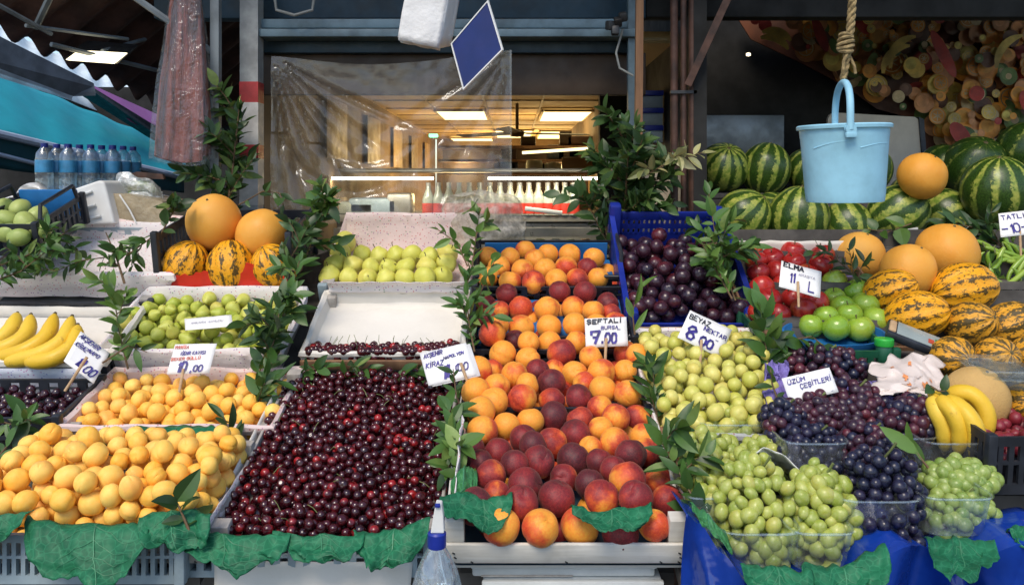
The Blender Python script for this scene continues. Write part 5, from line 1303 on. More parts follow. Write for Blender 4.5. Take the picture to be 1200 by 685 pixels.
def card(label, TL, TR, BL, Yt, Yb, rows, stick=None, seed=0, double=False, front_stick=None, mat='card'):
    a, b, c = P(*TL, Yt), P(*TR, Yt), P(*BL, Yb)
    w, h = (b-a).length, (c-a).length
    ex = (b-a).normalized(); ez = ex.cross((a-c).normalized()).normalized(); ey = ez.cross(ex)
    mt = Matrix((ex, ey, ez)).transposed().to_4x4(); mt.translation = c
    sk = (a-c).dot(ex)
    o = thing('price_card', label, 'price card', c); o.matrix_world = mt
    rr = random.Random(seed); hh = (a-c).dot(ey)
    m = MB(); m.grid(lambda u, v: (w*u+sk*v, hh*v, -.004*math.sin(u*3.1)*0+.0015*mnoise.noise(Vector((u*3, v*3, seed)))-.0015), 8, 6); solid(m.build('card_sheet', M[mat], o), .0008)
    if double:
        m = MB(); m.grid(lambda u, v: (w*u+sk*v+.010, hh*v-.004, -.004), 2, 2); solid(m.build('card_sheet', M[mat], o), .0008)
    inks = {}
    for (text, fx, fy, fh, fw, pen, ink, rise) in rows:
        mb = inks.setdefault(ink, MB()); write(mb, text, w*fx+sk*fy, hh*fy, hh*fh, w*fw, hh*pen, rr, .12, rise)
    for ink, mb in inks.items(): mb.build('lettering', M[ink], o, False)
    if stick:
        (x0, y0, Y0, x1, y1, Y1) = stick; p0, p1 = P(x0, y0, Y0), P(x1, y1, Y1)
        s = MB(); iv = mt.inverted(); s.tube([iv @ p0, iv @ p1], [.0042, .0036], 8); s.build('stick', M['stick'], o)
    return o
card('tilted price card for cherries reading AKŞEHİR NAPOLYON KİRAZ 11', (491.5,413.5), (546,401), (502,451.5), 2.20, 2.13, [
    ('AKŞEHİR', .06, .80, .12, .062, 0.0240, 'ink', .05), ('NAPOLYON', .45, .64, .085, .055, 0.0208, 'ink', .08), ('KİRAZ', .05, .50, .14, .085, 0.0256, 'ink', 0), ('11', .34, .10, .34, .11, .075, 'ink', 0), ('(00', .60, .22, .20, .12, .03, 'ink', 0)], (540,425,2.14,556,470,2.10), 1, True)
card('price card on the peaches reading ŞEFTALİ BURSA 7.00', (685,373), (734,371), (686.5,407), 2.30, 2.27, [
    ('ŞEFTALİ', .05, .80, .14, .13, 0.0400, 'ink_black', .02), ('BURSA', .38, .60, .11, .085, 0.0224, 'ink', 0), ('7', .12, .12, .42, .28, .085, 'ink', 0), ('.', .38, .12, .2, .1, .07, 'ink', 0), ('00', .46, .12, .32, .15, .075, 'ink', 0), ('-', .76, .52, .1, .1, .02, 'ink', 0)], (710.5,396,2.262,708,446,2.22), 2)
card('tilted price card on the nectarines reading BEYAZ NEKTAR 8.00', (809,363), (858,386), (794,395), 2.27, 2.22, [
    ('BEYAZ', .05, .74, .15, .10, 0.0288, 'ink_black', 0), ('NEKTAR', .44, .58, .13, .09, 0.0256, 'ink', -.02), ('8', .14, .12, .42, .24, .070, 'ink', 0), ('00', .46, .10, .27, .17, .065, 'ink', 0), ('-', .76, .40, .08, .08, .02, 'ink', 0)], (822,398,2.21,820,432,2.18), 3)
card('white card behind the black grapes reading ÜZÜM ÇEŞİTLERİ', (916,443), (972,430), (926,472), 1.965, 1.935, [
    ('ÜZÜM', .08, .70, .16, .095, 0.0336, 'ink', .02), ('ÇEŞİTLERİ', .30, .44, .17, .082, 0.0336, 'ink', .06), ('-', .86, .06, .08, .06, .02, 'ink_faint', 0)], (950,460,1.95,955,495,1.94), 4)
card('price card among the red apples reading ELMA', (916,305), (963,318), (913,335.5), 2.42, 2.36, [
    ('ELMA', .06, .80, .16, .13, 0.0440, 'ink_black', -.02), ('AMASYA', .44, .60, .09, .07, 0.0144, 'ink_faint', 0), ('11', .22, .28, .34, .14, .045, 'ink', 0), (',', .46, .12, .3, .1, .045, 'ink', 0), ('L', .70, .12, .36, .18, .045, 'ink', 0)], (935,330,2.37,936,360,2.33), 5)
card('price card at the right edge reading TATLI 10', (1170,250), (1222,244), (1173,278), 2.76, 2.72, [
    ('TATLI', .06, .70, .18, .12, 0.0320, 'ink', .02), ('-10-', .06, .14, .36, .17, .05, 'ink', 0)], (1195,270,2.73,1197,310,2.70), 6)
card('price card cut by the right edge reading DOLMA 6', (1182,334), (1226,328), (1184.5,362), 2.60, 2.56, [
    ('DOLMA', .08, .66, .22, .17, 0.0440, 'ink', .02), ('6', .26, .08, .45, .22, .07, 'ink', 0)], (1205,355,2.57,1207,395,2.54), 7)
card('price card on a stick for apricots with red and violet writing and 10,00', (205,403), (254,402), (195,438), 2.22, 2.18, [
    ('MANİSA', .04, .84, .10, .060, 0.0208, 'ink_red', 0), ('IĞDIR KAYISI', .20, .62, .11, .062, 0.0224, 'ink', .03), ('ŞEKER GÜLLÜ', .02, .44, .09, .066, 0.0208, 'ink_red', .04), ('10', .22, .07, .30, .16, .075, 'ink', 0), (',00', .54, .07, .19, .12, .045, 'ink', 0)], (215,432,2.185,208,470,2.14), 8)
card('tilted price card above the black cherries reading AKŞEHİR KİRAZ 10.00', (94.8,387.6), (128.8,413.3), (74.7,422.4), 2.24, 2.16, [
    ('AKŞEHİR', .03, .82, .13, .10, 0.0240, 'ink', 0), ('NAPO', .44, .62, .11, .085, 0.0224, 'ink', .04), ('KİRAZ', .03, .56, .13, .085, 0.0240, 'ink', 0), ('10', .28, .12, .26, .14, .05, 'ink', 0), ('00', .56, .08, .24, .17, .04, 'ink', 0)], (102,418,2.15,76,458,2.12), 9)
card('narrow folded paper strip lying on the small green pears', (216,373), (271,368.3), (217,386.5), 2.42, 2.38, [
    ('ANKARA ARMUDU', .12, .45, .16, .055, 0.0240, 'ink_faint', .0)], None, 10)
# ================================================================== small things at right
o = thing('pocket_scale', 'grey digital device with a screen lying between the melons and the green jar', 'device', P(1041, 392, 2.22), (R(20), R(20), R(-22)))
m = MB(); m.box((.075, .035, 0), (.165, .085, .024), None, .007); m.build('body', M['dark_plastic'] if 'dark_plastic' in M else M['crate_dark'], o)
m = MB(); m.box((.08, .036, .0125), (.125, .066, .003), None, .001); m.build('screen', M['screen'], o)
m = MB(); m.box((.125, .03, .0152), (.02, .03, .002)); m.build('print', M['green_mark'], o); m = MB(); m.box((.105, .026, .0153), (.014, .02, .002)); m.build('print', M['red_mark'], o)
m = MB(); m.box((.006, .035, .002), (.02, .06, .03), None, .006); m.build('end_cap', M['stick'], o)
m = MB()
def bagf(u, v):
    p = P(1022+84*u+10*mnoise.noise(Vector((v*3, u, 9))), 424-8*math.sin(u*3)+v*(42+8*u)+9*mnoise.noise(Vector((u*4, v, 5))), 2.12-.16*v); k = Vector((u*4, v*4, 3))
    return p+Vector((.012*mnoise.noise(k), -.03*math.sin(math.pi*u)*math.sin(math.pi*v)+.022*mnoise.noise(k*1.3)+.010*mnoise.noise(k*3.2), .012*mnoise.noise(k*1.4)))
m.grid(bagf, 36, 24); bg_ = tag(solid(m.build('plastic_bag', M['bag_pale']), .001), 'crumpled white carrier bag with orange print behind the bananas', 'bag')
m = MB()
for (u, v, s) in ((.24, .30, .045), (.31, .52, .07), (.37, .66, .05), (.52, .22, .035), (.60, .60, .055), (.68, .50, .03), (.78, .74, .045), (.50, .84, .035)):
    c0 = bagf(u, v); pts = []
    ring = [bagf(u+s*.55*math.cos(q), v+s*1.0*math.sin(q))+Vector((0, -.004, .003)) for q, s in [(k*math.pi/6, s*(1+.4*math.sin(k*2.3+u*40))) for k in range(12)]]
    m.add([c0+Vector((0, -.004, .003))]+ring, [(0, 1+i, 1+(i+1) % 12) for i in range(12)])
m.build('print', M['orange_print'], bg_)
for lab, x0, x1, y0, y1, Y, sd in (('purple tissue paper beside the nectarines and the grape card', 896, 924, 424, 482, 2.1, 1), ('purple tissue paper behind the black grapes near the white bag', 984, 1062, 446, 476, 2.06, 5)):
    m = MB(); m.grid(lambda u, v: P(x0+(x1-x0)*u, y0+(y1-y0)*v, Y-.10*v)+Vector((.01*mnoise.noise(Vector((u*4, v*5, sd))), .035*mnoise.noise(Vector((u*5, v*4, sd)))+.01*mnoise.noise(Vector((u*12, v*12, sd))), .012*mnoise.noise(Vector((u*5, v*5, sd+3))))), 24, 24)
    tag(solid(m.build('tissue_paper', M['purple']), .0008), lab, 'tissue paper', 'purple tissue papers')
m = MB(); m.grid(lambda u, v: P(1096+30*u, 404+40*v, 2.15)+Vector((0, .03*mnoise.noise(Vector((u*5, v*5, 1))), .01*mnoise.noise(Vector((u*5, v*5, 4))))), 12, 12)
# chili peppers
rp = random.Random(6)
for i in range(26):
    x, y = rp.uniform(1146, 1206), rp.uniform(276, 336); Y = 2.78-.003*(y-276)
    a = rp.uniform(0, 6.28); L = rp.uniform(.05, .085); d = Vector((math.cos(a), -.25, math.sin(a)*.8)); s = Vector((-math.sin(a), 0, math.cos(a)))*rp.uniform(-.03, .03)
    p = P(x, y, Y); o = thing('chili_pepper', 'thin curved light green chili pepper in the heap beside the right edge signs', 'chili pepper', p, None, 'green chili peppers')
    m = MB(); pts = [d*(t*L)+s*(t*(1-t)*4) for t in [k/7-.5 for k in range(8)]]; m.tube(pts, [.006, .0085, .0085, .008, .007, .006, .004, .0012], 10); m.build('pod', M['pepper'], o)
    m = MB(); m.tube([pts[0], pts[0]-d*.016+Vector((0, 0, .005))], [.003, .002], 6); m.build('stalk', M['green_stem'], o)
# black crate with red berries
o = thing('berry_crate', 'black plastic crate of red berries at the right edge', 'crate', P(1157, 580, 1.76), (R(6), 0, R(2)))
plastic_crate(o, .24, .34, .13, M['crate_dark'], 0, .008, nx=10, ny=12)
be = fruit_mesh('berry', M['berry'], 14, 10, 1, 1, 1.15, .05, .3, 0, 0, 0, .12, 2)
for u, v, h, r in pack(.21, .30, 90, .0145, .15, 12):
    q = o.matrix_basis @ Vector((u+.015, v+.02, h+.055)); t_ = link('berry', be, None, q, rrot(rp), r); tag(t_, 'small red berry in the black crate at the right edge', 'berry', 'red berries in the black crate')
# white board in front of the lower watermelons
for i, (x0, y0, x1, y1, lab) in enumerate(((968, 288, 1074, 268, 'white painted shelf edge board in front of the lower watermelons'), (1134, 268, 1150, 262, 'short white board end at the right below the watermelons'))):
    a, b = P(x0, y0, 2.98), P(x1, y1, 3.02); m = MB(); d = (b-a); m.prism([a, b, b+Vector((0, 0, -.05)), a+Vector((0, 0, -.05))], (0, .03, 0)); m.prism([a+Vector((0, -.012, .006)), b+Vector((0, -.012, .006)), b+Vector((0, -.012, -.014)), a+Vector((0, -.012, -.014))], (0, .010, 0)); tag(m.build('shelf_edge_board', M['white_plastic'], None, False), lab, 'board')
# shelf that carries the watermelons, slope that carries the melons
o = thing('watermelon_shelf', 'dark stepped shelf under the two rows of watermelons', 'shelf', (.75, 3.1, 0))
m = MB(); m.box((1.0, .12, 1.30), (2.1, .30, .02)); m.build('shelf_board', M['stand'], o, False)
m = MB(); m.box((1.0, .46, 1.50), (2.1, .36, .02)); m.build('shelf_board', M['stand'], o, False)
m = MB(); m.box((1.0, .272, 1.40), (2.1, .012, .17)); m.box((1.0, .60, .72), (2.1, .03, 1.5)); m.build('back_board', M['stand'], o, False)
for x in (0, 1, 2):
    m = MB(); m.box((x, .1, .64), (.05, .05, 1.28)); m.build('leg', M['stand'], o, False)
o = thing('melon_slope', 'sloping dark boards under the heap of melons at right', 'stand', (.85, 2.0, 0))
for k in range(5):
    m = MB(); y0 = .0+.19*k; z = .98+.085*k
    m.box((.52, y0+.09, z-.01), (1.2, .19, .02)); m.box((.52, y0+.186, z+.032), (1.2, .008, .062)); m.build('step_board', M['stand'], o, False)
for x in (0, 1.05):
    m = MB(); m.box((x, .5, .55), (.05, .05, 1.1)); m.build('leg', M['stand'], o, False)
o = thing('grape_table', 'table under the blue sheet that carries the grapes at right', 'table', (.80, 1.55, 0))
m = MB(); m.prism([(-.46, .02, .73), (-.46, .60, .94), (-.46, .60, .91), (-.46, .02, .70)], (1.2, 0, 0)); m.build('top_board', M['stand'], o, False)
for x in (-.42, .68):
    m = MB(); m.box((x, .1, .39), (.05, .05, .78)); m.build('leg', M['stand'], o, False)
m = MB(); m.box((.14, .28, .45), (1.1, .02, .8)); m.build('back_panel', M['stand'], o, False)
# blue sheet hung in folds along the front of that table
m = MB()
tpx = [(800, 600), (808, 606), (822, 618), (846, 646), (872, 672), (900, 684), (985, 684), (1026, 650), (1058, 637), (1088, 652), (1120, 662), (1165, 656), (1200, 634), (1260, 626)]
def tarp(u, v):
    x = 806+452*u; k = 0
    while k < len(tpx)-2 and tpx[k+1][0] < x: k += 1
    (xa, ya), (xb, yb) = tpx[k], tpx[k+1]; f = max(0, min(1, (x-xa)/(xb-xa))); f = f*f*(3-2*f); y = ya+(yb-ya)*f
    q = P(x, y, 1.53); q.z -= .42*max(0, v-.12)/.88
    back = max(0, .12-v)/.12; q.y += .16*back; q.z -= .012*back
    fold = .075*math.sin(u*23+1.6*math.sin(u*9)+v*4.5)*abs(math.sin(u*7+v))**.5+.030*abs(math.sin(u*29-v*5))**.7+.02
    nz = Vector((u*11, v*3.2, 1)); q.y += (fold*(.25+.75*min(1, v*1.5))+.030*mnoise.noise(nz*.7)-.03*v)*(1-back)+.004*mnoise.noise(nz*2); q.x += .012*u*mnoise.noise(nz+Vector((0, 0, 5))); q.z += .005*mnoise.noise(nz*1.2)
    return q
m.grid(tarp, 150, 50); tag(solid(m.build('blue_sheet', M['tarp']), .0015), 'shiny deep blue plastic sheet hanging in folds at lower right', 'sheet')
# spray bottle
o = thing('spray_bottle', 'clear spray bottle with white trigger and blue collar between cherries and wooden crate', 'bottle', P(512, 700, 1.50))
s = S(1, 1.5)
prof = [(.0, 0), (27*s, 0), (30*s, 3*s), (29*s, 14*s), (25*s, 30*s), (17*s, 48*s), (11*s, 58*s), (9*s, 66*s)]
m = MB(); m.lathe(prof, 28, (0, 0, 0), None, False, False); m.build('body', M['spray_plastic'], o)
m = MB(); m.lathe([(10.5*s, 60*s), (11*s, 62*s), (11*s, 76*s), (9*s, 78*s), (0, 78*s)], 26); m.build('collar', M['crate_blue'], o)
m = MB(); m.prism([(-7*s, -6*s, 78*s), (9*s, -6*s, 78*s), (8*s, -6*s, 98*s), (6*s, -6*s, 112*s), (-1*s, -6*s, 113*s), (-4*s, -6*s, 96*s)], (0, 13*s, 0)); tr = m.build('trigger_head', M['white_plastic'], o, False)
bv = tr.modifiers.new('Bevel', 'BEVEL'); bv.width = .002; bv.segments = 2
m = MB(); m.box((1.5*s, -7*s, 111*s), (6*s, 4*s, 4*s), None, .001); m.build('nozzle', M['crate_blue'], o)
m = MB(); m.tube([(0, 0, 70*s), (6*s, -2*s, 36*s), (16*s, -4*s, 2*s)], .0016, 8); m.build('dip_tube', M['white_plastic'], o)

# ================================================================== hanging things
# bucket on a rope
o = thing('bucket', 'pale blue plastic bucket hanging on a knotted rope', 'bucket', P(990, 236, 2.30), (R(1), R(-1.2), 0))
s = S(1, 2.30); H = 88*s
m = MB(); m.lathe([(0, 2*s), (40*s, 2*s), (42.5*s, 0), (43*s, 2*s), (44*s, 10*s), (48.5*s, H-14*s), (49*s, H-12*s), (49.5*s, H-4*s), (52.5*s, H-3.5*s), (53*s, H), (51.5*s, H+1.5*s), (50*s, H), (48*s, H-8*s), (42.5*s, 8*s), (40*s, 5*s), (0, 5*s)], 56, (0, 0, 0), None, False, False)
m.build('bucket_body', M['bucket'], o)
m = MB()
for q in range(9):
    a = -2.62+q*.26
m.tube([Vector((47.6*s*math.cos(a), 47.6*s*math.sin(a), H*.72+6*s*math.sin((a+2.6)*2.2))) for a in [-2.7+k*.09 for k in range(11)]], .0022, 6)
m.tube([Vector((47.4*s*math.cos(a), 47.4*s*math.sin(a), H*.70+5*s*math.sin((a+1.6)*2.2))) for a in [-1.6+k*.09 for k in range(11)]], .0022, 6)
m.build('moulded_ridge', M['bucket'], o)
hv = []
ha, hb = Vector((-14*s, -52*s, H-6*s)), Vector((10*s, 51*s, H-2*s))
for k in range(25):
    t = math.pi*k/24; c_ = ha.lerp(hb, (1-math.cos(t))/2); hv.append(c_+Vector((2*s*math.sin(t), 0, 55*s*math.sin(t)**.55)))
m = MB(); m.tube(hv, 4.0*s, 10); m.build('handle', M['bucket'], o)
m = MB(); m.lathe([(0, -3*s), (6*s, -3*s), (6*s, 3*s), (0, 3*s)], 16, ha, Euler((R(90), 0, 0)).to_matrix()); m.box(ha+Vector((0, -1*s, -6*s)), (12*s, 5*s, 6*s), None, .002); m.build('handle_pivot', M['bucket'], o)
top = o.matrix_basis @ hv[12]
o = thing('rope', 'straw coloured rope with a knot holding the bucket', 'rope', top)
m = MB(); rr = random.Random(2)
e = P(1006, -90, 2.30)-top
for st in range(3):
    pts = []
    for k in range(70):
        t = k/69; a = t*46+st*2.1; c_ = Vector((0, 0, .01)).lerp(e, t); c_.x += .006*math.sin(t*5)
        r_ = .0065*(1 if t > .14 else .7); pts.append(c_+Vector((r_*math.cos(a), r_*math.sin(a), 0)))
    m.tube(pts, .0062, 7)
m.build('strand', M['rope'], o)
m = MB()
for k in range(5):
    z = e.z*(.20+.022*k); pts = [Vector((.006+(.017+.004*math.sin(k))*math.cos(a), .016*math.sin(a), z+.006*math.sin(a+k))) for a in [i*.45 for i in range(15)]]; m.tube(pts, .0058, 7)
m.tube([Vector((.012, -.01, e.z*.2)), Vector((-.004, -.014, e.z*.13)), Vector((0, 0, .0))], .005, 7); m.tube([Vector((.01, .0, e.z*.2)), Vector((.028, -.008, e.z*.1)), Vector((.03, -.01, e.z*.05))], .004, 7)
m.build('knot', M['rope'], o)
# white bag stack
o = thing('carrier_bags', 'block of folded white carrier bags hanging at the top centre', 'bags', P(500, 0, 2.42))
ref = P(500, 0, 2.42)
m = MB(); q = [P(480, -60, 2.42), P(466, 44, 2.40), P(500, 56, 2.38), P(537, -60, 2.38)]
def sheet(off, sh):
    a, b, c, d = [p-ref for p in (P(482, -60, 2.40), P(536, -60, 2.40), P(513, 55+sh, 2.40), P(466+sh*.4, 45+sh, 2.40))]
    mm = MB(); mm.grid(lambda u, v: a.lerp(b, u).lerp(d.lerp(c, u), v)+Vector((.003*mnoise.noise(Vector((u*3, v*3, off*9))), off+.004*mnoise.noise(Vector((u*2.5, v*4, off*30)))-.004*math.sin(u*3.14), .003*mnoise.noise(Vector((u*5, v*2, off*7))))), 12, 14); return mm
for k in range(7): solid(sheet(.012*k, rr.uniform(-3, 2)).build('folded_bag', M['bag_white'], o), .0025)
m = MB(); a, b, c, d = [p-ref for p in (P(536, -60, 2.40), P(549, -60, 2.52), P(528, 54, 2.52), P(513, 57, 2.40))]
m.grid(lambda u, v: a.lerp(b, u).lerp(d.lerp(c, u), v)+Vector((.004*mnoise.noise(Vector((u*8, v*2, 1))), 0, 0)), 10, 8); solid(m.build('folded_edge', M['bag_white'], o), .003)
# navy diamond board
o = thing('hanging_board', 'navy blue diamond shaped board with a white edge hanging at the top', 'board', P(560, 52, 2.36))
ref = P(560, 52, 2.36); pl = [P(573, 1, 2.36)-ref, P(590.5, 59, 2.30)-ref, P(544, 106, 2.36)-ref, P(529.5, 52, 2.42)-ref]
cen = sum(pl, Vector())/4; nrm = (pl[1]-pl[3]).cross(pl[0]-pl[2]).normalized(); nrm = -nrm if nrm.y > 0 else nrm
m = MB(); m.prism([cen+(p-cen)*.955 for p in pl], nrm*.004); m.build('panel', M['sign_blue'], o, False)
m = MB()
for i in range(4):
    a, b = pl[i], pl[(i+1) % 4]; m.prism([a, b, cen+(b-cen)*.95, cen+(a-cen)*.95], nrm*.006)
m.build('white_edging', M['white_plastic'], o, False)
m = MB(); m.tube([pl[0]-Vector((0, 0, .006)), pl[0]+Vector((0, .0, .25))], .0015, 6); m.build('cord', M['cable'], o)
# hanging bundle of bags at left
o = thing('hanging_bag', 'tall clear plastic bag full of reddish netting hanging from the awning frame', 'bag', P(212, 190, 2.95))
ref = P(212, 190, 2.95)
def bundle(k, rpx, z0, z1, sd, flare):
    mm = MB()
    def fn(u, v):
        a = 2*math.pi*u; y = z1+(z0-z1)*v+5*math.sin(a*2+sd)*v; hw = (15+(rpx-15)*min(1, v*1.1)**.8)*(1+.05*mnoise.noise(Vector((v*5, sd, 0))))
        fo = 1+.16*math.sin(a*5+sd+v*1.5)*(.4+.6*v)+.10*mnoise.noise(Vector((math.cos(a)*2, math.sin(a)*2, v*4+sd)))
        return P(214+6*(1-v)+hw*math.cos(a)*fo, y, 2.95)-ref+Vector((0, S(hw, 2.95)*.5*math.sin(a)*fo, 0))
    mm.grid(fn, 64, 30); return mm
bundle(0, 30, 186, -25, 4, 0).build('netting', M['net_red'], o)
bundle(1, 36, 190, -30, 4, 0).build('plastic_cover', M['cover_film'], o)

# ================================================================== posts and beams
def post(label, x, Y, y0, y1, wpx, mat, tilt=0, name='post', bands=None, d=None, ground=True):
    t = P(x, y0, Y); b = P(x+tilt, y1, Y); o = thing(name, label, 'post', (b.x, b.y, 0 if ground else b.z))
    w = S(wpx, Y); m = MB(); zb = 0 if ground else b.z
    ax = (t-b); k = Vector((b.x, b.y, zb))
    lo = b if not ground else b-ax*((b.z)/ax.z)*1.0
    lo = Vector((b.x, b.y, zb))
    m.prism([lo+Vector((sx*w/2, sy*(d or w)/2, 0))-k for sx, sy in ((-1, -1), (1, -1), (1, 1), (-1, 1))], t-lo); m.build('shaft', mat, o, False)
    for (ya, yb, bm) in (bands or []):
        m = MB(); p0, p1 = P(x, ya, Y), P(x, yb, Y); h = p0.z-p1.z; m.box((0, 0, (p0.z+p1.z)/2-zb), (w*1.04, (d or w)*1.04, h)); m.build('painted_band', bm, o, False)
    return o
post('thin dark grey awning post left of the striped post', 253, 3.00, -120, 220, 10, M['steel_grey'])
post('pale post with red and white painted bands behind the bush', 295, 3.16, -120, 300, 21, M['post_pale'], bands=[(97, 121, M['post_red']), (121, 170, M['post_white']), (170, 186, M['post_red']), (186, 240, M['post_white'])])
post('pale grey post at the right side of the shop opening', 741, 3.18, -60, 330, 11, M['beam'])
post('rough wooden pole leaning at the right side of the opening', 750, 3.06, -80, 330, 8.5, M['wood_brown'], tilt=-6)
o = thing('pipe_cluster', 'row of red brown pipes running up beside the watermelons', 'pipes', (P(800, 0, 3.12).x, 3.12, 0))
for x, r in ((790, 4.5), (801, 3.5), (812, 5)):
    m = MB(); q = P(x, 0, 3.12).x-P(800, 0, 3.12).x; m.tube([(q, 0, 0), (q, 0, 1.5), (q, 0, 2.7)], S(r, 3.12), 12); m.build('pipe', M['rust'], o)
m = MB(); m.box((0, -.01, 1.9), (.10, .02, .012)); m.build('clamp', M['dark_metal'], o)
m = MB(); a, b = P(866, -30, 3.0), P(806, 100, 3.08); m.tube([a, b], S(6, 3.0), 4); tag(m.build('diagonal_brace', M['rust'], None, False), 'dark red diagonal brace at the top beside the pipes', 'brace')
m = MB(); m.box((P(770, 230, 3.4).x, 3.4, .8), (S(52, 3.4), .25, 1.6)); tag(m.build('wall_pier', M['cream']), 'cream wall pier behind the middle bush', 'wall')
# little blue shelf with crates between wooden pole and pipes
o = thing('blue_crate_stack', 'pale and blue plastic crates stacked behind the wooden pole', 'crates', P(760, 165, 3.7))
for k in range(3):
    m = MB(); h = S(14, 3.7); m.box((0, 0, S(4, 3.7)+k*S(20, 3.7)), (S(28, 3.7), .12, h), None, .004); m.build('crate_side', M['crate_grey'], o)
    m = MB(); m.box((0, -.004, S(14, 3.7)+k*S(20, 3.7)), (S(29, 3.7), .13, S(6, 3.7)), None, .003); m.build('crate_rim', M['crate_blue'], o)
# shop front: lintel beam, fascia, shutter box
o = thing('shop_front', 'blue grey lintel beam with dark fascia and brown shutter above the shop opening', 'shop front', (0, 3.2, 0))
def bar(nm, x0, x1, y0, y1, Y, dep, mat):
    a, b = P(x0, y0, Y), P(x1, y1, Y); m = MB(); m.box(((a.x+b.x)/2, dep/2+Y-3.2, (a.z+b.z)/2), (abs(b.x-a.x), dep, abs(a.z-b.z)), None, .004); return m.build(nm, mat, o)
bar('lintel', 303, 752, 22, 33, 3.17, .10, M['beam']); bar('lintel_flange', 303, 752, 33.6, 43, 3.14, .14, M['beam'])
bar('fascia', 303, 752, 43.5, 62, 3.24, .05, M['dark_blue']); bar('shutter', 300, 757, 62, 111, 3.28, .04, M['shutter'])
bar('upper_wall', 180, 757, -160, 21.5, 3.26, .08, M['dark_blue'])
bar('upper_wall', 757.5, 1400, -160, 20, 3.26, .08, M['black_wall'])
m = MB(); m.tube([P(322, -2, 3.1)-Vector((0, 3.2, 0)), P(324, 12, 3.1)-Vector((0, 3.2, 0)), P(345, 18, 3.08)-Vector((0, 3.2, 0)), P(366, 12, 3.1)-Vector((0, 3.2, 0)), P(368, -2, 3.1)-Vector((0, 3.2, 0))], .006, 8); m.build('cable', M['cable'], o)
m = MB(); m.tube([P(730, 34, 3.1)-Vector((0, 3.2, 0)), P(722, 62, 3.1)-Vector((0, 3.2, 0)), P(726, 80, 3.1)-Vector((0, 3.2, 0)), P(742, 89, 3.1)-Vector((0, 3.2, 0))], .0045, 8); m.build('cable', M['cable'], o)
m = MB()
for (x, y) in ((715, 30), (724, 26), (730, 20), (721, 36)): m.box(P(x, y, 3.08)-Vector((0, 3.2, 0)), (.035, .03, .03), Euler((x, y, x)).to_matrix(), .006)
m.build('cable_clamp', M['dark_metal'], o)
# clear sheet over the opening
m = MB()
def film(u, v):
    x = 318+280*u; yt = 66+16*math.sin(math.pi*u)**1.4*(1-u*.5)-6*u; yb = 262
    y = yt+(yb-yt)*v; p = P(x, y, 3.08)
    a = math.atan2(v*190, u*280+1e-3); d = math.hypot(v*190, u*280); rid = 0
    for a0, am, wd in ((.42, .030, .035), (.66, .034, .03), (.86, .026, .03), (1.02, .036, .035), (1.2, .030, .03), (1.36, .036, .03), (1.48, .030, .025)): rid += am*math.exp(-((a-a0)/wd)**2)*min(1, d/70)*math.exp(-d/230)
    b2 = math.atan2(v*190, (1-u)*280+1e-3); d2 = math.hypot(v*190, (1-u)*280)
    for a0, am, wd in ((.5, .018, .04), (.8, .026, .04), (1.1, .020, .04), (1.35, .024, .035)): rid += am*math.exp(-((b2-a0)/wd)**2)*min(1, d2/60)*math.exp(-d2/190)
    dc = math.hypot((u-.38)*280, (v-.15)*190); rid += .030*math.exp(-((dc-112-14*math.sin(u*6))/7)**2)*(1 if v > .45 else 0)+.016*math.exp(-((dc-88)/5)**2)*(1 if v > .5 else 0)
    k = Vector((u*5, v*4, 2)); rid += .010*mnoise.noise(k)+.002*mnoise.noise(k*4)
    if u > .96: rid -= .02*(u-.96)/.04
    return p+Vector((0, rid-.02*v, 0))
m.grid(film, 120, 80); tag(m.build('clear_sheet', M['film']), 'large clear plastic sheet hanging creased over the shop opening', 'plastic sheet')
m = MB(); e0 = [film(1, v)+Vector((.002, -.004, 0)) for v in [k/20 for k in range(21)]]; m.tube(e0, .004, 6); q = m.build('sheet_hem', M['film'], bpy.data.objects['clear_sheet'])
# crumpled clear bag heap at the right lower edge of the sheet
o = MB()
def hp(u, v):
    a = math.pi*u; x = 566-52*math.cos(a)*(1-.12*v); y = 286-62*math.sin(v*math.pi/2)*(.72+.28*math.sin(a))
    k = Vector((u*5, v*4, 7)); return P(x, y, 3.0)+Vector((.02*mnoise.noise(k), -.09*math.sin(a)*math.cos(v*1.4)+.040*mnoise.noise(k*1.2)+.008*mnoise.noise(k*3), .018*mnoise.noise(k*1.5)))
o.grid(hp, 44, 26); tag(o.build('crumpled_bag', M['heap_film']), 'crumpled translucent plastic bag lying behind the topmost peaches', 'bag')

# ================================================================== shop interior
o = thing('shop_interior_walls', 'dim warm side and back walls of the shop interior', 'walls', (0, 3.3, 0))
XL, XR, YB, ZI = -1.02, .62, 11.0, 2.15
XRR = .66
m = MB(); m.box((XL-.03-.02, 4.0, 1.1), (.06, 7.4, 2.3)); m.build('side_wall', M['shop_wall'], o, False)
m = MB(); m.box((XRR+.03, 4.6, 1.1), (.06, 6.4, 2.3)); m.build('side_wall', M['shop_wall'], o, False)
m = MB(); m.box(((XL+XRR)/2, YB-3.3+.03, 1.1), (XRR-XL, .06, 2.3)); m.build('back_wall', M['shop_wall'], o, False)
m = MB(); m.box(((XL+XRR)/2, 4.0, ZI+.03), (XRR-XL+.1, 7.6, .05)); struct(m.build('ceiling', M['ceiling'], None, False)); bpy.data.objects['ceiling'].location = (0, 3.3, 0)
m = MB(); m.box(((XL+XRR)/2, 4.0, .005), (XRR-XL, 7.4, .01)); struct(m.build('shop_floor', M['shop_floor'], None, False)); bpy.data.objects['shop_floor'].location = (0, 3.35, 0)
m = MB()
for k in range(12): m.box(((XL+XRR)/2, .1+.62*k, ZI+.003), (XRR-XL-.02, .014, .012))
for x in (-.62, -.2, .22): m.box((x, 4.0, ZI+.004), (.014, 7.3, .012))
m.build('ceiling_bars', M['ceiling_bar'], o, False)
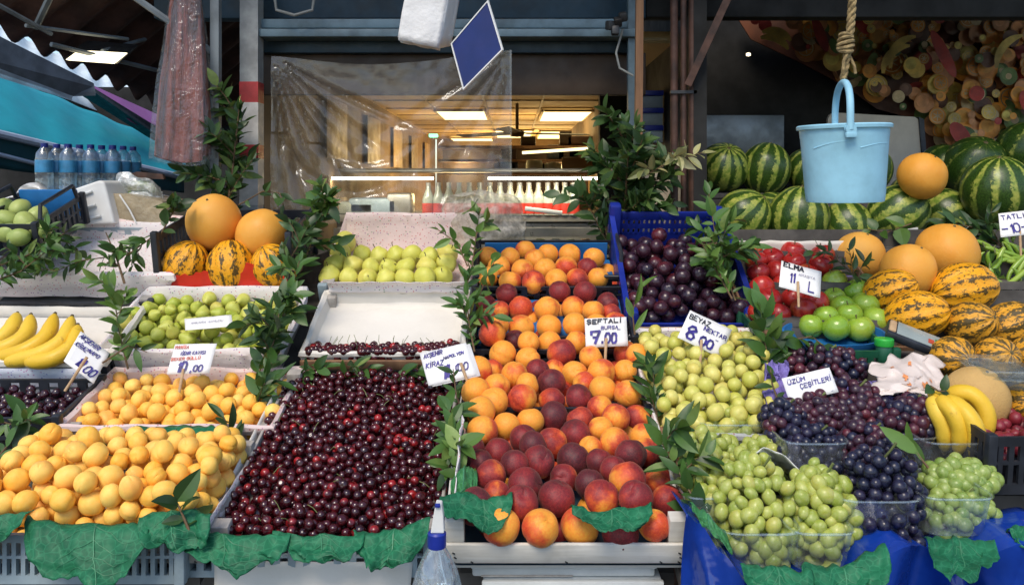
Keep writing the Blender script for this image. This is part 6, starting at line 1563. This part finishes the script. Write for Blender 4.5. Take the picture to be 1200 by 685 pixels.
for k in range(5):
    m = MB(); m.box((XL+.006, 1.4+1.25*k, 1.86), (.008, .55, .34), None, .002); m.build('wall_panel', M['panel_yellow'], o)
def lamp(label, x, y, wpx, hy, mat='lamp', grp='lit ceiling panels in the shop'):
    Y = (ZI-.02-ZC)*F/(HZ-(y+hy/2)); Y0 = (ZI-.02-ZC)*F/(HZ-(y-hy/2)); Y1 = Y; dep = abs(Y1-Y0); Ym = (Y0+Y1)/2; w = S(wpx, Ym)
    t = thing('ceiling_light', label, 'ceiling light', P(x, HZ-(ZI-.02-ZC)*F/Ym, Ym), None, grp)
    m = MB(); m.box((0, 0, .002), (w, dep, .012)); m.build('diffuser', M[mat], t, False)
    ld = bpy.data.lights.new('ceiling_lamp', 'POINT'); ld.energy = 42; ld.color = (1, .70, .30); ld.shadow_soft_size = .3; link('lamp_light', ld, t, (0, 0, -.45))
    m = MB()
    for sx in (-1, 1): m.box((sx*(w/2+.012), 0, .004), (.02, dep+.04, .02))
    for sy in (-1, 1): m.box((0, sy*(dep/2+.012), .004), (w, .02, .02))
    m.build('frame', M['ceiling_bar'], t, False)
lamp('lit square ceiling panel right of the sheet, nearest one', 661, 136, 52, 11)
lamp('lit ceiling panel seen through the clear sheet, nearer one', 543, 135, 52, 10)
lamp('lit ceiling panel seen through the clear sheet, farther one', 556, 166, 44, 8)
lamp('lit ceiling panel in the farther row, left of the middle', 655, 158, 46, 8)
lamp('lit ceiling panel in the farther row, beside the bush', 702, 157, 40, 8)
lamp('lit ceiling panel in the farther row, partly behind the sheet edge', 602, 157, 40, 8)
# ceiling fan
o = thing('ceiling_fan', 'ceiling fan hanging in the shop between the lit panels', 'fan', P(606, 156, 6.0))
m = MB(); m.tube([(0, 0, 0), (0, 0, .22)], .012, 10); m.lathe([(0, -.03), (.05, -.025), (.055, .01), (.02, .03), (0, .03)], 20); m.build('motor', M['fan'], o)
for k in range(3):
    a = k*2.094+.35; m = MB(); m.box((.32*math.cos(a), .32*math.sin(a), 0), (.52, .09, .006), Euler((.15, 0, a)).to_matrix()); m.build('blade', M['fan'], o, False)
# counter with bottles
o = thing('display_counter', 'lit steel display counter inside the shop behind the fruit', 'counter', (0, 4.9, 0))
za = P(0, 250, 4.8).z
m = MB(); m.box((-.2, .35, za-.03), (1.9, .9, .04), None, .004); m.build('counter_top', M['counter'], o)
m = MB(); m.box((-.2, .35, (za-.06)/2), (1.86, .86, za-.06)); m.build('counter_base', M['counter'], o, False)
zs = P(0, 206, 4.8).z
m = MB(); m.box((-.2, .25, zs+.035), (1.9, .55, .02), None, .003); m.build('glass_top', M['counter'], o)
for (x0, x1) in ((352, 508), (572, 700)):
    m = MB(); a, b = P(x0, 209, 4.68).x, P(x1, 209, 4.68).x; m.tube([(a, -.22, P(0, 209, 4.68).z), (b, -.22, P(0, 209, 4.68).z)], .009, 8); tl = m.build('light_tube', M['tube_light'], o)
    ld = bpy.data.lights.new('tube_lamp', 'AREA'); ld.shape = 'RECTANGLE'; ld.size = b-a; ld.size_y = .03; ld.energy = 1.8; ld.color = (1, .93, .74); link('tube_lamp', ld, o, ((a+b)/2, -.24, P(0, 210.5, 4.66).z), (R(25), 0, 0))
zz = P(0, 274, 4.6).z
m = MB(); m.box((-.2, -.16, zz), (1.9, .03, .05)); m.build('price_rail', M['counter'], o)
gb = MB(); s_ = .036
gb.lathe([(0, 0), (s_, 0), (s_, .09), (s_*.8, .115), (s_*.42, .15), (s_*.36, .18), (0, .18)], 16); gbm = gb.mesh('glass', M['glass_milk'])
lb = MB(); lb.lathe([(s_*1.03, .008), (s_*1.03, .07)], 16, (0, 0, 0), None, False, False); lbm = lb.mesh('label', M['label_red'])
cpb = MB(); cpb.lathe([(s_*.42, .172), (s_*.44, .192), (0, .194)], 12); cpm = cpb.mesh('cap', M['counter'])
xs = [502, 514, 526, 538, 550, 562, 574, 586, 598, 609, 620, 631, 642, 652, 662, 672]
for i, x in enumerate(xs):
    t = thing('soda_bottle', rank_label([(q, 0) for q in xs], i, 'pale glass bottle with red label', 'in the row on the counter'), 'bottle', P(x, 250, 4.82)+Vector((0, 0, .0)), None, 'bottles on the counter'); t.location.z = za-.009
    link('glass', gbm, t); link('label', lbm, t); link('cap', cpm, t)
rr = random.Random(9)
# goods under the rail and on the back shelf
for i in range(12):
    x = rr.uniform(600, 700); m = MB(); h = rr.uniform(.05, .09); m.lathe([(0, 0), (.03, 0), (.032, h), (.02, h+.012), (0, h+.012)], 14)
    t = m.build('jar', rr.choice([M['panel_yellow'], M['glass_milk'], M['green_stem']])); t.location = P(607+9*i, 303, 4.3)+Vector((0, .1*(i % 2), 0)); tag(t, 'small yellowish jar low under the counter rail behind the peaches', 'jar', 'jars below the counter rail')
m = MB(); a = P(0, 303, 4.3); m.box((-.02+.2, 4.35, a.z-.02), (1.1, .5, .03)); tag(m.build('low_shelf', M['counter']), 'low shelf under the counter rail carrying small jars', 'shelf')
o = thing('back_shelf', 'dark shelf unit behind the counter with a thin lit tube on top', 'shelf', (0, 6.6, 0))
for y in (203, 188, 172):
    m = MB(); z = P(0, y, 6.6).z; m.box((.35, .2, z), (1.9, .4, .02)); m.build('shelf_board', M['wood_brown'], o, False)
m = MB(); m.box((.35, .42, 1.2), (1.9, .02, 1.3)); m.build('shelf_back', M['shutter'], o, False)
m = MB(); m.tube([P(612, 179, 6.55)-Vector((0, 6.6, 0)), P(705, 173, 6.55)-Vector((0, 6.6, 0))], .012, 8); m.build('light_tube', M['lamp'], o)
for i, (x, w, h) in enumerate(((626, 20, 15), (648, 20, 12))):
    t = thing('cake_dome', f"{('taller','lower')[i]} ribbed translucent dome on the shelf behind the bottles", 'dome', P(x, 203, 6.45)); r = S(w/2, 6.45)
    m = MB(); m.lathe([(r, .01), (r*1.02, S(h*.8, 6.45)), (r*.9, S(h, 6.45)), (0, S(h+1, 6.45))], 24); m.build('dome', M['glass_milk'], t)
m = MB(); p = P(676, 193, 6.3); m.box(p, (S(35, 6.3), .03, S(18, 6.3)), Euler((0, -.05, 0)).to_matrix(), .004); tag(m.build('cardboard_sign', M['panel_yellow']), 'blank yellowish card on the shelf left of the bush', 'card')
m = MB(); p = P(637, 247, 4.7); m.box(p, (S(44, 4.7), .02, S(5, 4.7)), Euler((0, .12, 0)).to_matrix(), .002); tag(m.build('paper_strip', M['card']), 'pale paper strip lying below the bottles on the counter', 'paper')
for i in range(16):
    w, h = rr.uniform(.08, .2), rr.uniform(.06, .12); x = rr.uniform(590, 735); y = (188, 203, 172)[i % 3]; m = MB(); m.box((0, 0, h/2+.011), (w, .12, h), None, .006)
    t = m.build('carton', rr.choice([M['rust'], M['wood_brown'], M['cardboard'], M['crate_dark'], M['shutter']])); t.location = P(x, y, 6.7); tag(t, 'dim small carton standing on the shelf behind the counter', 'carton', 'cartons on the back shelf')
m = MB(); m.box(P(508, 159, 7.2), (S(10, 7.2), .04, S(3.5, 7.2)), None, .004); tag(m.build('exit_light', M['lamp_green']), 'small green lit sign deep in the shop seen through the sheet', 'light')
m = MB(); leafb = MB()
# dim counter goods behind the sheet
for i, (x, y, w, h, mt) in enumerate(((385, 232, 40, 22, 'panel_yellow'), (440, 236, 60, 20, 'crate_grey'), (470, 230, 30, 26, 'counter'), (420, 240, 46, 16, 'glass_milk'))):
    m = MB(); m.box((0, 0, S(h, 4.7)/2), (S(w, 4.7), .2, S(h, 4.7)), None, .02); t = m.build('food_tub', M[mt]); t.location = P(x, 250, 4.95); t.location.z = za-.009; tag(t, ('yellowish', 'grey blue', 'steel', 'pale')[i]+' tub on the counter behind the clear sheet', 'tub', 'tubs on the counter')
# ================================================================== right background
o = thing('back_wall', 'near black back wall behind the watermelons', 'wall', (2.0, 4.6, 0))
m = MB(); m.box((.4, .05, 1.3), (3.8, .08, 2.8)); m.build('wall_panel', M['black_wall'], o, False)
m = MB(); m.box((-1.35+.07, -.75, 1.3), (.05, 1.5, 2.8)); m.build('side_panel', M['black_wall'], o, False)
o = thing('steel_panel', 'dull grey metal panel behind the upper watermelons', 'panel', P(866, 165, 4.2)); m = MB(); m.box((0, 0, 0), (S(104, 4.2), .03, S(60, 4.2)), None, .004); m.build('panel_sheet', M['silver'], o)
o = thing('pale_board', 'large pale board with rounded corner behind the bucket', 'board', P(1030, 175, 4.0))
ref = P(1030, 175, 4.0); m = MB(); m.prism([P(x, y, 4.0)-ref for x, y in ((972, 226), (970, 140), (973, 134), (978, 132), (1072, 137), (1079, 142), (1082, 152), (1084, 226))], (0, .02, 0)); m.build('board_face', M['cream'], o, False)
m = MB(); m.prism([P(x, y, 3.99)-ref for x, y in ((1077, 137), (1083, 140), (1089, 226), (1084, 226))], (0, .05, 0)); m.build('dark_edge', M['crate_dark'], o, False)
# printed fruit mural: one flat sheet with printed shapes in layers
o = thing('fruit_mural', 'dim printed banner showing many fruits on the back wall', 'banner', P(1040, 90, 4.5))
ref = P(1040, 90, 4.5)
out = [(866, 24), (880, 46), (935, 72), (970, 90), (1000, 108), (1028, 128), (1060, 136), (1082, 150), (1086, 240), (1260, 240), (1260, 18), (866, 18)]
m = MB(); m.prism([P(x, y, 4.5)-ref for x, y in out], (0, .01, 0)); m.build('banner_sheet', plain('printed_ground', (.16, .055, .025), .6, .4, 4), o, False)
def inside(x, y):
    c = False; j = len(out)-1
    for i in range(len(out)):
        xi, yi = out[i]; xj, yj = out[j]
        if (yi > y) != (yj > y) and x < (xj-xi)*(y-yi)/(yj-yi)+xi: c = not c
        j = i
    return c
pc = dict(orange=(.80, .32, .04), lemon=(.80, .56, .12), red=(.48, .05, .03), green=(.12, .19, .04), cream=(.60, .46, .24), peach=(.60, .26, .09), dark=(.14, .06, .03))
pc.update({k+'_light': tuple(min(.9, v*1.22+.015) for v in c) for k, c in list(pc.items())})
pm = {k: plain('printed_'+k, c, .55, .35, 6, 0.02) for k, c in pc.items()}
rr = random.Random(21); lay = {k: MB() for k in pc}; cnt = 0
def disc(k, x, y, r, sx=1., a=0., n=18, dz=0.):
    global cnt
    cnt += 1; yy = 4.4985-.00012*cnt
    pts = [P(x+r*(math.cos(q)*sx*math.cos(a)-math.sin(q)*math.sin(a)), y+r*(math.cos(q)*sx*math.sin(a)+math.sin(q)*math.cos(a)), 4.5)-ref+Vector((0, yy-4.5, 0)) for q in [2*math.pi*i/n for i in range(n)]]
    lay[k].add(pts, [tuple(range(n))])
for i in range(900):
    x, y = rr.uniform(868, 1225), rr.uniform(20, 232); r = rr.uniform(8, 17)-i*.008
    if not (inside(x-r, y) and inside(x+r, y) and inside(x, y+r) and inside(x, y-r)): continue
    k = rr.choice(['orange', 'orange', 'orange', 'peach', 'peach', 'lemon', 'lemon', 'red', 'green', 'cream', 'dark'])
    if k in ('red', 'green') and rr.random() < .4: disc(k, x, y, r*.7, 1.8, rr.uniform(0, 3))
    else:
        disc(k, x, y, r); disc(k+'_light', x-r*.16, y-r*.18, r*.62)
        if k in ('orange', 'lemon', 'cream') and rr.random() < .5:
            disc('cream', x, y, r*.82); disc(k, x, y, r*.72)
            for q in range(3): 
                a = q*math.pi/3+x; disc('cream', x, y, r*.05+.25, r*.62/(r*.05+.25), a)
        elif k == 'green': disc('cream', x, y, r*.35); 
def bana(x, y, L, a, sp):
    global cnt
    cnt += 1; pts = []; n = 12
    for s in (1, -1):
        for i in range(n+1):
            t = (i/n) if s == 1 else 1-i/n; q = (t-.5)*sp; w = 4.6*math.sin(math.pi*min(.97, max(.05, t)))**.5*s
            rx, ry = math.sin(q)*L+0*w, (1-math.cos(q))*L; nx, ny = -math.sin(q), math.cos(q)
            X, Y_ = rx+nx*w, ry+ny*w; pts.append(P(x+X*math.cos(a)-Y_*math.sin(a), y+X*math.sin(a)+Y_*math.cos(a), 4.5)-ref+Vector((0, -.0015-.00012*cnt, 0)))
    lay['lemon'].add(pts, [tuple(range(len(pts)))])
for (x, y, L, a, sp) in ((898, 45, 26, .3, 1.4), (896, 53, 26, .4, 1.4), (1030, 62, 30, -.9, 1.7), (1024, 70, 30, -.8, 1.6), (1150, 62, 34, -.9, 1.5), (940, 38, 22, 1.2, 1.2)):
    bana(x, y, L, a, sp)
for (x, y, r, sx, a) in ((1083, 70, 7, 4.2, 1.1), (945, 48, 6, 3.6, 1.2), (1102, 160, 9, 1.8, .9)): disc('red', x, y, r, sx, a)
for k, mb in lay.items():
    if mb.v: mb.build('printed_fruit', pm[k], o, False)['kind'] = 'stuff'
m = MB(); m.lathe([(0, -.01), (.012, -.006), (.012, .006), (0, .01)], 12); t = m.build('small_bulb', M['lamp_cool']); t.location = P(877, 64, 4.3); tag(t, 'tiny lit bulb at the left tip of the fruit banner', 'bulb')
# ================================================================== left background
def awn(nm, label, pts, mat, cat='awning', th=.02, grp=None):
    m = MB(); ref = P(*pts[0]); m.prism([P(*p)-ref for p in pts], (0, 0, th)); t = m.build(nm, mat, None, False); t.location = ref; return tag(t, label, cat, grp)
def ruled(nm, mat, A, B, nu, nv, fn, parent=None):
    """ruled surface between two 3-D edges with a displacement fn(u,v)->Vector"""
    m = MB(); a0, a1 = A; b0, b1 = B
    m.grid(lambda u, v: a0.lerp(a1, u).lerp(b0.lerp(b1, u), v)+fn(u, v), nu, nv); return solid(m.build(nm, mat, parent), .004)
# dark corrugated roof of our own awning (underside seen)
rf = ruled('corrugated_roof', M['roof_under'], (P(-60, 6, 3.0), P(300, 178, 6.4)), (P(250, -260, 2.6), P(620, -60, 5.2)), 150, 10, lambda u, v: Vector((0, 0, .028*math.sin(u*100))))
tag(rf, 'dark corrugated awning roof seen from below at the upper left', 'roof')
rf = ruled('corrugated_roof', M['roof_pale'], (P(-60, 0, 6.5), P(300, 172, 9.5)), (P(-60, 60, 6.0), P(300, 205, 9.0)), 150, 3, lambda u, v: Vector((0, 0, .030*math.sin(u*90)*(1-v))))
tag(rf, 'pale corrugated roof edge of the neighbouring stall', 'roof')
awn('roof_gutter', 'grey gutter panel under the pale roof edge at left', [(-60, 18, 3.6), (110, 102, 4.4), (112, 112, 4.4), (86, 113, 4.3), (-60, 58, 3.6)], M['steel_grey'], 'gutter')
awn('roof_panel', 'pale panel between the gutter and the turquoise awning', [(-60, 50, 3.7), (86, 108, 4.4), (84, 118, 4.4), (-60, 72, 3.7)], M['roof_pale'], 'panel')
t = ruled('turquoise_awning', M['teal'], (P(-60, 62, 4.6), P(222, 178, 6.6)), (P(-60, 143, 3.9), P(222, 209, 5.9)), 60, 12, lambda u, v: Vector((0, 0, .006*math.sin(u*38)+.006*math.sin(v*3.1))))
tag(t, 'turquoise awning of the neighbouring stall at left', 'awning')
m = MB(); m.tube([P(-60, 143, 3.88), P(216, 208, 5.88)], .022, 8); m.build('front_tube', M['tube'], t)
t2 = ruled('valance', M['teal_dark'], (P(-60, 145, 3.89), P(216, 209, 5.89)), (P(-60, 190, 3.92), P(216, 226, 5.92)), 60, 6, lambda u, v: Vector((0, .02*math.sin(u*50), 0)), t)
m = MB(); m.tube([P(-60, 166, 3.9), P(216, 236, 5.9)], .012, 8); m.build('lower_tube', M['tube'], t)
awn('magenta_awning', 'magenta awning strip above the turquoise one', [(101, 100, 5.2), (240, 162, 6.6), (240, 188, 6.6), (152, 142, 5.5)], M['pink'])
awn('dark_roof_edge', 'black roof edge between the magenta and turquoise awnings', [(86, 106, 5.0), (102, 102, 5.0), (240, 186, 6.5), (240, 197, 6.5), (172, 160, 5.8)], M['crate_dark'], 'roof edge')
# awning lamp and frame
t = thing('awning_lamp', 'lit rectangular lamp under the dark awning at left', 'lamp', P(110, 66, 3.3)); ref = P(110, 66, 3.3)
m = MB(); m.prism([P(x, y, Y)-ref for x, y, Y in ((77, 70, 3.2), (131, 74, 3.2), (148, 62, 3.3), (92, 59, 3.3))], (0, .02, 0)); m.build('diffuser', M['lamp_cool'], t, False)
m = MB(); m.prism([P(x, y, Y)-ref+Vector((0, .024, .004)) for x, y, Y in ((70, 70, 3.2), (134, 75, 3.2), (152, 58, 3.32), (90, 53, 3.32))], (0, .06, .03)); m.build('housing', M['dark_metal'], t, False)
t = thing('overhead_bars', 'thin grey steel bars of the awning frame at upper left', 'frame', P(150, 20, 3.0)); ref = P(150, 20, 3.0)
for a, b, r in (((148, -10, 2.9), (250, 62, 3.0), 4), ((62, -10, 2.9), (42, 32, 3.1), 4), ((60, 52, 3.1), (190, 84, 3.6), 3), ((-20, -4, 2.8), (60, 40, 3.1), 3), ((120, 60, 3.3), (170, 46, 3.6), 2.5), ((30, 30, 3.0), (150, 46, 3.4), 2.5)):
    m = MB(); m.tube([P(*a)-ref, P(*b)-ref], S(r, a[2]), 6); m.build('bar', M['steel_grey'], t)
# water bottles
bt = MB(); bt.lathe([(0, 0), (.036, 0), (.038, .006), (.038, .03), (.036, .036), (.038, .042), (.036, .05), (.038, .058), (.036, .066), (.038, .075), (.038, .17), (.034, .195), (.015, .222), (.013, .23), (0, .23)], 18); btm = bt.mesh('bottle_body', M['bottle_plastic'])
lb = MB(); lb.lathe([(.0388, .10), (.0392, .102), (.0392, .158), (.0388, .16)], 18, (0, 0, 0), None, False, False); lbm = lb.mesh('label', M['blue_mark'])
cpb = MB(); cpb.lathe([(.0155, .222), (.0155, .242), (0, .243)], 12); cpm = cpb.mesh('cap', M['crate_blue'])
cx = []
for j in range(3):
    for i in range(4): cx.append((P(54, 222, 3.3)+Vector((.080*i+.015*j, .085*j+.10*i*.6, 0)), i, j))
for p, i, j in cx:
    p = P(52, 226, 3.4)+Vector((.066*i+.012*j, .07*j+.06*i, 0)); t = thing('water_bottle', f"clear water bottle with blue label, {('leftmost','second','third','rightmost')[i]} in the {('front','middle','back')[j]} row at left", 'water bottle', p, None, 'water bottles behind the left stall')
    link('bottle_body', btm, t); link('label', lbm, t); link('cap', cpm, t); t.scale = (.92, .92, .86)
# white crate lying tipped, tan plastic box, bags behind the left stall
o = thing('white_crate', 'white plastic crate tipped on its side behind the left box', 'crate', P(100, 262, 2.96)); ref = P(100, 262, 2.96)
fp = [(74, 228), (84, 222), (116, 211), (122, 213), (134, 262), (82, 264)]
m = MB(); m.prism([P(x, y, 2.96)-ref for x, y in fp], (.02, .25, 0)); t = m.build('crate_shell', M['white_plastic'], o, False); bv = t.modifiers.new('Bevel', 'BEVEL'); bv.width = .008; bv.segments = 3
m = MB()
for (x0, y0, x1, y1) in ((86, 232, 108, 224), (98, 258, 118, 253), (92, 246, 112, 240)):
    a, b = P(x0, y0, 2.955)-ref, P(x1, y1, 2.955)-ref; m.tube([a, b], .005, 6)
m.build('moulded_rib', M['white_crate'], o)
o = thing('film_wrapped_box', 'box wrapped in tan plastic film behind the left box', 'box', P(164, 262, 3.0)); ref = P(164, 262, 3.0)
m = MB(); m.prism([P(x, y, 3.0)-ref for x, y in ((134, 262), (128, 226), (150, 228), (190, 236), (200, 262))], (0, .25, 0)); m.build('wrapped_body', M['tan_film'], o, False)
m = MB(); m.tube([P(140, 228, 2.99)-ref, P(152, 246, 2.985)-ref, P(160, 262, 2.99)-ref], .003, 6); m.build('film_crease', M['white_plastic'], o)
m = MB()
def sb(u, v): 
    a = math.pi*u; k = Vector((u*4, v*4, 1)); return P(164-30*math.cos(a)*(1-.2*v), 236-34*v*(.7+.3*math.sin(a*1.3)), 3.14)+Vector((0, -.06*math.sin(a)+.03*mnoise.noise(k), .02*mnoise.noise(k*1.4)))
m.grid(sb, 24, 14); t = tag(m.build('grocery_bag', M['bag_film']), 'translucent bag with green contents and a red brown top behind the wrapped box', 'bag')
m = MB(); m.lathe([(0, 0), (.06, .01), (.07, .05), (.045, .09), (0, .10)], 18, P(166, 240, 3.16)); m.build('contents', M['green_apple'], t)
m = MB(); m.prism([P(x, y, 3.13) for x, y in ((146, 206), (160, 201), (190, 204), (192, 210), (162, 209), (142, 214))], (0, .02, 0)); m.build('printed_top', M['rust'], t, False)
m = MB(); m.grid(lambda u, v: P(6+50*u, 232-18*math.sin(math.pi*u)*v, 3.2)+Vector((0, .05*mnoise.noise(Vector((u*4, v*3, 1)))+.05*v, 0)), 16, 8); tag(solid(m.build('white_bag', M['bag_white']), .002), 'white bag behind the black crate at far left', 'bag')
# dark stall wall far behind at left
m = MB(); m.box((-3.7, 7.2, 1.2), (4.6, .1, 2.4)); tag(m.build('far_stall_wall', M['black_wall'], None, False), 'dark wall of the neighbouring stall far behind at left', 'wall')
m = MB(); m.box((-2.7, 4.3, .7), (2.2, .8, 1.3)); m.box((-2.7, 3.9, 1.36), (2.3, .9, .03)); tag(m.build('side_table', M['crate_dark'], None, False), 'dark table behind the left stall under the water bottles', 'table')
m = MB(); m.box((-1.62, 3.25, .62), (1.6, .55, 1.22)); m.box((-1.62, 3.25, 1.245), (1.66, .62, .03)); t = tag(m.build('back_counter', M['stand'], None, False), 'dark counter behind the left stall carrying the crate and wrapped box', 'counter')
# pipes of the wall behind; unseen roof over the stall, street, ground
m = MB(); m.box((0, 0, -.02), (160, 160, .04)); g = struct(m.build('ground', M['asphalt'], None, False))
rf = ruled('unseen_shading_roof', M['roof_under'], (Vector((-3.2, 2.65, 2.75)), Vector((4.2, 2.65, 2.75))), (Vector((-1.2, 3.5, 2.62)), Vector((4.2, 5.2, 2.62))), 200, 4, lambda u, v: Vector((0, 0, .02*math.sin(u*230))))  # out of view; placed and sized to darken the back of the stall
tag(rf, 'unseen dark corrugated roof above the picture, set over the stall to shade its back', 'roof')
